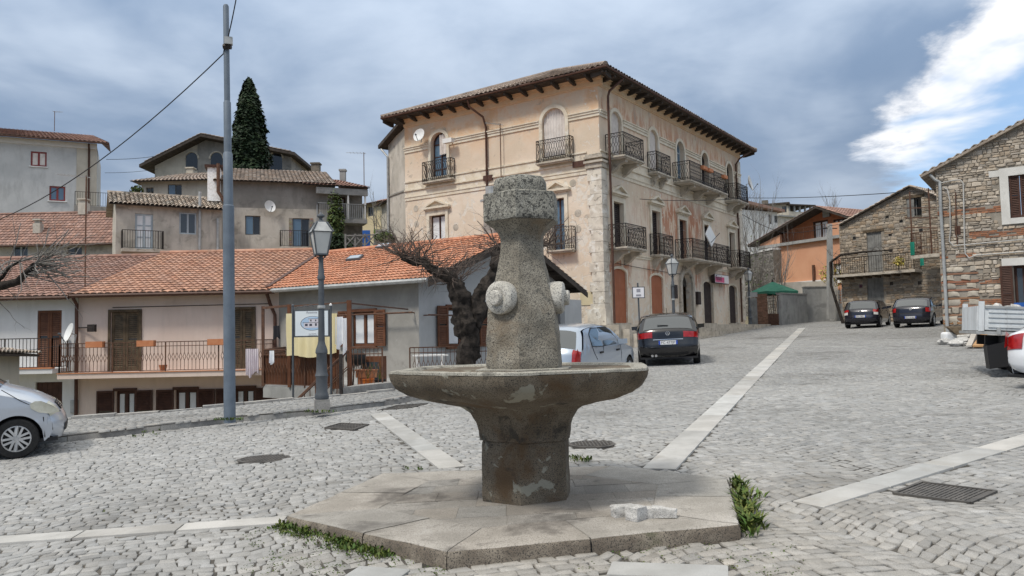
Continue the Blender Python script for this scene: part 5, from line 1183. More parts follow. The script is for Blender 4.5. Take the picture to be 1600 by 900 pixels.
    mb.prism([F.P(0, -1), F.P(F.L, -1), F.P(F.L, z2), F.P(0, z1)], F.n*-6); mb.build('wall', 'old_plaster', t); mb = MB(); mb.prism([F.P(-.5, z1-.25, .4), F.P(F.L, z2+.12, .4), F.P(F.L, z2+.3, .4), F.P(-.5, z1-.05, .4)], F.n*-7); mb.build('roof', 'soffit', t); mb = MB(); mb.tube([F.P(-.3, z1-.3, .3), F.P(.1, z1-.8, .1), F.P(.05, -1, .08)], .06, 6); mb.build('downpipe', 'zinc', t)
    mb = MB(); zz = F.uz(622, 303)[1]; F.box(mb, 0, F.L, zz, zz+.08, .002, .06); mb.build('string_course', 'dark_plaster', t)
    # middle house
    F = Fac(219, 55, 345, 55); t = thing('porch_house', 'beige house with recessed porch above the mossy pantile roof', 'house', F.P(F.L/2, 0, 0)); ze = F.uz(290, 282)[1]; L = [(228, 240, 293, 305, 'dark'), (262, 284, 288, 312, 'half')]; body(F, 0, F.L+1, -1, ze, 8, 'wall', 'beige_plaster', t, ops(F, L)); fit_windows(F, t, L)
    tiles(t, 'roof_tiles', 'tile_old', F.P(-.5, ze-.1, .6), F.P(F.L+1, ze-.1, .6), F.P(F.L+1, ze+1.35, -4), F.P(1.7, ze+1.35, -4), .28, .4, .06, .2); mb = MB(); mb.poly([F.P(-.5, ze-.1, .6), F.P(-.5, ze-.1, -8.4), F.P(1.7, ze+1.35, -4)]); mb.build('roof_side', 'tile_old', t); q = F.P(F.uz(262, 250)[0], ze+.95, -4); mb = MB(); mb.cbox(q, .5, .5, .75); mb.cbox(q+np.array([0, 0, .76]), .65, .65, .1); mb.build('chimney', 'beige_plaster', t)
    # villa with big gable
    F = Fac(240, 72, 456, 72); t = thing('hill_villa', 'dark villa with arched windows and wide shallow gable behind the cypress', 'house', F.P(F.L/2, 0, 0)); apx = F.uz(322, 219); le, re = F.uz(236, 262), F.uz(458, 246); uc = F.uz(309, 240)[0]
    zl = lambda u: le[1]+(apx[1]-le[1])*(u-le[0])/(apx[0]-le[0]) if u < apx[0] else apx[1]+(re[1]-apx[1])*(u-apx[0])/(re[0]-apx[0])
    mb = MB(); mb.prism([F.P(0, 0), F.P(uc, 0), F.P(uc, zl(uc)), F.P(0, zl(0))], F.n*-8); mb.build('wall', 'beige_plaster', t); mb = MB(); mb.prism([F.P(uc+.005, 0, .05), F.P(F.L, 0, .05), F.P(F.L, zl(F.L), .05), F.P(apx[0], apx[1], .05), F.P(uc+.005, zl(uc), .05)], F.n*-8); mb.build('front_wall', 'dark_plaster', t)
    for p, q in ((le, apx), (apx, re)):
        mb = MB(); d = 1 if p is le else 0; mb.prism([F.P(p[0]-.5*d, p[1]+.02-.25*d, 1.3), F.P(q[0]+.5*(1-d), q[1]+.02-.1*(1-d), 1.3), F.P(q[0]+.5*(1-d), q[1]+.30-.1*(1-d), 1.3), F.P(p[0]-.5*d, p[1]+.3-.25*d, 1.3)], F.n*-9); mb.build('roof_slope', 'soffit', t)
        tiles(t, 'roof_tiles', 'tile_old', F.P(p[0], p[1]+.31, 1.32) if d else F.P(q[0], q[1]+.31, 1.32), F.P(p[0], p[1]+.31, -8) if d else F.P(q[0], q[1]+.31, -8), F.P(apx[0], apx[1]+.33, -8), F.P(apx[0], apx[1]+.33, 1.32), .3, .42, .07, .2)
    for px in (300, 339, 364, 432):
        u, z = F.uz(px, 248); mb = MB(); n = 8; r = .55; mb.poly([F.P(u-r, z-1.1, .06), F.P(u+r, z-1.1, .06)]+[F.P(u+r*math.cos(math.pi*i/n), z+r*math.sin(math.pi*i/n), .06) for i in range(n+1)]); w = mb.build('arched_window', 'pane_dark', t); mb = MB()
        for i in range(n): mb.bar(F.P(u+.65*math.cos(math.pi*i/n), z+.65*math.sin(math.pi*i/n), .1), F.P(u+.65*math.cos(math.pi*(i+1)/n), z+.65*math.sin(math.pi*(i+1)/n), .1), .16, .1)
        mb.build('arch_trim', 'beige_plaster', w)
    # big pale house at the end of the row
    F = Fac(0, 56, 147, 58.6); t = thing('pale_house', 'tall pale grey house with red framed windows on the slope above the low roofs', 'house', F.P(F.L/2, 0, 0)); ze = F.uz(80, 219)[1]; L = [(48, 73, 237, 260, 'red'), (77, 102, 291, 314, 'redblue')]
    Dp = 8.5; q2 = at(165, hz(165), 66); body(F, -4, F.L, 0, ze, Dp, 'wall', 'pale_plaster', t, ops(F, L), .1); fit_windows(F, t, L)
    mb = MB(); zw = ze-.55; F.box(mb, -4, F.L+.02, zw+.1, zw+.5, .003, .12); mb.build('eave_band', 'white_paint', t)
    mb = MB(); F.box(mb, F.L-1.3, F.L+.05, 0, ze-.02, .003, .05); mb.build('corner_strip', 'beige_plaster', t)
    tiles(t, 'roof_tiles', 'tile_brown', F.P(-4.5, ze-.05, .8), F.P(F.L+.9, ze-.05, .8), F.P(F.L-.4, ze+1.45, -3.6), F.P(-4.5, ze+1.45, -3.6), .3, .4, .05, .12); mb = MB(); mb.poly([F.P(F.L+.9, ze-.05, .8), F.P(F.L+.9, ze+.1, -3.2), F.P(F.L-.4, ze+1.45, -3.6)]); mb.build('roof_side', 'tile_brown', t); gutter(t, F.P(-4.5, ze-.05, .8), F.P(F.L+.9, ze-.05, .8))
    u, _ = F.uz(139, 270); mb = MB(); mb.tube([F.P(u, ze-.2, .6), F.P(u, ze-.6, .12), F.P(u, 2, .12)], .07, 6); mb.build('downpipe', 'shutter_dark', t)
    a, z = F.uz(118, 326); b, _ = F.uz(186, 326); mb = MB(); F.box(mb, a, b, z-3, z, -.5, 1.6); te = mb.build('side_terrace', 'dark_plaster', t); railing(F, a+.05, b-.05, z, 1.05, 1.5, 'iron', te, 'plain', .16, 0)
    # low brown roofs
    F = Fac(-30, 46, 190, 46); t = thing('low_house', 'low house with brown tiled roof and stubby chimneys below the pale house', 'house', F.P(F.L/2, 0, 0)); ze = F.uz(100, 374)[1]; L = [(20, 44, 384, 405, 'blue'), (104, 128, 386, 402, 'dark')]; body(F, -3, F.L-.1, -2, ze, 6, 'wall', 'old_plaster', t, ops(F, L)); fit_windows(F, t, L); zr = at(100, 334, 49.0)[2]; A, B, C, D = gable_side_roof(F, t, -3, F.L, ze, 6, zr-ze, .5, 'tile_brown', .2, .1, rg=.2); gutter(t, A, B, 'brown_metal')
    for px, py, w, h, dd in ((89, 338, .5, .75, -2.9), (47, 362, .42, .6, -.8)):
        q = F.P(F.uz(px, py)[0], ze+(zr-ze)*(-dd/3.0)-.05, dd); mb = MB(); mb.cbox(q, w, w, h); mb.cbox(q+np.array([0, 0, h+.001]), w*.7, w*.7, .18); mb.cbox(q+np.array([0, 0, h+.19]), w*1.15, w*1.15, .08); mb.build('chimney', 'old_plaster', t)
    mb = MB(); mb.lathe(at(20, 470, 36)*np.array([1, 1, 0]), [(.42, 0), (.45, .3), (.42, 3.35), (.3, 3.55), (.12, 3.62), (.12, 3.75)], 14); mb.build('water_tank', 'grey_metal', None, smooth=40, label='blue grey plastic water tank behind the brown roof', cat='water tank')
    # garden shed
    F = Fac(-60, 14.6, 31, 17.3); t = thing('garden_shed', 'small beige rendered shed with pale tile roof behind the silver hatchback', 'shed', F.P(F.L/2, LOWZ, 0)); ze = F.uz(20, 548)[1]; body(F, 0, F.L, LOWZ, ze, 2.5, 'wall', 'beige_plaster', t); tiles(t, 'roof_tiles', 'tile_grey', F.P(0, ze-.02, .35), F.P(F.L+.15, ze-.10, .35), F.P(F.L+.15, ze+.12, -1.3), F.P(0, ze+.25, -1.3), .2, .3, .05, .3); u, z = F.uz(11, 598); mb = MB(); F.box(mb, u-.08, u+.08, z-.06, z+.06, .003, .012); mb.build('house_number_plate', 'white_paint', t)
build_back()
# dishes and antennas on the near houses
q = FW.P(*FW.uz(111, 521, .9), .9); dish(q, FW.n*.8+FW.e*-.75+np.array([0, 0, .35]), .34, 'white satellite dish on the balcony between the white and pink houses')
dish(PA.P(*PA.uz(656, 212, .4), .4), PA.n+PA.e*.1+np.array([0, 0, .3]), .36, 'satellite dish beside the small arched palazzo window with open curtain'); dish(PB.P(*PB.uz(1170, 287, 1.2), 1.2), PB.n+PB.e*.15+np.array([0, 0, .2]), .50, 'satellite dish on the palazzo balcony nearest the green parasol')
u, z = PB.uz(1108, 369, 1.1); t = thing('flat_antenna', 'square white satellite antenna standing cornerwise on the long palazzo balcony', 'antenna', PB.P(u, z-.6, 1.1)); mb = MB(); nn = PB.n+np.array([0, 0, .2]); nn /= np.linalg.norm(nn); e1 = PB.e*.75+PB.k*.62; e1 /= np.linalg.norm(e1); e2 = np.cross(nn, e1); mb.box(PB.P(u, z, 1.15)-e1*.42-e2*.42, e1*.84, e2*.84, nn*.05); mb.build('panel', 'dish', t); mb = MB(); mb.tube([PB.P(u, z-.6, 1.0), PB.P(u, z, 1.14)], .03, 6); mb.tube([PB.P(u-.1, z-.4, 1.2), PB.P(u-.15, z+.1, 1.75)], .02, 5); mb.build('stand', 'lamp_paint', t)
def antenna(base, h, label, yagi=None, elems=9, d=(1, .2, 0), L=1.0, r=.025):
    t = thing('television_antenna', label, 'antenna', base); b = np.array(base, float); k = np.array([0, 0, 1.0]); mb = MB(); mb.tube([b, b+k*h], r, 5); mb.build('mast', 'rust_iron', t); d = np.array(d, float); d /= np.linalg.norm(d); s = np.cross(d, k); mb = MB(); p = b+k*(h-.05); mb.bar(p-d*.15, p+d*L, .02)
    for i in range(elems): q = p+d*(L*(i+.3)/elems-.1); w = .28-.015*i; mb.bar(q-s*w, q+s*w, .012); 
    mb.build('aerial', 'zinc', t)
antenna(FP.P(.05, PINK_ZE-.8, -.3), 4.9, 'tall antenna mast rising from the junction of the pink and white roofs', d=(-1, -.1, .1), L=1.1); antenna(at(85, 205, 60), 1.6, 'thin antenna on the ridge of the tall pale house', L=.6, elems=5); antenna(at(569, 300, 48), 2.5, 'slender mast antenna beside the hipped roof balcony house', d=(-1, 0, .05), L=1.1, elems=5)
antenna(PA.P(PA.uz(787, 288)[0], PZ['zt']-5.2, .2), 4.0, 'thin antenna mast against the palazzo wall between its two arched windows', d=-PA.e+np.array([0, 0, .25]), L=.95, elems=8)
u, z = PA.uz(708, 222); t = thing('floodlight', 'white floodlight on a bracket beside the small arched palazzo window', 'lamp', PA.P(u, z, .1)); mb = MB(); PA.box(mb, u-.28, u+.28, z-.12, z+.1, .25, .5); mb.build('lamp_body', 'white_paint', t); mb = MB(); mb.bar(PA.P(u, z-.05, 0), PA.P(u, z-.05, .3), .05); mb.build('bracket', 'iron', t)
# ------------------------------------------------------------------ the right-hand side
FS = Fac(1318, 48.0, 1472, 43.5)
def build_stone():
    t = thing('stone_house', 'grey rubble stone house with long iron balcony and grey board door', 'house', FS.P(FS.L/2, 1.7, 0))
    apx = FS.uz(1423, 292); le = FS.uz(1314, 352); re = FS.uz(1478, 312); zb = 1.2; u1 = FS.L+2.5
    zl = lambda u: le[1]+(apx[1]-le[1])*(u-le[0])/(apx[0]-le[0]) if u < apx[0] else apx[1]+(re[1]-apx[1])*(u-apx[0])/(re[0]-apx[0])
    h1, h2, h3 = FS.rect(1417, 1440, 309, 343), FS.rect(1354.5, 1377.5, 362, 395), FS.rect(1355, 1381, 434, 480); h3 = (*h3[:2], zb+.4, h3[3]); zslab = FS.uz(1395, 425)[1]; h2 = (*h2[:2], zslab, h2[3])
    holes = [h1, h2, h3]; mb = MB(); FS.wall(mb, 0, u1, zb, le[1], [h2, h3], .3)
    # gable part with the upper opening
    us = sorted({0, h1[0], h1[1], apx[0], u1})
    for a, b in zip(us, us[1:]):
        if a >= h1[0] and b <= h1[1]: mb.poly([FS.P(a, le[1]), FS.P(b, le[1]), FS.P(b, h1[2]), FS.P(a, h1[2])]); mb.poly([FS.P(a, h1[3]), FS.P(b, h1[3]), FS.P(b, zl(b)), FS.P(a, zl(a))])
        else: mb.poly([FS.P(a, le[1]), FS.P(b, le[1]), FS.P(b, zl(b)), FS.P(a, zl(a))])
    for o in ((0, 0, 0, -8), (u1, 0, u1, -8)): mb.quad(FS.P(o[0], zb, o[1]), FS.P(o[2], zb, o[3]), FS.P(o[2], le[1], o[3]), FS.P(o[0], le[1], o[1]))
    mb.build('wall', 'mortar', t, smooth='raw')
    put = [FS.uz(px, py) for px, py in ((1335, 372), (1391, 366), (1392, 392), (1439, 360), (1438, 388), (1345, 447), (1393, 443), (1437, 442), (1386, 340), (1408, 345))]; ph = [(u-.11, u+.11, z-.11, z+.11) for u, z in put]
    bl = masonry(FS, 0, u1-.02, zb, apx[1], .10, .24, .14, .42, [(.36, .30, .235), (.42, .36, .29), (.29, .25, .20), (.46, .39, .31), (.32, .285, .245), (.39, .30, .215)], holes+ph, .035, inside=lambda u, z: z < zl(u)-.08 and not (zslab-.16 < z < zslab+.02))
    emit(bl, 'stone', 'stone', t)
    for u, z in put: mb = MB(); FS.box(mb, u-.1, u+.1, z-.1, z+.1, -.02, .004); mb.build('putlog_hole', 'pane_dark', t)
    planked(FS, h2[0], h2[1], h2[2], h2[3], -.12, 'grey_wood', t, 'shutter', 4); planked(FS, h3[0], h3[1], h3[2], h3[3], -.15, 'grey_wood', t, 'door', 5)
    m = (h1[0]+h1[1])/2; planked(FS, h1[0], m, h1[2], h1[3], -.05, 'grey_wood', t, 'shutter', 3); window(FS, h1, t, 'grey_wood', 'pane_dark', .25, 1, 0, .07)
    for r in (h1, h2): mb = MB(); FS.box(mb, r[0]-.2, r[1]+.2, r[3], r[3]+.14, -.02, .05); mb.build('lintel', 'shutter_wood', t)
    mb = MB(); FS.box(mb, -.1, FS.L-.9, zslab-.14, zslab, .002, .95); b = mb.build('balcony', 'balcony_stone', t); railing(FS, -.05, FS.L-.95, zslab, .98, .9, 'iron', b, 'plain', .14, .88)
    for i in range(9): u = .2+i*(FS.L-1.3)/8; mb = MB(); FS.box(mb, u-.06, u+.06, zslab-.28, zslab-.142, .002, .85); mb.build('balcony_joist', 'shutter_wood', b)
    for p, q in ((le, apx), (apx, re)):
        n = 22; k = FS.k
        tiles(t, 'roof_tiles', 'tile_grey', FS.P(p[0], p[1]+.02, .25) if p is le else FS.P(u1, zl(u1)+.02, .25), FS.P(p[0], p[1]+.02, -8) if p is le else FS.P(u1, zl(u1)+.02, -8), FS.P(apx[0], apx[1]+.04, -8), FS.P(apx[0], apx[1]+.04, .25), .24, .36, .08, .3, jit=.06)
    # little upper stair landing with green netting at the far corner
    a, z = FS.uz(1447, 402); b2, _ = FS.uz(1474, 402); mb = MB(); FS.box(mb, a, b2+1, z-.18, z, .5, 1.9); la = mb.build('landing', 'balcony_stone', t); railing(FS, a+.05, b2+.9, z, 1.25, 1.85, 'rust_iron', la, 'plain', .13, 1.2)
    for u in (a+.1, a+1.1): mb = MB(); mb.bar(FS.P(u, z, 1.85), FS.P(u, z+3.6, 1.85), .06); mb.build('scaffold_pole', 'rust_iron', t)
    for i in range(3): zz = z+1.5+.55*i; mb = MB(); mb.bar(FS.P(a-.3, zz+.1, 1.85), FS.P(b2+.8, zz-.15, 1.7), .05); mb.build('scaffold_rail', 'rust_iron', t)
    drape(FS, a+.02, a+.25, z+.02, z+.75, 1.92, .03, 'green_net', 'green_net', t, 3); drape(FS, a+.5, a+.7, z-.6, z-.2, 1.95, .04, 'hanging_net', 'green_net', t, 2)
    return zl
build_stone()
FR = Fac(1474, 28.0, 1600, 26.6)
def build_right():
    t = thing('brick_and_stone_house', 'warm rubble house with brick bands and quoins, white framed shuttered window and scalloped verge', 'house', FR.P(4, .8, 0)); zb = .6; U = FR.L+3.6
    e0, e1 = FR.uz(1456, 268), FR.uz(1598, 192); sl = (e1[1]-e0[1])/(e1[0]-e0[0]); zl = lambda u: e0[1]+sl*(u-e0[0])
    w = FR.rect(1577, 1612, 273, 340); w2 = FR.rect(1585, 1618, 414, 480); w2 = (w2[0], w2[1], FR.uz(1600, 505)[1], w2[3]); holes = [w, w2]
    put = [FR.uz(px, py) for px, py in ((1556, 290), (1554, 337), (1557, 440), (1480, 345))]; ph = [(u-.11, u+.11, z-.09, z+.09) for u, z in put]
    mb = MB(); ztop = zl(0); FR.wall(mb, 0, U, zb, min(ztop, w[3]+.6), holes, .25); z_ = min(ztop, w[3]+.6); mb.poly([FR.P(0, z_), FR.P(U, z_), FR.P(U, zl(U)), FR.P(0, zl(0))]); mb.quad(FR.P(0, zb, 0), FR.P(0, zb, -9), FR.P(0, zl(0), -9), FR.P(0, zl(0), 0)); mb.quad(FR.P(U, zb, 0), FR.P(U, zb, -9), FR.P(U, zl(U), -9), FR.P(U, zl(U), 0)); mb.build('wall', 'mortar', t, smooth='raw')
    # brick courses
    bands = []
    for py, hh in ((329, .22), (367, .26), (397, .16), (440, .18), (472, .2), (499, .13)): z = FR.uz(1530, py)[1]; bands.append((z-hh/2, z+hh/2))
    br = []
    rp = [(.36, .165, .095), (.42, .20, .115), (.33, .17, .11), (.40, .23, .15)]
    uend = {2: 1.15, 5: 1.6}
    for i, (c, d) in enumerate(bands):
        nrow = max(2, round((d-c)/.07)); h = (d-c)/nrow; ue = uend.get(i, U); ust = 0 if i != 1 else .95
        for r in range(nrow):
            u = ust-random.uniform(0, .2)
            while u < ue:
                wd = random.uniform(.2, .28); a, b = max(u, ust), min(u+wd, ue); u += wd
                if b-a < .06 or any(x[0]-.2 < (a+b)/2 < x[1]+.2 and x[2]-.2 < c+r*h+h/2 < x[3]+.2 for x in holes): continue
                if random.random() < .12: continue
                cc = random.choice(rp); tt = random.uniform(.75, 1.15); o = random.uniform(.012, .03); m_ = MB(); FR.box(m_, a+.008, b-.008, c+r*h+.007, c+(r+1)*h-.007, -.01, o); br.append((m_.v, m_.f, tuple(x*tt for x in cc), 0, 0))
    emit(br, 'brick', 'brick', t, 200)
    # quoin pier of stone blocks framed in brick at the corner
    qz0, qz1 = FR.uz(1500, 505)[1], FR.uz(1500, 415)[1]; rows = 7
    for i in range(rows):
        zc = qz0+(qz1-qz0)*i/rows; hq = (qz1-qz0)/rows; ex = [(0.02, .55), (.62, 1.15)] if i % 2 else [(.02, .72), (.79, 1.15)]
        for a, b in ex: q = masonry(FR, a, b, zc+.05, zc+hq-.03, hq-.08, hq-.08, (b-a)*.98, (b-a)*1.02, [(.50, .45, .375), (.44, .40, .34)], proud=.06, rnd=0); emit(q, 'quoin_block', 'stone', t, 1)
        m_ = MB(); m_.col = tuple(x*random.uniform(.8, 1.1) for x in random.choice(rp)); FR.box(m_, .0, 1.17, zc-.025, zc+.035, -.01, .035); m_.build('brick_course', 'brick', t)
    pal = [(.50, .43, .345), (.43, .37, .30), (.57, .50, .415), (.37, .32, .265), (.47, .385, .295), (.53, .475, .41)]
    inb = lambda u, z: z < zl(u)-.10 and not any(c-.01 < z < d+.01 and u < uend.get(i, 99) and (i != 1 or u > .95) for i, (c, d) in enumerate(bands)) and not (u < 1.17 and qz0 < z < qz1)
    wsur = (w[0]-.28, w[1]+.3, w[2]-.22, w[3]+.3); wl = (w2[0]-.35, w2[1]+.3, w2[2], w2[3]+.28)
    bl = masonry(FR, 0, U-.02, zb+.3, zl(U), .08, .18, .11, .33, pal, [wsur, wl]+ph, .04, inside=inb); vis = [b for b in bl if b[3] < FR.L+.4]; rest = [b for b in bl if b[3] >= FR.L+.4]
    vis.sort(key=lambda b: -abs((b[0][2]-b[0][0]) @ FR.e)*abs((b[0][5]-b[0][1])[2])); emit(vis, 'stone', 'stone', t, 300, key=lambda b: 0); emit(rest, 'stone', 'stone', t)
    for u, z in put: mb = MB(); FR.box(mb, u-.1, u+.1, z-.09, z+.09, -.05, -.002); mb.build('putlog_hole', 'pane_dark', t)
    # white rendered window surround, brown shutters
    a, b, c, d = w; mb = MB(); FR.box(mb, a-.26, a, c-.2, d+.28, .0, .06); FR.box(mb, b, b+.26, c-.2, d+.28, .0, .06); FR.box(mb, a, b, d, d+.28, .0, .058); FR.box(mb, a, b, c-.2, c, .0, .09); mb.build('window_surround', 'surround', t); louvre(FR, a+.01, (a+b)/2-.005, c+.01, d-.01, -.06, 'shutter_dark', t, 'shutter', .06); louvre(FR, (a+b)/2+.005, b-.01, c+.01, d-.01, -.06, 'shutter_dark', t, 'shutter', .06)
    a, b, c, d = w2; mb = MB(); FR.box(mb, a-.33, b+.3, d, d+.26, .0, .07); mb.build('lintel', 'surround', t); window(FR, w2, t, 'shutter_dark', 'pane', .2, 1, 0, .09); lo = FR.uz(1563, 440, .1)[0]; louvre(FR, lo, a-.03, c, d+.0, .08, 'shutter_dark', t, 'shutter', .06)
    mb = MB(); q = FR.uz(1558, 272); FR.box(mb, q[0]-.25, q[0]+.12, q[1]-.1, q[1]+.12, .0, .05); mb.build('render_patch', 'surround', t)
    # roof edge: big scalloped verge tiles and roof plane behind
    k = FR.k; n = 26; A = FR.P(e0[0]-.35, zl(e0[0]-.35), .22); B = FR.P(U+.4, zl(U+.4), .22); mb = MB(); mb.prism([A-k*.05, B-k*.05, B+k*.04, A+k*.04], FR.n*-9.4); mb.build('roof_deck', 'tile_grey', t)
    for i in range(n):
        f = (i+.5)/n; p = A*(1-f)+B*f; s_ = np.linalg.norm(B-A)/n; d = (B-A)/np.linalg.norm(B-A); m_ = MB(); m_.col = hsv(.25)
        pts = [p+d*s_*x+k*(.03+h) for x, h in ((-.52, -.02), (-.3, .05), (0, .085), (.3, .05), (.52, -.02))]; m_.add(pts+[q-FR.n*.5 for q in pts]+[q-k*.035 for q in pts], [(j, j+1, 6+j, 5+j) for j in range(4)]+[(10+j, 11+j, j+1, j) for j in range(4)]); m_.build('verge_tile', 'tile_grey', t, smooth='raw')
    tiles(t, 'roof_tiles', 'tile_grey', A-FR.n*.3+k*.05, A-FR.n*9.2+k*.05, B-FR.n*9.2+k*.05, B-FR.n*.3+k*.05, .26, .38, .08, .25, jit=.05)
    # pipes and conduits
    def run(pts, r, mat, nm): mb = MB(); mb.tube([FR.P(*FR.uz(px, py, .1), .1) for px, py in pts], r, 6); mb.build(nm, mat, t, smooth=60)
    run([(1453, 273), (1461, 281), (1468, 284), (1470, 330), (1476, 430), (1481, 526)], .06, 'zinc', 'downpipe'); run([(1470, 286), (1489, 282), (1500, 281), (1505, 286), (1506, 330), (1507, 380), (1508, 396), (1514, 403), (1525, 399), (1600, 393)], .025, 'conduit', 'conduit'); run([(1474, 293), (1480, 296), (1484, 312), (1485, 360), (1483, 377), (1490, 384), (1500, 383), (1600, 374)], .022, 'conduit', 'conduit'); run([(1493, 300), (1494, 360), (1496, 382)], .02, 'rust_iron', 'conduit')
    mb = MB(); a = FR.uz(1497, 360)[0]; zz = FR.uz(1497, 360)[1]; FR.box(mb, a-.1, a+.08, zz-.15, zz+.15, .0, .07); mb.build('junction_box', 'shutter_dark', t)
    return t
build_right()
# orange house up the lane
def build_orange():
    F = Fac(1194, 63, 1325, 56); t = thing('orange_house', 'bright orange house with timber gable and upper balcony above the garden walls', 'house', F.P(F.L/2, 2, 0)); apx = F.uz(1282, 326); le = F.uz(1180, 383); re = F.uz(1335, 343); zs = F.uz(1245, 379.5)[1]; zb = 1.5
    lw = (F.rect(1303, 1326, 411, 436)); U = F.L+1.5; mb = MB(); F.wall(mb, .3, U, zb, zs, [lw], .15); mb.quad(F.P(.3, zb), F.P(.3, zb, -9), F.P(.3, zs, -9), F.P(.3, zs)); mb.build('wall', 'orange_plaster', t, smooth='raw')
    zl = lambda u: le[1]+(apx[1]-le[1])*(u-le[0])/(apx[0]-le[0]) if u < apx[0] else apx[1]+(re[1]-apx[1])*(u-apx[0])/(re[0]-apx[0])
    d1 = F.rect(1261, 1284, 344, 374); d1 = (*d1[:2], zs, d1[3]); d2 = F.rect(1292, 1313, 341, 358); rc = .7
    G2 = FacP(F.P(0, 0, -rc), F.e); G2.L = F.L; mb = MB(); us = sorted({1.0, d1[0], d1[1], d2[0], d2[1], apx[0], U})
    for a, b in zip(us, us[1:]):
        m = (a+b)/2; hole = d1 if d1[0] < m < d1[1] else d2 if d2[0] < m < d2[1] else None
        if hole is d2: mb.poly([G2.P(a, zs), G2.P(b, zs), G2.P(b, d2[2]), G2.P(a, d2[2])])
        lo = hole[3] if hole else zs; mb.poly([G2.P(a, lo), G2.P(b, lo), G2.P(b, max(lo, zl(b))), G2.P(a, max(lo, zl(a)))])
    mb.build('gable_wall', 'dark_orange', t, smooth='raw'); window(G2, d1, t, 'shutter_dark', 'curtain_white', .1, 1, 0, .12, name='balcony_door'); window(G2, d2, t, 'shutter_dark', 'curtain_white', .1, 2, 0, .1); window(F, lw, t, 'shutter_dark', 'curtain_white', .1, 1, 0, .12)
    mb = MB(); F.box(mb, .05, U, zs-.1, zs+.12, -rc, .3); b = mb.build('balcony', 'concrete', t); a, bb = F.rect(1195, 1222, 365, 380)[:2]
    mb = MB(); mb.prism([F.P(.1, zs+.12, .2), F.P(bb, zs+.12, .2), F.P(bb, zl(bb)-.35, .2), F.P(.1, zl(.1)-.25, .2)], F.n*-.15); mb.build('parapet', 'orange_plaster', b); railing(F, bb, F.uz(1292, 370)[0], zs+.12, .95, .2, 'rust_iron', b, 'plain', .16)
    c = F.uz(1295, 368)[0]; mb = MB(); F.box(mb, c, U, zs+.12, zs+1.05, .05, .2); mb.build('parapet', 'orange_plaster', b)
    for p, q in ((le, apx), (apx, re)):
        mb = MB(); d = p is le; p2 = F.P(p[0]-.3*d, p[1]-.15*d, .55); q2 = F.P(q[0], q[1], .55); mb.prism([p2, q2, q2+F.k*.16, p2+F.k*.16], F.n*-10); mb.build('roof_slope', 'soffit', t); A, B, C, D = (p2, p2-F.n*10, q2-F.n*10, q2) if d else (q2, q2-F.n*10, p2-F.n*10, p2); tiles(t, 'roof_tiles', 'tile_brown', *[x+F.k*.17 for x in (A, B, C, D)], .3, .42, .05)
    mb = MB(); z = F.uz(1283, 331)[1]; F.box(mb, apx[0]-.3, apx[0]+.3, z-.35, z+.35, -.68, -.55); mb.build('gable_vent', 'concrete', t)
    mb = MB(); z = F.uz(1250, 440)[1]; F.box(mb, 1.0, U, z-.35, z, .002, .12); mb.build('white_band', 'white_paint', t); u = F.uz(1274, 430)[0]; mb = MB(); F.box(mb, u-.08, u+.08, F.uz(1274, 445)[1], F.uz(1274, 414)[1], .1, .25); mb.build('stove_pipe', 'rust_iron', t)
build_orange()
# garden walls, gate, pillar, parasol
def wallbox(name, label, px0, d0, px1, d1, py_top, thick, mat, z0=1.4, cat='wall', coping=None):
    F = Fac(px0, d0, px1, d1); z = F.uz((px0+px1)/2, py_top)[1]; t = thing(name, label, cat, F.P(F.L/2, 1.8, 0)); mb = MB(); F.box(mb, 0, F.L, z0, z, -thick, 0); mb.build('wall', mat, t)
    if coping: mb = MB(); F.box(mb, -.03, F.L+.03, z+.002, z+.08, -thick-.05, .05); mb.build('coping', coping, t)
    return F, t, z
wallbox('garden_wall', 'smooth grey rendered garden wall next to the iron gate', 1222, 50.0, 1263, 52.5, 460, .3, 'concrete', coping='kerbstone'); wallbox('garden_wall', 'taller patched grey wall ending at the concrete pole', 1259, 53, 1297, 53.0, 449, .3, 'concrete', coping='kerbstone'); F, t, z = wallbox('garden_wall', 'low block wall with pierced decorative panel between concrete pole and stone house', 1300, 53, 1330, 51, 475, .2, 'concrete')
mb = MB()
for i in range(4):
    for j in range(3): u = .12+i*.32; zz = z+.01+j*.33; F.box(mb, u, u+.30, zz, zz+.04, -.15, -.05); F.box(mb, u, u+.04, zz, zz+.31, -.15, -.05); F.box(mb, u+.12, u+.30, zz+.14, zz+.19, -.14, -.06)
mb.build('pierced_panel', 'conduit', t)
F, t, z = wallbox('garden_wall', 'long grey back wall under the orange house', 1215, 57, 1312, 56, 440, .3, 'old_plaster')
F = Fac(1183, 50.2, 1201, 50.0); t = thing('brick_pillar', 'rough brick gate pillar beside the green parasol', 'pillar', F.P(F.L/2, 1.7, 0)); z0, z1 = 1.5, F.uz(1192, 459)[1]; mb = MB(); F.box(mb, 0, F.L, z0, z1, -.6, -.01); mb.build('core', 'mortar_dark', t); z = z0; bl = []
while z < z1-.05:
    u = -random.uniform(0, .2)
    while u < F.L:
        w_ = random.uniform(.2, .28); a, b = max(u, 0), min(u+w_, F.L); u += w_
        if b-a > .05: m_ = MB(); F.box(m_, a+.007, b-.007, z+.007, z+.068, -.03, random.uniform(0, .02)); tt = random.uniform(.7, 1.2); bl.append((m_.v, m_.f, (.27*tt, .15*tt, .10*tt), 0, 0))
    z += .075
emit(bl, 'brick', 'brick', t)
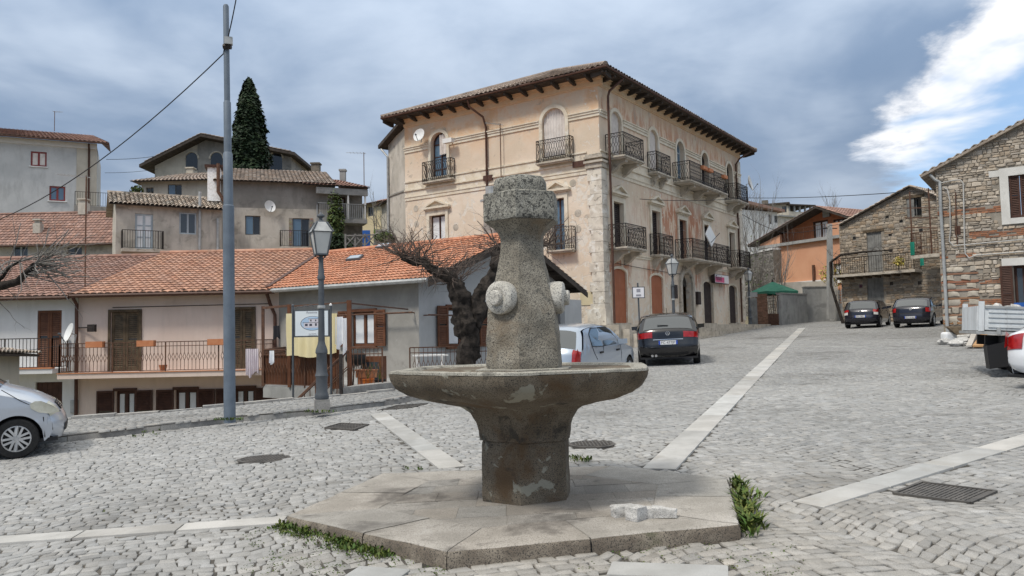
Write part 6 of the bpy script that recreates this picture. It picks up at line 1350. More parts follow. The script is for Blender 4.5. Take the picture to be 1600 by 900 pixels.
F = Fac(1200, 50.3, 1220, 50.1); t = thing('iron_gate', 'rusty scrolled iron gate between the brick pillar and grey wall', 'gate', F.P(F.L/2, 1.7, 0)); z1 = F.uz(1210, 462)[1]; railing(F, 0, F.L, 1.75, z1-1.75, 0, 'rust_iron', t, 'wave', .12, name='gate_leaf'); mb = MB(); F.box(mb, 0, F.L, 1.75, 2.6, -.04, -.02); mb.build('kick_panel', 'rust_iron', t)
F = Fac(1170, 50.0, 1184, 50.2); t = thing('wooden_gate', 'weathered grey board gate next to the palazzo corner', 'gate', F.P(F.L/2, 1.7, 0)); planked(F, 0, F.L, 1.7, F.uz(1177, 466)[1], 0, 'grey_wood', t, 'gate_leaf', 5); mb = MB(); z = F.uz(1177, 464)[1]; F.box(mb, -.05, F.L+.05, z, z+.3, -.1, .05); mb.build('lintel', 'concrete', t)
c = at(1207, 440, 52.5); t = thing('parasol', 'large dark green canvas parasol behind the brick pillar', 'parasol', (c[0], c[1], 1.9)); k = np.array([0, 0, 1.0]); R = 1.65; mb = MB(); m = 8; zr = at(1207, 456, 52.5)[2]
ring = [np.array([c[0]+R*math.cos(2*math.pi*i/m+.2), c[1]+R*math.sin(2*math.pi*i/m+.2), zr]) for i in range(m)]
for i in range(m): a, b = ring[i], ring[(i+1) % m]; mid = (a+b)/2+k*-.04; mb.add([c, a, mid, b, a-k*.18, mid-k*.18, b-k*.18], [(0, 1, 2), (0, 2, 3), (1, 4, 5, 2), (2, 5, 6, 3)])
mb.build('canopy', 'green_canvas', t); mb = MB(); mb.tube([(c[0], c[1], 1.8), c+k*.1], .03, 8); mb.build('pole', 'zinc', t); mb = MB(); mb.lathe(c, [(.08, -.02), (.05, .1), (.01, .16)], 8); mb.build('finial', 'iron', t)
# concrete pole in the lane
b = at(1298, 499, 51.5); tp = at(1296, 350, 51.5); t = thing('concrete_pole', 'square grey concrete utility pole standing at the garden wall', 'utility pole', b); mb = MB(); p = [b+np.array([x, y, 0]) for x, y in ((-.2, -.2), (.2, -.2), (.2, .2), (-.2, .2))]; q = [tp+np.array([x, y, 0]) for x, y in ((-.13, -.13), (.13, -.13), (.13, .13), (-.13, .13))]; mb.hexa(p+q); mb.build('shaft', 'concrete', t); mb = MB(); mb.bar(tp+np.array([-.5, 0, -.3]), tp+np.array([.5, 0, -.3]), .06); mb.build('cross_arm', 'iron', t)
# houses on the hill behind the palazzo
def hill_houses():
    F = Fac(1150, 100, 1222, 104); t = thing('hillside_house', 'whitewashed hillside house with two dark windows above bare shrubs', 'house', F.P(F.L/2, 8, 0)); ze = F.uz(1190, 330)[1]; L = [(1201, 1206, 335, 350, 'dark'), (1210, 1215, 337, 348, 'dark')]; body(F, -2, F.L, 3, ze, 8, 'wall', 'white_plaster', t, ops(F, L)); fit_windows(F, t, L); mb = MB(); mb.prism([F.P(-2, F.uz(1160, 318)[1]+.3, .8), F.P(F.L+.6, F.uz(1222, 333)[1], .8), F.P(F.L+.6, F.uz(1222, 333)[1]+.35, .8), F.P(-2, F.uz(1160, 318)[1]+.75, .8)], F.n*-9); mb.build('roof', 'tile_brown', t)
    F = Fac(1186, 122, 1240, 120); t = thing('unfinished_house', 'grey unfinished block house with roof terrace and dark chimney on the hill', 'house', F.P(F.L/2, 10, 0)); ze = F.uz(1215, 320)[1]; L = [(1222, 1229, 322, 332, 'dark'), (1216, 1219, 327, 332, 'dark')]; body(F, 0, F.L, 4, ze, 8, 'wall', 'beige_plaster', t, ops(F, L)); fit_windows(F, t, L); mb = MB(); F.box(mb, -.6, F.L+.2, ze, ze+.25, -8, .5); mb.build('roof_slab', 'soffit', t); u, z = F.uz(1195, 330); mb = MB(); F.box(mb, u-.45, u+.45, z-1, F.uz(1195, 312)[1], -1.5, -.5); mb.build('chimney', 'mortar_dark', t)
    F2 = FacP(F.P(F.L, 0, 0), (.95, .31)); F2.L = 9; u1 = F2.uz(1269, 330)[0]; mb = MB(); zt = F2.uz(1255, 322)[1]; zr = F2.uz(1255, 331)[1]; F2.box(mb, 0, u1, 4, zr, -6, 0); w_ = mb.build('terrace_wall', 'old_plaster', t); mb = MB(); F2.box(mb, -.2, u1+.4, zt, zt+.2, -6, .4); mb.build('canopy', 'soffit', w_)
    for i in range(5): u = .2+i*(u1-.4)/4; mb = MB(); F2.box(mb, u-.12, u+.12, zr, zt, -.3, -.05); mb.build('post', 'concrete', w_)
    F = Fac(1222, 108, 1252, 110); t = thing('hillside_annex', 'plain grey annex with small white dish below the unfinished house', 'house', F.P(F.L/2, 8, 0)); ze = F.uz(1237, 340)[1]; body(F, 0, F.L, 3, ze, 5, 'wall', 'old_plaster', t); mb = MB(); F.box(mb, -.2, F.L+.3, ze, ze+.2, -5, .4); mb.build('roof_slab', 'concrete', t)
    F = Fac(1165, 66, 1203, 62); t = thing('retaining_wall', 'dark rubble retaining wall on the bank behind the palazzo', 'wall', F.P(F.L/2, 3, 0)); z = F.uz(1185, 395)[1]; mb = MB(); F.box(mb, -2, F.L+1, 1, z, -.6, 0); mb.build('core', 'mortar_dark', t); bl = masonry(F, -2, F.L+1, 1.5, z, .15, .3, .2, .5, [(.24, .23, .215), (.30, .285, .26), (.19, .18, .17)], proud=.05); emit(bl, 'stone', 'stone', t); mb = MB(); F.box(mb, -2, F.L+1, z+.002, z+.16, -.7, .1); mb.build('coping', 'white_plaster', t)
hill_houses()
# wooded hill far off
xs2 = np.linspace(-700, 900, 120); ys2 = np.linspace(430, 900, 24); V = np.array([[x, y, -5 + 95*math.exp(-((x-330)/230)**2)*math.exp(-((y-640)/160)**2) + 40*math.exp(-((x+200)/300)**2)*math.exp(-((y-700)/160)**2) + noise.noise(Vector((x*.03, y*.03, 0)))*7 + noise.noise(Vector((x*.13, y*.13, 0)))*4] for y in ys2 for x in xs2]); nx = len(xs2)
npmesh('hills', V, np.array([[j*nx+i, j*nx+i+1, (j+1)*nx+i+1, (j+1)*nx+i] for j in range(len(ys2)-1) for i in range(nx-1)]), 'forest', kind='structure')
# ------------------------------------------------------------------ vehicles
def paint(name, c, rough=.32, metal=.35):
    m = material(name, c, None, bump=0, rough=rough, metal=metal, spec=.5, coat=.8); return m
paint('paint_silver', (.50, .54, .60)); paint('paint_black', (.004, .004, .006), .22, 0); paint('paint_blueblack', (.011, .012, .022), .25, .2); paint('paint_white', (.72, .74, .77), .3, 0); paint('paint_ice', (.36, .42, .50))
M('car_glass', (.03, .04, .045), None, rough=.04, bump=0, spec=1.0, coat=.6); M('car_glass_light', (.05, .06, .065), None, rough=.04, bump=0, spec=1.0, coat=.6); M('lamp_red', (.27, .008, .010), (.40, .02, .02), 9, .15, 0, spec=.8); M('lamp_clear', (.55, .56, .55), (.70, .70, .68), 8, .12, 0, spec=.8); M('lamp_cloudy', (.50, .48, .38), (.62, .61, .52), 5, .2, 0, spec=.8)
M('truck_paint', (.58, .61, .63), (.68, .71, .73), 3, .5, .05, streak=((.30, .28, .25), .5, 6)); M('alloy', (.50, .50, .50), (.58, .58, .58), 8, .35, 0, metal=.5); M('chrome', (.75, .75, .76), None, rough=.15, bump=0, metal=.9); M('plate_white', (.72, .73, .74), None, rough=.4, bump=0); M('plate_blue', (.02, .07, .42), None, rough=.4, bump=0); M('trim_black', (.018, .018, .02), None, rough=.55, bump=0)
def car(name, label, prof, W, wheels, wr, belt, sidewins, pos, head, mats, ref='rear', extras=None, tum=.34, plate=None, group='cars parked round the square', rim_spokes=5):
    """prof: centre line (x,z) from the rear underside over the roof to the front underside, x forward; pos: ground point under the point x=ref_x, y=ref_y of the car"""
    h = math.radians(head); f = np.array([math.sin(h), math.cos(h), 0]); f[2] = .03*(f[0]+f[1]); f /= np.linalg.norm(f); n = np.array([-.03, -.03, 1.0]); n /= np.linalg.norm(n); l = np.cross(n, f); n = np.cross(f, l)
    pr = [np.array(p, float) for p in prof]; x0, x1 = min(p[0] for p in pr), max(p[0] for p in pr); Lh = (x1-x0)/2; xm = (x0+x1)/2
    rx, ry = ref; O = np.array(pos, float) - f*rx - l*ry
    Wd = lambda x, y, z: O + f*x + l*y + n*z
    t = thing(name, label, 'car', O, group)
    # smooth the profile once (corner cutting)
    def chaikin(p):
        out = [p[0]]
        for a, b in zip(p, p[1:]): out += [a*.78+b*.22, a*.22+b*.78]
        return out+[p[-1]]
    raw = pr; pr = chaikin(pr)
    def sy(x, z):
        e = abs((x-xm)/Lh); tp = 1-.13*max(0, (e-.55)/.45)**2.2-.03*max(0, (e-.9)/.1)
        y = W/2*tp
        if z > belt: y -= tum*(z-belt) + .12*max(0, z-belt-.32)
        elif z < .5: y -= .06*(.5-z)/.3
        else: y -= .015*abs((z-.72)/.22)
        return y
    m = len(pr); nor = []
    for i in range(m):
        d = pr[min(i+1, m-1)]-pr[max(i-1, 0)]; q = np.array([-d[1], d[0]]); nor.append(q/(np.linalg.norm(q)+1e-9))
    FR_ = [0, .3, .55, .75, .88, .95, .985, 1.0]
    def drop(i, fr): vert = abs(nor[i][0]); return (.055+.06*vert)*fr**5 + .02*fr**2*(1+2.0*vert)
    def S(i, fr, off=0.0):
        s_ = -1 if fr < 0 else 1; a = abs(fr); i0 = int(min(max(i, 0), m-1)); i1 = min(i0+1, m-1); w = i-i0; P = pr[i0]*(1-w)+pr[i1]*w; N = nor[i0]*(1-w)+nor[i1]*w; dr = drop(i0, a)*(1-w)+drop(i1, a)*w
        q = P - N*dr + N*off; return np.array([q[0], s_*a*sy(P[0]-N[0]*drop(i0, 1), P[1]), q[1]])
    mb = MB(); rows = [[S(i, fr) for fr in [-x for x in FR_[:0:-1]]+FR_] for i in range(m)]; k = len(rows[0]); mb.add([Wd(*p) for r in rows for p in r], [(i*k+j, i*k+j+1, (i+1)*k+j+1, (i+1)*k+j) for i in range(m-1) for j in range(k-1)])
    # sides
    E = [S(i, 1.0) for i in range(m)]; Ex = [p[0] for p in E]; R = wr+.045; sill = .21
    st = sorted(set(Ex) | set(np.linspace(min(Ex), max(Ex), 50)) | {w+R*c for w in wheels for c in np.cos(np.linspace(0, math.pi, 13))})
    st = [x for i, x in enumerate(st) if i == 0 or x-st[i-1] > .004]
    def env(x):
        zs = []
        for a, b in zip(E, E[1:]):
            lo, hi = sorted((a[0], b[0]))
            if lo-1e-6 <= x <= hi+1e-6 and hi-lo > 1e-6: zs.append(a[2]+(b[2]-a[2])*(x-a[0])/(b[0]-a[0]))
            elif abs(x-a[0]) < 1e-6: zs.append(a[2])
        return (min(zs), max(zs)) if zs else (sill, sill)
    cols = []
    for x in st:
        lo, hi = env(x); bot = sill if hi-lo < .08 and hi > .5 else max(lo, sill)
        for w in wheels:
            if abs(x-w) < R: bot = max(bot, wr+math.sqrt(R*R-(x-w)**2))
        bot = min(bot, hi-.004); zs = [bot+(hi-bot)*g for g in np.linspace(0, 1, 9)]
        zs = sorted(zs); cols.append([(x, z) for z in zs])
    for sg in (-1, 1):
        vs = [Wd(x, sg*sy(x, z), z) for c in cols for x, z in c]; mb.add(vs, [(i*9+j, (i+1)*9+j, (i+1)*9+j+1, i*9+j+1) for i in range(len(cols)-1) for j in range(8)])
    body_ = mb.build('body', mats['body'], t, smooth=32)
    # underside and arch linings
    mb = MB(); mb.box(Wd(x0+.12, -W/2+.10, .2), f*(x1-x0-.24), l*(W-.2), n*.05); mb.build('underbody', 'trim_black', t); 
    for w in wheels:
        mb = MB(); N_ = 10
        for sg in (-1, 1):
            a = [Wd(w+R*math.cos(math.pi*i/N_), sg*(W/2-.03), wr+R*math.sin(math.pi*i/N_)) for i in range(N_+1)]; b = [Wd(w+R*math.cos(math.pi*i/N_), sg*(W/2-.32), wr+R*math.sin(math.pi*i/N_)) for i in range(N_+1)]
            mb.add(a+b, [(i, i+1, N_+2+i, N_+1+i) for i in range(N_)]+[tuple(range(N_+1, 2*N_+2))])
        mb.build('wheel_arch_liner', 'trim_black', t)
    for w in wheels:
        for sg in (-1, 1):
            c = Wd(w, sg*(W/2-.115), wr); ax = l*sg; mb = MB(); tw = .19; mb.lathe(c, [(wr*.62, -tw/2), (wr*.93, -tw/2), (wr, -tw*.36), (wr, tw*.36), (wr*.93, tw/2), (wr*.66, tw/2), (wr*.64, tw*.3)], 32, axis=ax); wo = mb.build('wheel', 'rubber', t, smooth=40)
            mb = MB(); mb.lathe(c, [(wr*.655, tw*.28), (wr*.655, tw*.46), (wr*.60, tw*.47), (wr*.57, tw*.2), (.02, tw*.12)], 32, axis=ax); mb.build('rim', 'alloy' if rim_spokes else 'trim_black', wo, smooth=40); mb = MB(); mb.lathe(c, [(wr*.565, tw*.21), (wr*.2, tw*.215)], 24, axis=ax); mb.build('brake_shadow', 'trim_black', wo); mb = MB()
            up = n*math.cos(.3)+f*math.sin(.3); si = np.cross(ax, up)
            for j in range(max(rim_spokes, 5)):
                a = 2*math.pi*j/max(rim_spokes, 5); d = up*math.cos(a)+si*math.sin(a); e = np.cross(ax, d)
                for s2 in (-1, 1): p0 = c+ax*tw*.42+d*wr*.10+e*s2*.018; p1 = c+ax*tw*.40+d*wr*.62+e*s2*wr*.13; mb.bar(p0, p1, .042, .03)
            mb.lathe(c, [(wr*.2, tw*.3), (wr*.2, tw*.46), (wr*.1, tw*.48)], 14, axis=ax); mb.build('spokes', 'alloy', wo)
    # side windows, their dark surround, seams and handles
    for sg in (-1, 1):
        for pl in sidewins:
            c = np.mean(pl, axis=0); mb = MB(); big = [c+(np.array(p)-c)*1.0+(np.array(p)-c)/np.linalg.norm(np.array(p)-c)*.028 for p in pl]; mb.poly([Wd(x, sg*(sy(x, z)+.004), z) for x, z in big]); so = mb.build('window_seal', 'trim_black', t); mb = MB(); mb.poly([Wd(x, sg*(sy(x, z)+.009), z) for x, z in pl]); mb.build('side_window', mats['glass'], so)
        ex = extras or {}
        for sm in ex.get('seams', ()):
            mb = MB()
            for a, b in zip(sm, sm[1:]): mb.bar(Wd(a[0], sg*(sy(*a)+.001), a[1]), Wd(b[0], sg*(sy(*b)+.001), b[1]), .010, .010)
            mb.build('door_seam', 'trim_black', t)
        for hx, hz_ in ex.get('handles', ()): mb = MB(); mb.box(Wd(hx-.09, sg*(sy(hx, hz_)-.01), hz_-.02), f*.18, l*sg*.035, n*.04); mb.build('door_handle', ex.get('handle_mat', mats['body']), t)
        if 'strip' in ex: a, b, z = ex['strip']; mb = MB(); mb.bar(Wd(a, sg*(sy(a, z)+.006), z), Wd(b, sg*(sy(b, z)+.006), z), .05, .02); mb.build('side_moulding', 'trim_black', t)
        if 'mirror' in ex: x, z = ex['mirror']; mb = MB(); y = sy(x, z); 
        if 'mirror' in ex:
            mb = MB(); c = Wd(x, sg*(y+.13), z+.04); vs = [c+f*.09*a+l*.115*b+n*.075*d for a, b, d in ((-.5, -.9, -.7), (-.5, .9, -.8), (-.5, 1, .7), (-.5, -.9, .8), (1, -.5, -.5), (1, .6, -.5), (1, .6, .5), (1, -.5, .5))]; mb.hexa(vs); mb.bar(Wd(x, sg*(y-.03), z-.03), c-n*.05, .05, .04); mb.build('wing_mirror', mats.get('mirror', mats['body']), t, smooth=60)
    def patch(i0, i1, f0, f1, nm, mat, off=.006, nu=8, nv=4, parent=None, crop=None):
        mb = MB(); vs = []
        for a in range(nv+1):
            for b in range(nu+1):
                i = i0+(i1-i0)*a/nv; fr = f0+(f1-f0)*b/nu
                if crop: fr *= crop[0]+(crop[1]-crop[0])*a/nv
                vs.append(Wd(*S(i, fr, off)))
        mb.add(vs, [(a*(nu+1)+b, a*(nu+1)+b+1, (a+1)*(nu+1)+b+1, (a+1)*(nu+1)+b) for a in range(nv) for b in range(nu)]); return mb.build(nm, mat, parent or t, smooth=60)
    def ix(z, side, a=None):      # profile index at height z on the rear (first) or front branch
        rng_ = range(m-1) if side == 'rear' else range(m-2, -1, -1)
        for i in rng_:
            z1, z2 = pr[i][1], pr[i+1][1]
            if min(z1, z2) <= z <= max(z1, z2) and abs(z2-z1) > 1e-6: return i+(z-z1)/(z2-z1)
        return 0
    def sidepatch(pts, nm, mat, off=.008, parent=None):
        for sg in (-1, 1): mb = MB(); mb.poly([Wd(x, sg*(sy(x, z)+off), z) for x, z in pts]); mb.build(nm, mat, parent or t)
    return dict(t=t, Wd=Wd, patch=patch, ix=ix, side=sidepatch, f=f, l=l, n=n, sy=sy, S=S, W=W, O=O, pr=pr)
def lamp_pair(c, z0, z1, f0, f1, branch, mat, nm, off=.012, wrap=None):
    for sg in (-1, 1):
        o = c['patch'](c['ix'](z0, branch), c['ix'](z1, branch), sg*f0, sg*f1, nm, mat, off, 6, 4)
    if wrap: c['side'](wrap, nm, mat, .010)
def plate(c, z, branch, txt, w=.52, h=.11, side=0.0):
    i = c['ix'](z, branch); p = c['S'](i, 0.0, .02); P = c['Wd'](*p); s_ = -1 if branch == 'rear' else 1; f, l, n = c['f']*s_, c['l']*s_, c['n']
    mb = MB(); mb.box(P-l*w/2-n*h/2+f*.004, l*w, n*h, f*.008); po = mb.build('number_plate', 'plate_white', c['t'])
    for a in (-w/2+.001, w/2-.046): mb = MB(); mb.box(P+l*a-n*(h/2-.001)+f*.0125, l*.045, n*(h-.002), f*.002); mb.build('plate_band', 'plate_blue', po)
    text_mesh(txt, .098, P-l*(-1)*0-n*.034+f*.014 - (-l)*0 + (l*(-w/2+.07) if s_ > 0 else l*(-w/2+.07)), l if s_ > 0 else l, n, 'sign_ink', po, thick=.001) if False else text_mesh(txt, .105, P+f*.014-n*.036+(-1)*np.cross(n, f)*(-1)*(-w/2+.065), np.cross(n, f), n, 'sign_ink', po, thick=.001)
GOLF = [(-1.98, .24), (-2.08, .36), (-2.10, .56), (-2.06, .66), (-2.02, .80), (-1.99, .98), (-1.92, 1.06), (-1.70, 1.36), (-1.60, 1.44), (-.9, 1.48), (-.1, 1.47), (.35, 1.38), (1.0, 1.0), (1.12, .96), (1.75, .86), (2.0, .74), (2.1, .55), (2.1, .35), (2.02, .22)]
FORWARD_WINS = [[(-1.32, 1.04), (-.62, 1.0), (-.62, 1.36), (-1.02, 1.36), (-1.30, 1.24)], [(-.54, 1.0), (.52, .99), (.20, 1.28), (-.02, 1.36), (-.54, 1.37)]]
SEAMS = [[(-.58, .32), (-.58, 1.0)], [(.62, .34), (.60, .7), (.55, .98)], [(-1.28, 1.0), (-1.15, .80), (-1.02, .68)], [(-.98, .30), (.62, .30)]]
# black hatchback seen from behind
g = G(1046, 572); c = car('hatchback', 'black hatchback with red tail lamps parked at the foot of the palazzo steps', GOLF, 1.78, (-1.30, 1.28), .315, .98, FORWARD_WINS, g, 11.5, dict(body='paint_black', glass='car_glass'), (-2.05, 0), dict(seams=SEAMS, handles=((-.72, .86), (.30, .85)), mirror=(.48, .98)))
ro = c['patch'](c['ix'](1.05, 'rear'), c['ix'](1.37, 'rear'), -.84, .84, 'rear_window', 'car_glass_light', .008, 12, 6, crop=(1.0, .97))
lamp_pair(c, .80, .965, .52, 1.0, 'rear', 'lamp_red', 'tail_lamp', .014, [(-1.99, .80), (-1.78, .82), (-1.80, .95), (-1.95, .965)]); plate(c, .655, 'rear', 'FC 477JP')
c['patch'](c['ix'](.30, 'rear'), c['ix'](.37, 'rear'), -.7, .7, 'diffuser', 'trim_black', .006); c['patch'](c['ix'](.74, 'rear'), c['ix'](.755, 'rear'), -.5, .5, 'tailgate_seam', 'chrome', .006, 8, 1)
p = c['Wd'](*c['S'](c['ix'](.91, 'rear'), 0, .012)); mb = MB(); mb.lathe(p, [(.062, 0), (.062, .012), (.05, .014)], 20, axis=-c['f']); e = mb.build('badge_disc', 'trim_black', c['t'])
def vw(P, f, l, n, r, t):    # ring with V over W
    mb = MB(); N = 24
    for i in range(N): a, b = 2*math.pi*i/N, 2*math.pi*(i+1)/N; mb.bar(P+(l*math.cos(a)+n*math.sin(a))*r, P+(l*math.cos(b)+n*math.sin(b))*r, .010, .008)
    q = lambda x, y: P+l*x*r+n*y*r
    for a, b in (((-.42, .85), (0, .12)), ((.42, .85), (0, .12)), ((-.85, .42), (-.42, -.85)), ((-.42, -.85), (0, .0)), ((0, .0), (.42, -.85)), ((.42, -.85), (.85, .42))): mb.bar(q(*a), q(*b), .013, .008)
    mb.build('emblem', 'chrome', t)
vw(p-c['f']*.018, c['f'], c['l'], c['n'], .055, c['t'])
for s_ in (.30, .40): p = c['Wd'](-2.06, s_+.05, .30); mb = MB(); mb.lathe(p, [(.035, .05), (.035, -.03), (.028, -.03), (.026, .0)], 12, axis=c['f']); mb.build('exhaust', 'chrome', c['t'])
mb = MB(); p = c['Wd'](*c['S'](c['ix'](1.12, 'rear'), 0, .02)); mb.bar(p-c['l']*.02, p+c['l']*.28+c['n']*.02, .03, .015); mb.build('rear_wiper', 'trim_black', c['t']); p = c['Wd'](-1.3, 0, 1.475); mb = MB(); mb.tube([p, p-c['f']*.08+c['n']*.14], .006, 4); mb.build('aerial', 'trim_black', c['t'])
# silver-blue hatchback half hidden by the fountain
CLIO2 = [(-1.78, .25), (-1.88, .36), (-1.90, .54), (-1.84, .66), (-1.80, .86), (-1.70, .98), (-1.42, 1.33), (-1.30, 1.38), (-.7, 1.42), (0, 1.41), (.40, 1.33), (1.02, .98), (1.12, .94), (1.62, .84), (1.82, .72), (1.90, .54), (1.90, .36), (1.83, .22)]
W2 = [[(-1.12, .95), (-.50, .92), (-.50, 1.30), (-.84, 1.30), (-1.06, 1.20)], [(-.42, .92), (.58, .92), (.25, 1.20), (.05, 1.29), (-.42, 1.31)]]
g = at(905, hz(905), 15.5); g[2] = gz(g[0], g[1]); c = car('hatchback', 'silver blue five door hatchback half hidden behind the fountain', CLIO2, 1.64, (-1.22, 1.25), .285, .92, W2, g, 27, dict(body='paint_ice', glass='car_glass'), (-1.80, -.78), dict(seams=[[(-.46, .3), (-.46, .93)], [(.66, .3), (.66, .7), (.60, .92)], [(-1.12, .95), (-1.0, .78), (-.86, .66)]], handles=((-.62, .79), (.42, .78)), handle_mat='trim_black', mirror=(.50, .92), strip=(-.42, .62, .46)), rim_spokes=0)
c['patch'](c['ix'](.97, 'rear'), c['ix'](1.31, 'rear'), -.86, .86, 'rear_window', 'car_glass_light', .008, 12, 6); lamp_pair(c, .58, .95, .80, 1.0, 'rear', 'lamp_red', 'tail_lamp', .014, [(-1.86, .56), (-1.66, .60), (-1.70, .80), (-1.76, .94)]); plate(c, .60, 'rear', 'BX 214')
# silver small car at the left edge
YARIS = [(-1.72, .24), (-1.80, .38), (-1.80, .60), (-1.74, .80), (-1.68, 1.0), (-1.42, 1.38), (-1.28, 1.46), (-.5, 1.50), (.15, 1.47), (.55, 1.36), (1.02, 1.05), (1.10, 1.01), (1.42, .90), (1.64, .76), (1.72, .66), (1.80, .50), (1.81, .34), (1.74, .20)]
W3 = [[(-1.05, 1.0), (-.45, .97), (-.45, 1.37), (-.85, 1.36), (-1.05, 1.2)], [(-.38, .97), (.66, .96), (.40, 1.2), (.15, 1.35), (-.38, 1.38)]]
g = G(27, 716); c = car('small_car', 'silver small car nosing in beside the kerb with six spoke wheel', YARIS, 1.66, (-1.15, 1.18), .285, .96, W3, g, 61, dict(body='paint_silver', glass='car_glass'), (1.18, -.73), dict(seams=[[(.76, .3), (.78, .72), (.72, .97)], [(-.42, .3), (-.42, .97)], [(1.02, 1.0), (1.25, .82), (1.5, .66), (1.74, .62)], [(1.52, .56), (1.53, .26)]], handles=((-.6, .82), (.5, .81)), mirror=(.62, .97)), rim_spokes=6)
for sg in (-1, 1): c['patch'](c['ix'](.63, 'front'), c['ix'](.79, 'front'), sg*.66, sg*.995, 'headlamp', 'lamp_cloudy', .012, 8, 6)
c['side']([(1.73, .61), (1.60, .60), (1.46, .635), (1.37, .70), (1.36, .765), (1.42, .80), (1.50, .795), (1.62, .725), (1.70, .655)], 'headlamp', 'lamp_cloudy', .012); c['patch'](c['ix'](.62, 'front'), c['ix'](.74, 'front'), -.42, .42, 'grille', 'trim_black', .010); c['patch'](c['ix'](.30, 'front'), c['ix'](.42, 'front'), -.6, .6, 'lower_grille', 'trim_black', .008); c['patch'](c['ix'](1.06, 'front'), c['ix'](1.37, 'front'), -.86, .86, 'windscreen', 'car_glass', .008, 12, 6)
for i in range(4): z = .63+.03*i; c['patch'](c['ix'](z, 'front'), c['ix'](z+.008, 'front'), -.4, .4, 'grille_bar', 'chrome', .018, 8, 1)
# two dark hatchbacks in the lane
g = G(1346, 513); c = car('hatchback', 'black hatchback with clear and red tail lamps next to the concrete pole', CLIO2, 1.71, (-1.25, 1.28), .30, .96, W2, g, 35, dict(body='paint_blueblack', glass='car_glass'), (-1.80, .0), dict(seams=SEAMS, handles=((-.62, .82), (.42, .81)), mirror=(.50, .95)))
c['patch'](c['ix'](.99, 'rear'), c['ix'](1.32, 'rear'), -.86, .86, 'rear_window', 'car_glass_light', .008, 12, 6); lamp_pair(c, .84, .97, .72, 1.0, 'rear', 'lamp_red', 'tail_lamp', .014, [(-1.82, .84), (-1.62, .86), (-1.64, .97), (-1.72, .98)]); lamp_pair(c, .70, .835, .76, 1.0, 'rear', 'lamp_clear', 'reverse_lamp', .014); plate(c, .60, 'rear', 'DN 583'); p = c['Wd'](*c['S'](c['ix'](.86, 'rear'), 0, .014)); mb = MB(); mb.prism([p+c['n']*.07, p-c['l']*.05, p-c['n']*.07, p+c['l']*.05], -c['f']*.012); mb.build('emblem', 'chrome', c['t'])
BRAVO = [(-2.06, .25), (-2.15, .38), (-2.16, .56), (-2.10, .70), (-2.06, .92), (-1.98, 1.02), (-1.60, 1.34), (-1.46, 1.41), (-.8, 1.48), (0, 1.46), (.45, 1.36), (1.15, 1.0), (1.25, .96), (1.85, .84), (2.05, .72), (2.16, .54), (2.16, .36), (2.06, .22)]
g = G(1424, 512); c = car('hatchback', 'dark blue hatchback with round red tail lamps against the stone house', BRAVO, 1.79, (-1.34, 1.30), .325, .98, FORWARD_WINS, g, 38.5, dict(body='paint_blueblack', glass='car_glass'), (-2.10, .0), dict(seams=SEAMS, handles=((-.72, .86), (.30, .85)), mirror=(.55, .98)))
c['patch'](c['ix'](1.04, 'rear'), c['ix'](1.33, 'rear'), -.84, .84, 'rear_window', 'car_glass_light', .008, 12, 6); lamp_pair(c, .76, .98, .78, 1.0, 'rear', 'lamp_red', 'tail_lamp', .016, [(-2.08, .76), (-1.88, .80), (-1.86, .92), (-2.0, .98)]); plate(c, .50, 'rear', 'EG 614LX'); c['patch'](c['ix'](.68, 'rear'), c['ix'](.71, 'rear'), -.8, .8, 'bumper_line', 'trim_black', .006, 8, 1); p = c['Wd'](*c['S'](c['ix'](.88, 'rear'), 0, .012)); mb = MB(); mb.lathe(p, [(.055, 0), (.055, .012), (.02, .014)], 18, axis=-c['f']); mb.build('emblem', 'chrome', c['t'])
# white saloon cut by the frame
SAL = [(-2.18, .26), (-2.28, .38), (-2.28, .58), (-2.22, .72), (-2.18, .92), (-2.08, 1.0), (-1.7, 1.06), (-1.2, 1.36), (-1.0, 1.42), (-.2, 1.45), (.35, 1.38), (1.1, 1.0), (1.25, .95), (1.95, .82), (2.15, .70), (2.25, .5), (2.24, .34), (2.15, .22)]
g = at(1576, 600, 13.4); g[2] = gz(g[0], g[1]); c = car('saloon', 'white saloon with wide red tail lamp beside the tipper truck', SAL, 1.76, (-1.35, 1.35), .31, .98, FORWARD_WINS, g, 66, dict(body='paint_white', glass='car_glass'), (-2.12, .80), dict(seams=SEAMS, handles=((-.72, .86), (.30, .85)), mirror=(.55, .98)))
c['patch'](c['ix'](1.07, 'rear'), c['ix'](1.34, 'rear'), -.84, .84, 'rear_window', 'car_glass_light', .008, 12, 6); lamp_pair(c, .70, .96, .58, 1.0, 'rear', 'lamp_red', 'tail_lamp', .014, [(-2.2, .70), (-1.95, .74), (-1.97, .92), (-2.12, .98)]); plate(c, .62, 'rear', 'CZ 908')
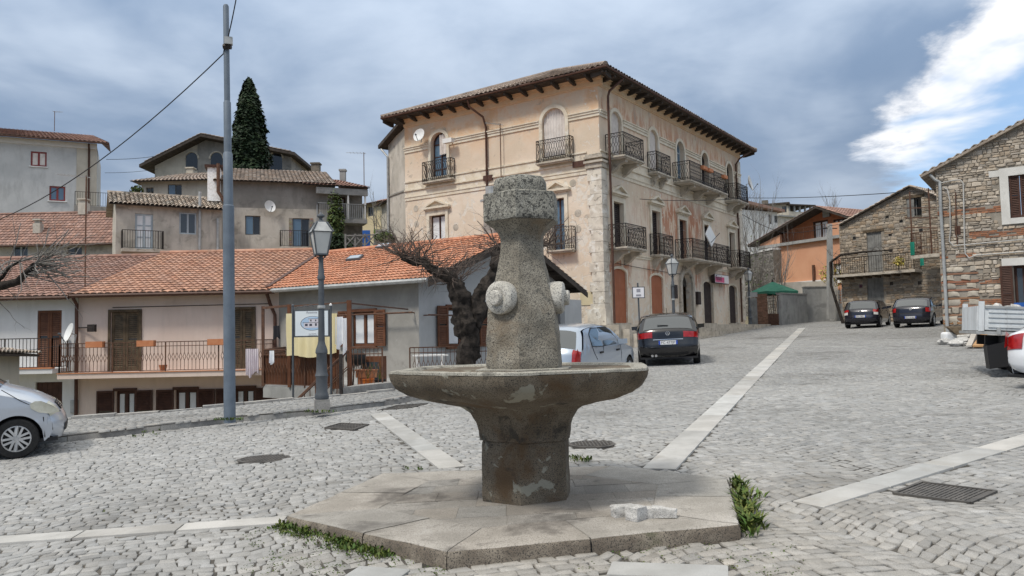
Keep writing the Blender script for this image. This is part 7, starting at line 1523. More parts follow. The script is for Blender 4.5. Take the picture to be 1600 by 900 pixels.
# tipper truck, its bed side towards the square
def truck():
    a = at(1529, 497, 15.2); d = np.array([.93, -.36, -.065]); d /= np.linalg.norm(d); k = np.array([0, 0, 1.0]); s = np.cross(k, d); s /= np.linalg.norm(s); n = np.cross(d, s); gz0 = gz(a[0], a[1]); t = thing('tipper_truck', 'small tipper truck with ribbed pale grey drop side and dark mudguard', 'truck', (a[0]+1.5, a[1], gz0)); P = lambda x, y, z: a+d*x+s*y+n*z; L = 2.9
    zb, zt = -.24, .24; mb = MB(); mb.box(P(0, .03, zb), d*L, s*1.7, n*.06); mb.build('bed_floor', 'zinc', t)
    for y in (-.03, 1.73):
        mb = MB(); mb.box(P(.10, y, zb+.02), d*(L-.2), s*.03, n*(zt-zb-.02)); o = mb.build('drop_side', 'truck_paint', t)
        for i in range(4): z = zb+.07+i*.095; mb = MB(); mb.box(P(.16, y-.022 if y < 0 else y+.03, z), d*(L-.35), s*.022, n*.05); mb.build('side_rib', 'truck_paint', o)
        mb = MB(); mb.box(P(.10, y-.03, zt-.04), d*(L-.2), s*.09, n*.045); mb.build('top_rail', 'zinc', o); mb = MB(); mb.box(P(.3, y-.06, zb-.06), d*.06, s*.05, n*.12); mb.build('latch', 'zinc', o)
    for x in (0, L-.09):
        for y in (-.05, 1.72): mb = MB(); mb.box(P(x, y, zb-.03), d*.09, s*.09, n*(zt-zb+.12)); mb.build('corner_post', 'truck_paint', t)
    mb = MB(); mb.box(P(-.02, .06, zb), d*.04, s*1.64, n*(zt-zb)); mb.build('tailboard', 'truck_paint', t); mb = MB(); mb.box(P(-.05, -.05, zb-.07), d*(L+.1), s*1.9, n*.06); mb.build('bed_frame', 'zinc', t)
    mb = MB()
    for y in (.45, 1.25): mb.box(P(.2, y, zb-.28), d*(L+1.6), s*.1, n*.2)
    mb.build('chassis', 'trim_black', t)
    for x in (.72, L+.9):
        for y in (.12, 1.65): c = P(x, y, 0); c[2] = gz(c[0], c[1])+.31; mb = MB(); mb.lathe(c, [(.18, -.1), (.29, -.1), (.31, -.07), (.31, .07), (.29, .1), (.18, .1)], 26, axis=s); w = mb.build('wheel', 'rubber', t, smooth=40); mb = MB(); mb.lathe(c, [(.19, -.06), (.19, .06)], 20, axis=s); mb.build('rim', 'zinc', w)
    mb = MB(); q = P(.18, -.04, zb-.12); mb.hexa([q+n*-.62+d*.02, q+n*-.52+d*.44, q+n*-.52+d*.44+s*.35, q+n*-.62+d*.02+s*.35, q+n*-.18-d*.04, q+n*-.08+d*.30, q+n*-.08+d*.30+s*.35, q+n*-.18-d*.04+s*.35]); mb.build('mudguard', 'trim_black', t); mb = MB(); mb.box(P(.40, .02, zb-.34), d*.5, s*.3, n*.26); mb.build('toolbox', 'trim_black', t)
    mb = MB(); x = L+.15; mb.prism([P(x, .02, zb-.3), P(x+1.55, .02, zb-.35), P(x+1.6, .02, zb+.25), P(x+1.15, .02, zb+1.05), P(x, .02, zb+1.1)], s*1.66); cb = mb.build('cab', 'paint_white', t); mb = MB(); mb.prism([P(x+.35, -.0, zb+.4), P(x+1.35, -.0, zb+.4), P(x+1.05, -.0, zb+.95), P(x+.35, -.0, zb+.98)], s*.015); mb.build('side_window', 'car_glass', cb)
    return P, d, s, n, zb, zt
TP, Td, Ts, Tn, Tzb, Tzt = truck()
mb = MB(); mb.box(TP(1.05, .3, Tzb+.06), Td*.9, Ts*.6, Tn*.62); mb.box(TP(1.0, .25, Tzb+.66), Td*1.0, Ts*.7, Tn*.05)
for i in range(4): mb.box(TP(1.03, .28, Tzb+.15+.14*i), Td*.94, Ts*.02, Tn*.03)
mb.build('crate', 'red_plastic', None, label='dark red ribbed crate standing in the tipper truck bed', cat='crate')
mb = MB(); mb.lathe(TP(.85, .4, Tzb+.06), [(.12, 0), (.14, .45), (.15, .52)], 12); mb.build('bucket', 'blue_plastic', None, smooth=40, label='small blue bucket beside the red crate in the truck', cat='bucket')
for i in range(4):
    bm = bmesh.new(); bmesh.ops.create_icosphere(bm, subdivisions=2, radius=.16); c0 = Vector(TP(.2+.17*i, .25+.1*(i % 2), Tzb+.36+.05*(i % 2)))
    for v in bm.verts: v.co = c0 + v.co*(1+noise.noise(v.co*9+Vector((i*3, 0, 0)))*.5)*Vector((1, 1, .6)).length*.6
    me = bpy.data.meshes.new('rubble_lump'); bm.to_mesh(me); bm.free(); me.materials.append(MATS['rubble']); o = bpy.data.objects.new('rubble_lump', me); COL.objects.link(o); fin(o, None, 'grey lump of builders rubble lying in the tipper truck bed', 'rubble', 'rubble lumps in the truck bed')
# ------------------------------------------------------------------ street furniture
K3 = np.array([0, 0, 1.0])
def street_lamp(base, H, label):
    t = thing('street_lamp', label, 'street lamp', base, 'ornate street lamps'); b = np.array(base, float); s = H/3.65; m8 = lambda prof, n=8: [(r*s, z*s) for r, z in prof]
    mb = MB(); mb.cbox(b-K3*.03, .27*s, .27*s, .20*s+.03, .3); mb.build('base_block', 'kerbstone', t)
    mb = MB(); mb.lathe(b, m8([(.12, .20), (.135, .24), (.12, .30), (.105, .34), (.11, .60), (.125, .63), (.11, .67), (.10, .72), (.095, 1.02), (.115, 1.05), (.11, 1.10), (.075, 1.2), (.062, 1.26)]), 12); mb.build('pedestal', 'lamp_paint', t, smooth=35)
    mb = MB(); mb.lathe(b, m8([(.062, 1.25), (.052, 2.38), (.07, 2.40), (.075, 2.45), (.055, 2.49), (.06, 2.56), (.048, 2.60), (.042, 2.80), (.03, 2.88)]), 12); mb.build('shaft', 'lamp_paint', t, smooth=35)
    mb = MB(); mb.lathe(b, m8([(.07, 1.86), (.075, 1.88), (.07, 1.92)]), 12); mb.build('collar', 'zinc', t)
    mb = MB(); z0, z1 = b+K3*2.86*s, b+K3*3.28*s; w0, w1 = .10*s, .168*s; C0 = [z0+np.array([x*w0, y*w0, 0]) for x, y in ((-1, -1), (1, -1), (1, 1), (-1, 1))]; C1 = [z1+np.array([x*w1, y*w1, 0]) for x, y in ((-1, -1), (1, -1), (1, 1), (-1, 1))]
    rot = Matrix.Rotation(.45, 3, 'Z'); R_ = np.array(rot); C0 = [b+R_@(p-b) for p in C0]; C1 = [b+R_@(p-b) for p in C1]
    for a, c in zip(C0, C1): mb.bar(a, c, .024*s)
    for C in (C0, C1):
        for i in range(4): mb.bar(C[i], C[(i+1) % 4], .026*s)
    for i in (0, 2): mb.tube([C0[i], C0[i]*.5+b*.5-K3*-(1.36*s), b+K3*2.74*s], .010*s, 4)
    for i in (1, 3): mb.tube([C0[i], b+K3*2.74*s], .010*s, 4)
    la = mb.build('lantern', 'lamp_paint', t)
    for i in range(4):
        j = (i+1) % 4; mb = MB(); c = (sum(C0)+sum(C1))/8; q = [c+(p-c)*.97 for p in (C0[i], C0[j], C1[j], C1[i])]; mb.poly(q); mb.build('lantern_pane', 'lamp_glass', la)
    mb = MB(); top = b+K3*3.46*s; TP4 = [top+R_@np.array([x*.09*s, y*.09*s, 0]) for x, y in ((-1, -1), (1, -1), (1, 1), (-1, 1))]; CC = [b+(p-b)*np.array([1.12, 1.12, 1]) for p in C1]; mb.hexa(CC+TP4); mb.build('hood', 'zinc', la)
    for i in range(4): mb = MB(); mb.bar(CC[i], TP4[i], .03*s); mb.build('hood_rib', 'lamp_paint', la)
    mb = MB(); mb.lathe(top, [(.09*s, 0), (.03*s, .05*s), (.03*s, .08*s), (.075*s, .11*s), (.07*s, .14*s), (.02*s, .17*s), (.008*s, .2*s)], 10); mb.build('finial', 'lamp_paint', la, smooth=40)
street_lamp(G(503, 641, .115), 3.66, 'grey ornate lantern post on the pavement in front of the terrace sign'); b2 = at(1053, 500, 30.0); b2[2] = gz(b2[0], b2[1]); street_lamp(b2, 3.66, 'ornate lantern post before the palazzo portal'); b3 = at(1172, 500, 46.5); b3[2] = gz(b3[0], b3[1]); street_lamp(b3, 3.66, 'ornate lantern post by the wooden gate at the palazzo end')
# grey steel utility pole
b = G(359, 656, .1); t = thing('utility_pole', 'tall stepped grey steel pole at the pavement edge', 'utility pole', b); tops = [at(359, 656, b[1]), at(357, 322, b[1]), at(356, 240, b[1]), at(355, 160, b[1]), at(353, 10, b[1])]
for (p, q, r) in ((tops[0]-K3*.05, tops[1], .100), (tops[1]-K3*.02, tops[2], .083), (tops[2]-K3*.02, tops[3], .066), (tops[3]-K3*.02, tops[4], .052)):
    mb = MB(); d = (q-p); mb.tube([p, q, q+d/np.linalg.norm(d)*.03], [r, r*.97, r*.72], 16); mb.build('pole_section', 'grey_metal', t, smooth=35)
q = at(357, 68, b[1]); mb = MB(); mb.cbox(q+np.array([.03, -.08, -.05]), .14, .10, .13, .3); mb.build('junction_box', 'zinc', t); mb = MB(); mb.tube([q+np.array([-.07, -.06, -.08]), q+np.array([.07, -.06, -.08])], .05, 6); mb.tube([q+np.array([-.06, -.05, -.1]), q+np.array([-.08, -.05, -.2]), q+np.array([-.05, -.05, -.1])], .008, 4); mb.build('cable_clamp', 'iron', t); POLE_TOP = q
def cable(pts_, label, r=.012, sag=.0, mat='cable', name='overhead_cable', n=18):
    mb = MB(); P = []
    for a, c in zip(pts_, pts_[1:]):
        for i in range(n): f = i/n; P.append(np.array(a)*(1-f)+np.array(c)*f - K3*sag*4*f*(1-f))
    P.append(np.array(pts_[-1])); mb.tube(P, r, 5); mb.build(name, mat, None, label=label, cat='cable', group='overhead cables')
cable([POLE_TOP-K3*.1, at(-60, 362, 21)], 'thick black cable sagging from the grey pole down over the brown roofs', .011, .55); cable([POLE_TOP-K3*.05, at(356, 60, b[1]-.1), at(374, -30, 13.2)], 'black cable rising from the junction box past the pole top', .011, .05)
cable([at(166, 249, 62), at(250, 243, 68)], 'thin wire strung from the pale house to the villa gable', .02, .1); cable([at(164, 270, 60), at(246, 264, 70)], 'lower thin wire between the pale house and villa', .016, .1)
cable([at(1000, 311, 35.2), at(1160, 309, 46), at(1462, 296, 29)], 'long wire crossing the lane from the palazzo to the brick house', .016, .12); cable([at(1160, 335, 48), at(1225, 364, 50), at(1296, 354, 51.3)], 'slack wire from the palazzo to the concrete pole', .018, .12); cable([at(1296, 352, 51.3), at(1320, 345, 47.6)], 'short wire from the concrete pole to the stone house', .018, .1); cable([PB.P(.5, 4.75, .06), PB.P(9.5, 4.62, .06)], 'black wire clipped along the palazzo wall above the red doors', .014, .06)
cable([FP.P(-8, .95, 1.6), FP.P(.1, 1.55, 1.2)], 'drooping wire in front of the white house balcony', .010, .12)
# tourist sign on two posts
F = FacP(at(457, 530, 17.9), at(517, 530, 17.9)-at(457, 530, 17.9)); a, z1 = F.uz(457.5, 484.5); bb, z0 = F.uz(517, 526); t = thing('information_sign', 'pale panel sign with oval village drawing on two dark posts by the lamp', 'sign', F.P((a+bb)/2, .3, 0)); zg = .26
for u in (a, bb): mb = MB(); mb.tube([F.P(u, zg, 0), F.P(u, z1+.08, 0)], .026, 8); mb.build('post', 'lamp_paint', t); mb = MB(); mb.lathe(F.P(u, z1+.08, 0), [(.03, 0), (.035, .03), (.005, .06)], 8); mb.build('post_cap', 'white_paint' if u == bb else 'lamp_paint', t)
mb = MB(); F.box(mb, a+.03, bb-.03, z0, z1, -.02, .015); pn = mb.build('panel', 'lamp_paint', t); mb = MB(); F.box(mb, a+.06, bb-.06, z0+.03, z1-.03, .0151, .02); mb.build('panel_face', 'sign_white', pn)
uc, zc = (a+bb)/2+.02, (z0+z1)/2; rx, rz = .275, .165; el = lambda k, o, s_=1: [F.P(uc+rx*s_*math.cos(2*math.pi*i/28)*k, zc+rz*s_*math.sin(2*math.pi*i/28)*k, o) for i in range(28)]
mb = MB(); mb.prism(el(1.0, .0202), F.n*.001); mb.build('oval_line', 'sign_ink', pn); mb = MB(); mb.prism(el(.95, .0214), F.n*.001); mb.build('oval_sky', 'sign_sky', pn)
mb = MB(); F.box(mb, uc-.20, uc+.22, zc-.10, zc+.015, .0226, .0236); F.box(mb, uc-.08, uc+.14, zc+.02, zc+.10, .0226, .0236); mb.build('drawn_house', 'sign_wall', pn); mb = MB()
for x, z, w_, h in ((-.17, -.06, .06, .05), (-.07, -.06, .06, .05), (.06, -.06, .04, .06), (.14, -.06, .05, .05), (-.05, .045, .03, .04), (.06, .045, .03, .04)): F.box(mb, uc+x, uc+x+w_, zc+z, zc+z+h, .0238, .0244)
F.box(mb, uc-.23, uc+.24, zc+.014, zc+.022, .0238, .0246); F.box(mb, uc-.1, uc+.15, zc+.10, zc+.108, .0238, .0246); mb.build('drawn_windows', 'sign_ink', pn); mb = MB(); F.box(mb, uc-.10, uc+.10, z0+.045, z0+.105, .0248, .0255); mb.build('caption_label', 'sign_white', pn)
text_mesh('Rosanna', .075, F.P(uc-.15, z1-.085, .022), F.e, F.k, 'sign_grey_ink', pn, shear=.3, thick=.001); text_mesh('La Serra', .05, F.P(uc-.085, z0+.06, .027), F.e, F.k, 'sign_grey_ink', pn, thick=.001)
mb = MB(); mb.tube([F.P(a+.1+(bb-a-.2)*i/16, z1+.05+.05*math.sin(math.pi*i/16)+.015*math.sin(i*1.9), 0) for i in range(17)], .009, 5); mb.build('scroll_crest', 'lamp_paint', t)
# small notice on a post near the steps
p = at(1001, 540, 28.5); p[2] = gz(p[0], p[1]); zt = at(1000, 442, 28.5)[2]; t = thing('notice_post', 'small framed white notice on a thin grey post by the steps', 'sign', p); mb = MB(); mb.tube([p, np.array([p[0]-.04, p[1], zt])], .03, 8); mb.build('post', 'lamp_paint', t); F = FacP(p-np.array([.26, .05, 0]), (1, -.05)); mb = MB(); zc = at(1000, 466, 28.5)[2]; F.box(mb, 0, .46, zc, zc+.42, -.012, .0); o = mb.build('frame', 'lamp_paint', t); mb = MB(); F.box(mb, .03, .43, zc+.03, zc+.39, .001, .006); mb.build('notice', 'sign_box_white', o); mb = MB(); F.box(mb, .16, .30, zc+.22, zc+.34, .008, .010); F.box(mb, .14, .32, zc+.07, zc+.14, .008, .010); mb.build('pictogram', 'sign_grey_ink', o)
# ------------------------------------------------------------------ laundry and terrace clutter
FT = FacP(TT(449, 19.9), TT(546, 18.9)-TT(449, 19.9))
def hang(pl, pr, pt, pb, mat, label, nm, folds, amp=.03, sag=.0, off=0.0, F=FT): a, b_, c, d = F.rect(pl, pr, pt, pb, off); return drape(F, a, b_, c, d, off, amp, nm, mat, None, folds, sag, label=label, cat='laundry', group='laundry drying on the terrace')
hang(448, 503, 489, 557, 'cloth_yellow', 'wide yellow sheet hanging behind the information sign', 'yellow_sheet', 5, .03, .03); hang(503, 527, 490, 552, 'cloth_yellow', 'narrow yellow sheet hanging next to the white clothes', 'yellow_sheet', 4, .03, .02); hang(524, 537, 495, 541, 'cloth_white', 'white shirt hanging between yellow sheet and brown post', 'white_shirt', 3, .04, .08); hang(535, 546, 497, 552, 'cloth_white', 'pale blue white shirt hanging against the brown post', 'white_shirt', 3, .04, .08, .08)
FB = FacP(FP.P(0, 0, 1.1), FP.e); hang(384, 393, 545, 588, 'cloth_lilac', 'lilac top hung over the pink house balcony rail', 'lilac_top', 3, .03, .06, 0, FB); hang(392, 404, 545, 583, 'cloth_lilac', 'pale pink garment hung beside the lilac top', 'pink_garment', 4, .03, .05, 0, FB); hang(421, 429, 548, 568, 'cloth_white', 'small white cloth pegged at the corner of the terrace railing', 'white_cloth', 2, .03, .04); hang(426, 437, 509, 529, 'cloth_black', 'black sleeve of a jacket hanging from the terrace pole', 'black_jacket', 2, .03, .06)
def pot(px, py, d, r, h, mat, label, plant=True):
    q = at(px, py, d); q[2] = TZ+.0; t = thing('plant_pot', label, 'plant pot', q, 'plant pots on the terrace'); mb = MB(); mb.lathe(q, [(r*.75, 0), (r, h*.9), (r*1.08, h*.9), (r*1.08, h), (r*.95, h), (r*.9, h*.9)], 16); mb.build('pot', mat, t, smooth=40)
    if plant:
        mb = MB()
        for i in range(9): a = random.uniform(0, 6.28); branchy(mb, q+K3*h*.9, (math.cos(a)*.3, math.sin(a)*.3, 1), random.uniform(.15, .4), .006, 1, .5, .1, 3)
        mb.build('stems', 'leaf_weed', t)
pot(575, 610, 18.9, .14, .25, 'orange_plastic', 'bright orange plant pot at the terrace edge'); pot(594, 610, 18.7, .13, .24, 'black_plastic', 'black plant pot beside the orange one')
q = at(556, 604, 20.3); q[2] = TZ; t = thing('kettle_grill', 'black kettle grill standing behind the terrace railing', 'grill', q); mb = MB(); mb.lathe(q+K3*.5, [(.05, 0), (.2, .05), (.26, .16), (.27, .22), (.25, .32), (.12, .42), (.02, .44)], 16); mb.build('bowl', 'black_plastic', t, smooth=40); 
for a in (0, 2.1, 4.2): mb = MB(); mb.tube([q+np.array([math.cos(a)*.25, math.sin(a)*.25, 0]), q+np.array([math.cos(a)*.14, math.sin(a)*.14, .55])], .015, 5); mb.build('leg', 'iron', t)
F = FacP(TT(566, 20.6), TT(600, 20.4)-TT(566, 20.6)); t = thing('wood_cabinet', 'low reddish wooden cabinet with dark glass against the grey house', 'cabinet', F.P(.3, TZ, 0)); mb = MB(); F.box(mb, 0, .55, TZ+.02, TZ+.75, -.3, 0); mb.build('case', 'shutter_brown', t); mb = MB(); F.box(mb, .06, .49, TZ+.1, TZ+.6, .002, .01); mb.build('door_pane', 'pane', t)
F = FacP(TT(558, 19.6), TT(590, 19.4)-TT(558, 19.6)); mb = MB(); F.box(mb, 0, .5, TZ+.25, TZ+.42, -.1, .08); F.box(mb, -.03, .53, TZ+.42, TZ+.45, -.12, .1); F.box(mb, .05, .1, TZ, TZ+.25, -.08, .06); F.box(mb, .4, .45, TZ, TZ+.25, -.08, .06); mb.build('planter_box', 'terracotta', None, label='terracotta planter trough on feet behind the terrace railing', cat='planter')
q = TT(672, 22.3); t = thing('garden_table', 'small white garden table behind the railing of the gable wall', 'table', q); mb = MB(); mb.cbox(q+K3*.68, .9, .7, .04, .3); mb.build('table_top', 'white_paint', t); 
for x, y in ((-.35, -.25), (.35, -.25), (-.35, .25), (.35, .25)): mb = MB(); mb.cbox(q+np.array([x, y, 0]), .05, .05, .679); mb.build('leg', 'white_paint', t)
# ------------------------------------------------------------------ rubble at the brick house corner
def lump(p, r, label, mat='rubble', sq=(1, 1, .6), seed=0, group='rubble by the brick house', nm='rubble_stone'):
    bm = bmesh.new(); bmesh.ops.create_icosphere(bm, subdivisions=2, radius=r)
    for v in bm.verts: k = v.co*(1+noise.noise(v.co*(1.2/r)+Vector((seed*5.1, 0, 0)))*.55); v.co = Vector((k.x*sq[0]+p[0], k.y*sq[1]+p[1], k.z*sq[2]+p[2]+r*sq[2]*.6))
    me = bpy.data.meshes.new(nm); bm.to_mesh(me); bm.free(); me.materials.append(MATS[mat]); o = bpy.data.objects.new(nm, me); COL.objects.link(o); return fin(o, None, label, 'stone', group)
for i in range(26):
    px = random.uniform(1478, 1560); py = random.uniform(524, 542); q = G(px, py); lump(q, random.uniform(.08, .22), 'loose pale rubble stone at the foot of the brick banded house', seed=i, sq=(1.2, 1, .65))
q = G(1491, 535); mb = MB(); mb.cbox(q+np.array([0, .3, 0]), .45, .3, .34, .2); o = mb.build('cement_sack', 'sack_white', None, label='white cement sack against the corner of the brick house', cat='sack'); md = o.modifiers.new('b', 'BEVEL'); md.width = .08; md.segments = 3
for a, c, w_, m_, lab in (((1514, 545), (1527, 512), .14, 'wood_grey', 'weathered grey plank leaning on the rubble heap'), ((1528, 545), (1540, 522), .26, 'wood_plank', 'fresh orange timber board lying on the rubble heap')):
    p, q = G(*a), at(*c, 27.2); p = p+K3*.05; mb = MB(); d = q-p; s_ = np.cross(d, K3); s_ /= np.linalg.norm(s_); n_ = np.cross(s_, d); n_ /= np.linalg.norm(n_); mb.box(p-s_*w_/2, s_*w_, d, n_*.05); mb.build('plank', m_, None, label=lab, cat='plank', group='planks on the rubble')
mb = MB(); p = G(1505, 534)+K3*.35; mb.prism([p+np.array([-.45, 0, .12]), p+np.array([.45, -.1, .12]), p+np.array([.2, -.2, -.1]), p+np.array([-.25, -.1, -.12])], (0, .25, .05)); mb.build('scrap_sheet', 'shutter_wood', None, label='rusty brown scrap sheet lying on the rubble heap', cat='scrap')
# ------------------------------------------------------------------ plants
def vine_tree():
    d = 19.6; t = thing('pruned_tree', 'gnarled dark pruned tree with twisted bare crown behind the fountain', 'tree', TT(733, d)); P = lambda px, py, dd=d: at(px, py, dd)
    def limb(pts, rs, nm='trunk', n=14):
        Q = []; R_ = []
        for (a, b_, ra, rb) in zip(pts, pts[1:], rs, rs[1:]):
            m = max(3, int(np.linalg.norm(b_-a)/.06))
            for i in range(m): f = i/m; Q.append(a*(1-f)+b_*f); R_.append(ra*(1-f)+rb*f)
        Q.append(pts[-1]); R_.append(rs[-1]); mb = MB(); mb.tube(Q, R_, n); vs = []
        for j, v in enumerate(mb.v):
            c = Q[min(j//n, len(Q)-1)]; v = np.array(v); dv = v-c; a = math.atan2(dv[1], dv[0]); k = Vector(v)
            vs.append(tuple(c+dv*(1+.45*noise.noise(k*3.5)+.35*noise.noise(k*8)+.20*math.sin(a*3+c[2]*6))))
        mb.v = vs; return mb.build(nm, 'bark_dark', t, smooth=50)
    limb([P(733, 590), P(728, 560), P(734, 530), P(726, 500), P(722, 475), P(716, 455), P(718, 440)], [.33, .27, .24, .28, .27, .22, .13]); limb([P(742, 520), P(748, 490), P(745, 470), P(758, 450), P(768, 430, 19.8), P(775, 400, 20), P(782, 388, 20)], [.1, .2, .16, .15, .13, .14, .09], 'limb'); limb([P(718, 460), P(705, 438), P(690, 428), P(672, 420), P(660, 408), P(640, 406), P(628, 402)], [.19, .16, .13, .12, .13, .08, .06], 'limb'); limb([P(770, 415), P(800, 395, 20.2), P(835, 385, 20.4), P(855, 384, 20.4)], [.09, .07, .05, .03], 'limb')
    mb = MB()
    tips = [(P(628, 402), 22), (P(640, 405), 14), (P(660, 408), 18), (P(675, 420), 10), (P(690, 428), 10), (P(718, 440), 14), (P(775, 398, 20), 14), (P(782, 388, 20), 12), (P(835, 385, 20.4), 18), (P(855, 384, 20.4), 22), (P(705, 436), 8)]
    for q, n in tips:
        for i in range(n):
            a = random.uniform(-1, 1); branchy(mb, q, (random.gauss(0, .8), random.gauss(0, .4), random.uniform(-.05, .9)), random.uniform(.4, 1.0), .014, 2, .7, .0, 4, .38, (2, 3), .66)
    mb.build('twigs', 'twig', t, kind='stuff')
vine_tree()
def left_tree():
    d = 15.5; t = thing('bare_tree', 'bare leaning tree with fine twigs reaching over the white house roof', 'tree', at(-150, 600, d)); P = lambda px, py: at(px, py, d); mb = MB(); mb.tube([P(-160, 640), P(-130, 540), P(-70, 480), P(-20, 452), P(28, 440), P(48, 420), P(55, 412)], [.16, .15, .13, .10, .075, .06, .05], 9); mb.tube([P(-20, 452), P(5, 432), P(14, 418), P(30, 408)], [.05, .035, .03, .02], 7); mb.build('trunk', 'bark_dark', t, smooth=50); mb = MB()
    for q, n, dx in ((P(55, 412), 14, 1.1), (P(40, 428), 8, .8), (P(30, 408), 8, .2), (P(10, 425), 7, -.4), (P(48, 420), 8, 1.0), (P(-20, 450), 6, 0)):
        for i in range(n): branchy(mb, q, (random.gauss(dx, .5), random.gauss(0, .3), random.uniform(-.35, .5)), random.uniform(.5, 1.15), .014, 2, .55, .02, 5, .3, (1, 3), .6)
    mb.build('twigs', 'twig_grey', t, kind='stuff')
left_tree()
def cypress():
    d = 62; top = at(389, 127, d); zb = 2.0; c = np.array([top[0], d, 0]); H = top[2]-zb; t = thing('cypress_tree', 'tall dense dark cypress rising behind the long grey house', 'tree', (c[0], c[1], zb)); mb = MB(); mb.tube([(c[0], d, zb-1), (c[0], d, zb+H*.9)], [.25, .05], 8); mb.build('trunk', 'bark_dark', t)
    def rad(f, a): return 1.38*(min(1, (1-f)/.26)**.62)*(1+.30*noise.noise(Vector((math.cos(a)*1.6, math.sin(a)*1.6, f*13)))+.22*noise.noise(Vector((math.cos(a)*4, math.sin(a)*4, f*34)))) + .08
    def fn():
        f = random.random()**.6; a = random.uniform(0, 2*math.pi); r = rad(f, a)*(1-.35*random.random()**2); o = np.array([math.cos(a), math.sin(a), 1.2]); return (c[0]+r*math.cos(a), d+r*math.sin(a), zb+f*H+random.uniform(-.1, .25)), o
    leafcloud(fn, 15000, .30, 'leaf_cypress', 'crown', t, .5)
    core = MB(); core.lathe((c[0], d, zb), [(rad(f, 1)*.72, f*H) for f in np.linspace(0, .97, 14)], 14); core.build('inner_foliage', 'leaf_cypress', t, smooth=60)
cypress()
def blob(label, cat, name, px, py, d, rx, ry, rz, count, size, mat, twigs=0, group=None, zoff=0):
    c = at(px, py, d); t = thing(name, label, cat, c-K3*rz, group)
    def fn():
        while True:
            v = np.array([random.uniform(-1, 1) for _ in range(3)]); L = np.linalg.norm(v)
            if .25 < L < 1: break
        k = 1+.35*noise.noise(Vector(v*2)+Vector((px, py, 0))); return c+v*k*np.array([rx, ry, rz]), v+np.array([0, 0, .6])
    if count: leafcloud(fn, count, size, mat, 'foliage', t, .45)
    if twigs:
        mb = MB()
        for i in range(twigs): branchy(mb, c-K3*rz+np.array([random.uniform(-rx, rx)*.5, 0, 0]), (random.gauss(0, .35), random.gauss(0, .3), 1), rz*random.uniform(1.1, 2.0), .02+.004*rz, 2, .5, .12, 5, .2, (2, 4), .6)
        mb.build('stems', 'twig_grey', t)
blob('leafy green climber covering the corner of the long grey house', 'climber', 'climbing_plant', 524, 350, 45.8, .55, .5, 1.9, 1500, .17, 'leaf_ivy'); blob('dark green bush below the white railed balcony', 'bush', 'bush', 528, 386, 45.2, 1.0, .6, .8, 1200, .16, 'leaf_cypress'); blob('low green bush by the retaining wall beside the palazzo', 'bush', 'bush', 601, 371, 42.8, .6, .6, .35, 500, .14, 'leaf_ivy'); blob('green shrub between the pale house and porch house', 'bush', 'bush', 214, 301, 54, .4, .5, .6, 400, .2, 'leaf_ivy')
blob('grey tangled bare shrub on the bank behind the palazzo', 'shrub', 'bare_shrub', 1180, 420, 58, 1.6, 1.0, 2.3, 200, .14, 'leaf_ivy', 22); blob('tall bare tree standing behind the palazzo end', 'tree', 'bare_tree', 1178, 360, 74, 2.0, 1.0, 3.4, 0, .1, 'leaf_ivy', 16); blob('thin bare tree poking above the unfinished house', 'tree', 'bare_tree', 1178, 318, 118, 1.2, .6, 1.6, 0, .1, 'leaf_ivy', 7); blob('spindly bare tree behind the orange house ridge', 'tree', 'bare_tree', 1303, 322, 90, 1.6, .8, 1.7, 0, .1, 'leaf_ivy', 9); blob('yellow flowering shrub beside the concrete pole', 'shrub', 'shrub', 1300, 430, 54, .9, .5, .8, 450, .13, 'leaf_yellow', 5); blob('bare pink twigged shrub against the orange wall', 'shrub', 'bare_shrub', 1217, 420, 56, .8, .5, 1.6, 0, .1, 'leaf_ivy', 8); blob('bare young tree on the grass bank by the yellow house', 'tree', 'bare_tree', 589, 330, 60, .8, .5, 1.7, 0, .1, 'leaf_ivy', 6); blob('yellow green pot plant on the stone house balcony', 'plant', 'balcony_plant', 1405, 409, 44.2, .35, .25, .3, 160, .12, 'leaf_yellow')
# dark vine stem on the stone house corner
t = thing('vine', 'old dark vine climbing the stone house and spreading along its balcony', 'vine', FS.P(.3, 1.7, .5)); mb = MB(); mb.tube([FS.P(.55, 1.6, .9), FS.P(.2, 3.0, 1.0), FS.P(-.1, 4.2, 1.05), FS.P(-.05, 5.6, 1.1), FS.P(.6, 6.0, 1.1), FS.P(2.0, 6.05, 1.1), FS.P(3.6, 6.0, 1.1)], [.10, .09, .08, .08, .08, .06, .03], 7); mb.build('stem', 'bark_dark', t, smooth=60); mb = MB()
for i in range(24): branchy(mb, FS.P(random.uniform(-.2, 3.4), 6.0, 1.1), (random.gauss(0, .6), random.gauss(0, .3), random.gauss(.1, .4)), .5, .012, 1, .6, 0, 4, .35)
mb.build('twigs', 'twig', t, kind='stuff')
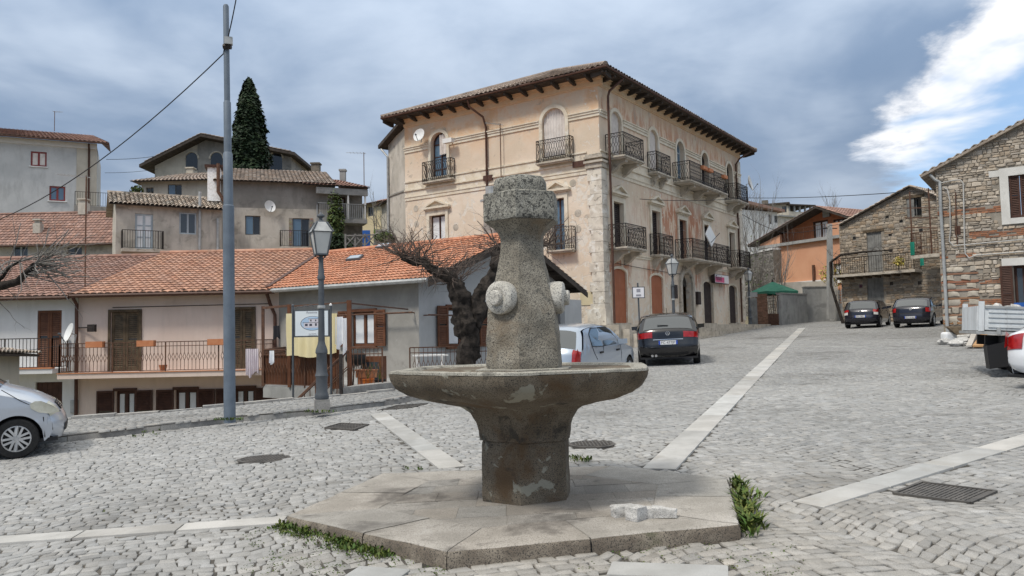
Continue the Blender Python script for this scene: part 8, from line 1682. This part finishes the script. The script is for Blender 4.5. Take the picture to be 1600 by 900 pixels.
# grass bank with dry wall and rail fence up the slope
F = Fac(586, 55, 616, 55); mb = MB(); a = [F.P(0, F.uz(600, 358)[1], 0), F.P(F.L+2, F.uz(600, 358)[1], 0), F.P(F.L+2, F.uz(600, 345)[1]+.3, -6), F.P(-.5, F.uz(600, 345)[1], -6)]; mb.prism(a, (0, 0, -.3)); mb.build('grass_bank', 'grass_bank', None, kind='structure')
F = Fac(588, 54.5, 618, 54); t = thing('dry_wall', 'rough dry stone wall under the grass bank', 'wall', F.P(F.L/2, 3, 0)); z1 = F.uz(600, 358)[1]; mb = MB(); F.box(mb, 0, F.L+1, 2, z1, -.5, -.02); mb.build('core', 'mortar_dark', t); emit(masonry(F, 0, F.L+1, 3, z1, .12, .25, .15, .4, [(.32, .31, .29), (.40, .385, .36), (.25, .24, .225)], proud=.05), 'stone', 'stone', t)
F = Fac(541, 43.0, 602, 43.2); t = thing('rail_fence', 'weathered timber fence with crossed rails behind the orange roof', 'fence', F.P(F.L/2, 3, 0)); z1, z0 = F.uz(570, 368)[1], F.uz(570, 384)[1]; mb = MB(); mb.bar(F.P(0, z1), F.P(F.L, z1+.05), .07); mb.build('top_rail', 'grey_wood', t)
for i in range(4): u, v = F.L*i/4, F.L*(i+1)/4; mb = MB(); mb.bar(F.P(u, z0-.8), F.P(u, z1+.1), .09); mb.build('post', 'grey_wood', t); mb = MB(); mb.bar(F.P(u, z0, .05), F.P(v, z1, .05), .06); mb.bar(F.P(u, z1, -.03), F.P(v, z0, -.03), .06); mb.build('cross_rails', 'grey_wood', t)
mb = MB(); F.box(mb, F.L*.42, F.L*.62, z0-.4, z1+.35, -.5, -.4); mb.build('tarpaulin', 'blue_plastic', None, label='blue tarpaulin hanging behind the rail fence', cat='tarpaulin')
# weeds round the fountain and in the joints
def weeds(name, label, pts_, blade, h0, h1, mat='leaf_weed', lean=.5):
    n = len(pts_); V = np.zeros((n*blade*4, 3)); tint = np.zeros((n*blade, 3)); i = 0
    for p in pts_:
        for b_ in range(blade):
            a = random.uniform(0, 6.28); h = random.uniform(h0, h1); w_ = random.uniform(.004, .010)*(1+h*6); q = p+np.array([random.gauss(0, .02), random.gauss(0, .02), 0]); d = np.array([math.cos(a), math.sin(a), 0]); s_ = np.array([-d[1], d[0], 0])
            V[4*i:4*i+4] = [q-s_*w_*.4, q+d*h*lean*.4+K3*h*.6-s_*w_, q+d*h*lean+K3*h*.85, q+d*h*lean*.4+K3*h*.6+s_*w_]; k = random.uniform(.6, 1.3); tint[i] = (k*random.uniform(.8, 1.3), k, k*.9); i += 1
    return npmesh(name, V, np.arange(n*blade*4).reshape(-1, 4), mat, tint, None, label=label, cat='weeds', kind='stuff')
def along(a, b_, n, out, sp, cl=((.06, .05), (.2, .06), (.42, .05), (.5, .04), (.66, .05))):
    r = []
    for _ in range(n): c_, w_ = random.choice(cl); r.append(a+(b_-a)*min(1, max(0, random.gauss(c_, w_)))+out*abs(random.gauss(0, sp)))
    return r
gp = lambda p: np.array([p[0], p[1], gz(p[0], p[1])]); e0, e1 = gp(HEX[0]), gp(HEX[1]); o_ = np.array([-.55, -.83, 0]); weeds('weeds', 'bright green weeds along the fountain platform edge', along(e0+o_*.02, e1+o_*.02, 85, o_, .05), 6, .012, .065); weeds('moss', 'low moss at the platform corner', along(e0+o_*.02, e1+o_*.02, 240, o_, .10), 6, .008, .03)
e2, e3 = gp(HEX[2]), gp(HEX[3]); o2 = np.array([.97, -.2, 0]); weeds('leafy_weeds', 'lush leafy weeds at the platform edge near the broken stones', along(e3+o2*.03, e2+o2*.03, 75, o2, .055, ((.15, .08), (.4, .12), (.65, .14), (.8, .08))), 9, .04, .14, lean=.8); weeds('tufts', 'grass tufts in the paving behind the pedestal', [G(random.uniform(890, 925), random.uniform(716, 722)) for _ in range(16)]+[G(random.gauss(359, 12), 657, .1) for _ in range(18)]+[G(random.gauss(503, 14), 645, .1) for _ in range(12)]+[G(random.uniform(120, 250), 684-12*random.random()) for _ in range(10)]+[G(random.uniform(630, 660), 735) for _ in range(3)], 6, .02, .08)
weeds('joint_moss', 'moss between the cobbles', [G(random.uniform(380, 700), random.uniform(815, 899)) for _ in range(260)]+[G(random.uniform(900, 1250), random.uniform(850, 899)) for _ in range(120)], 4, .004, .012)
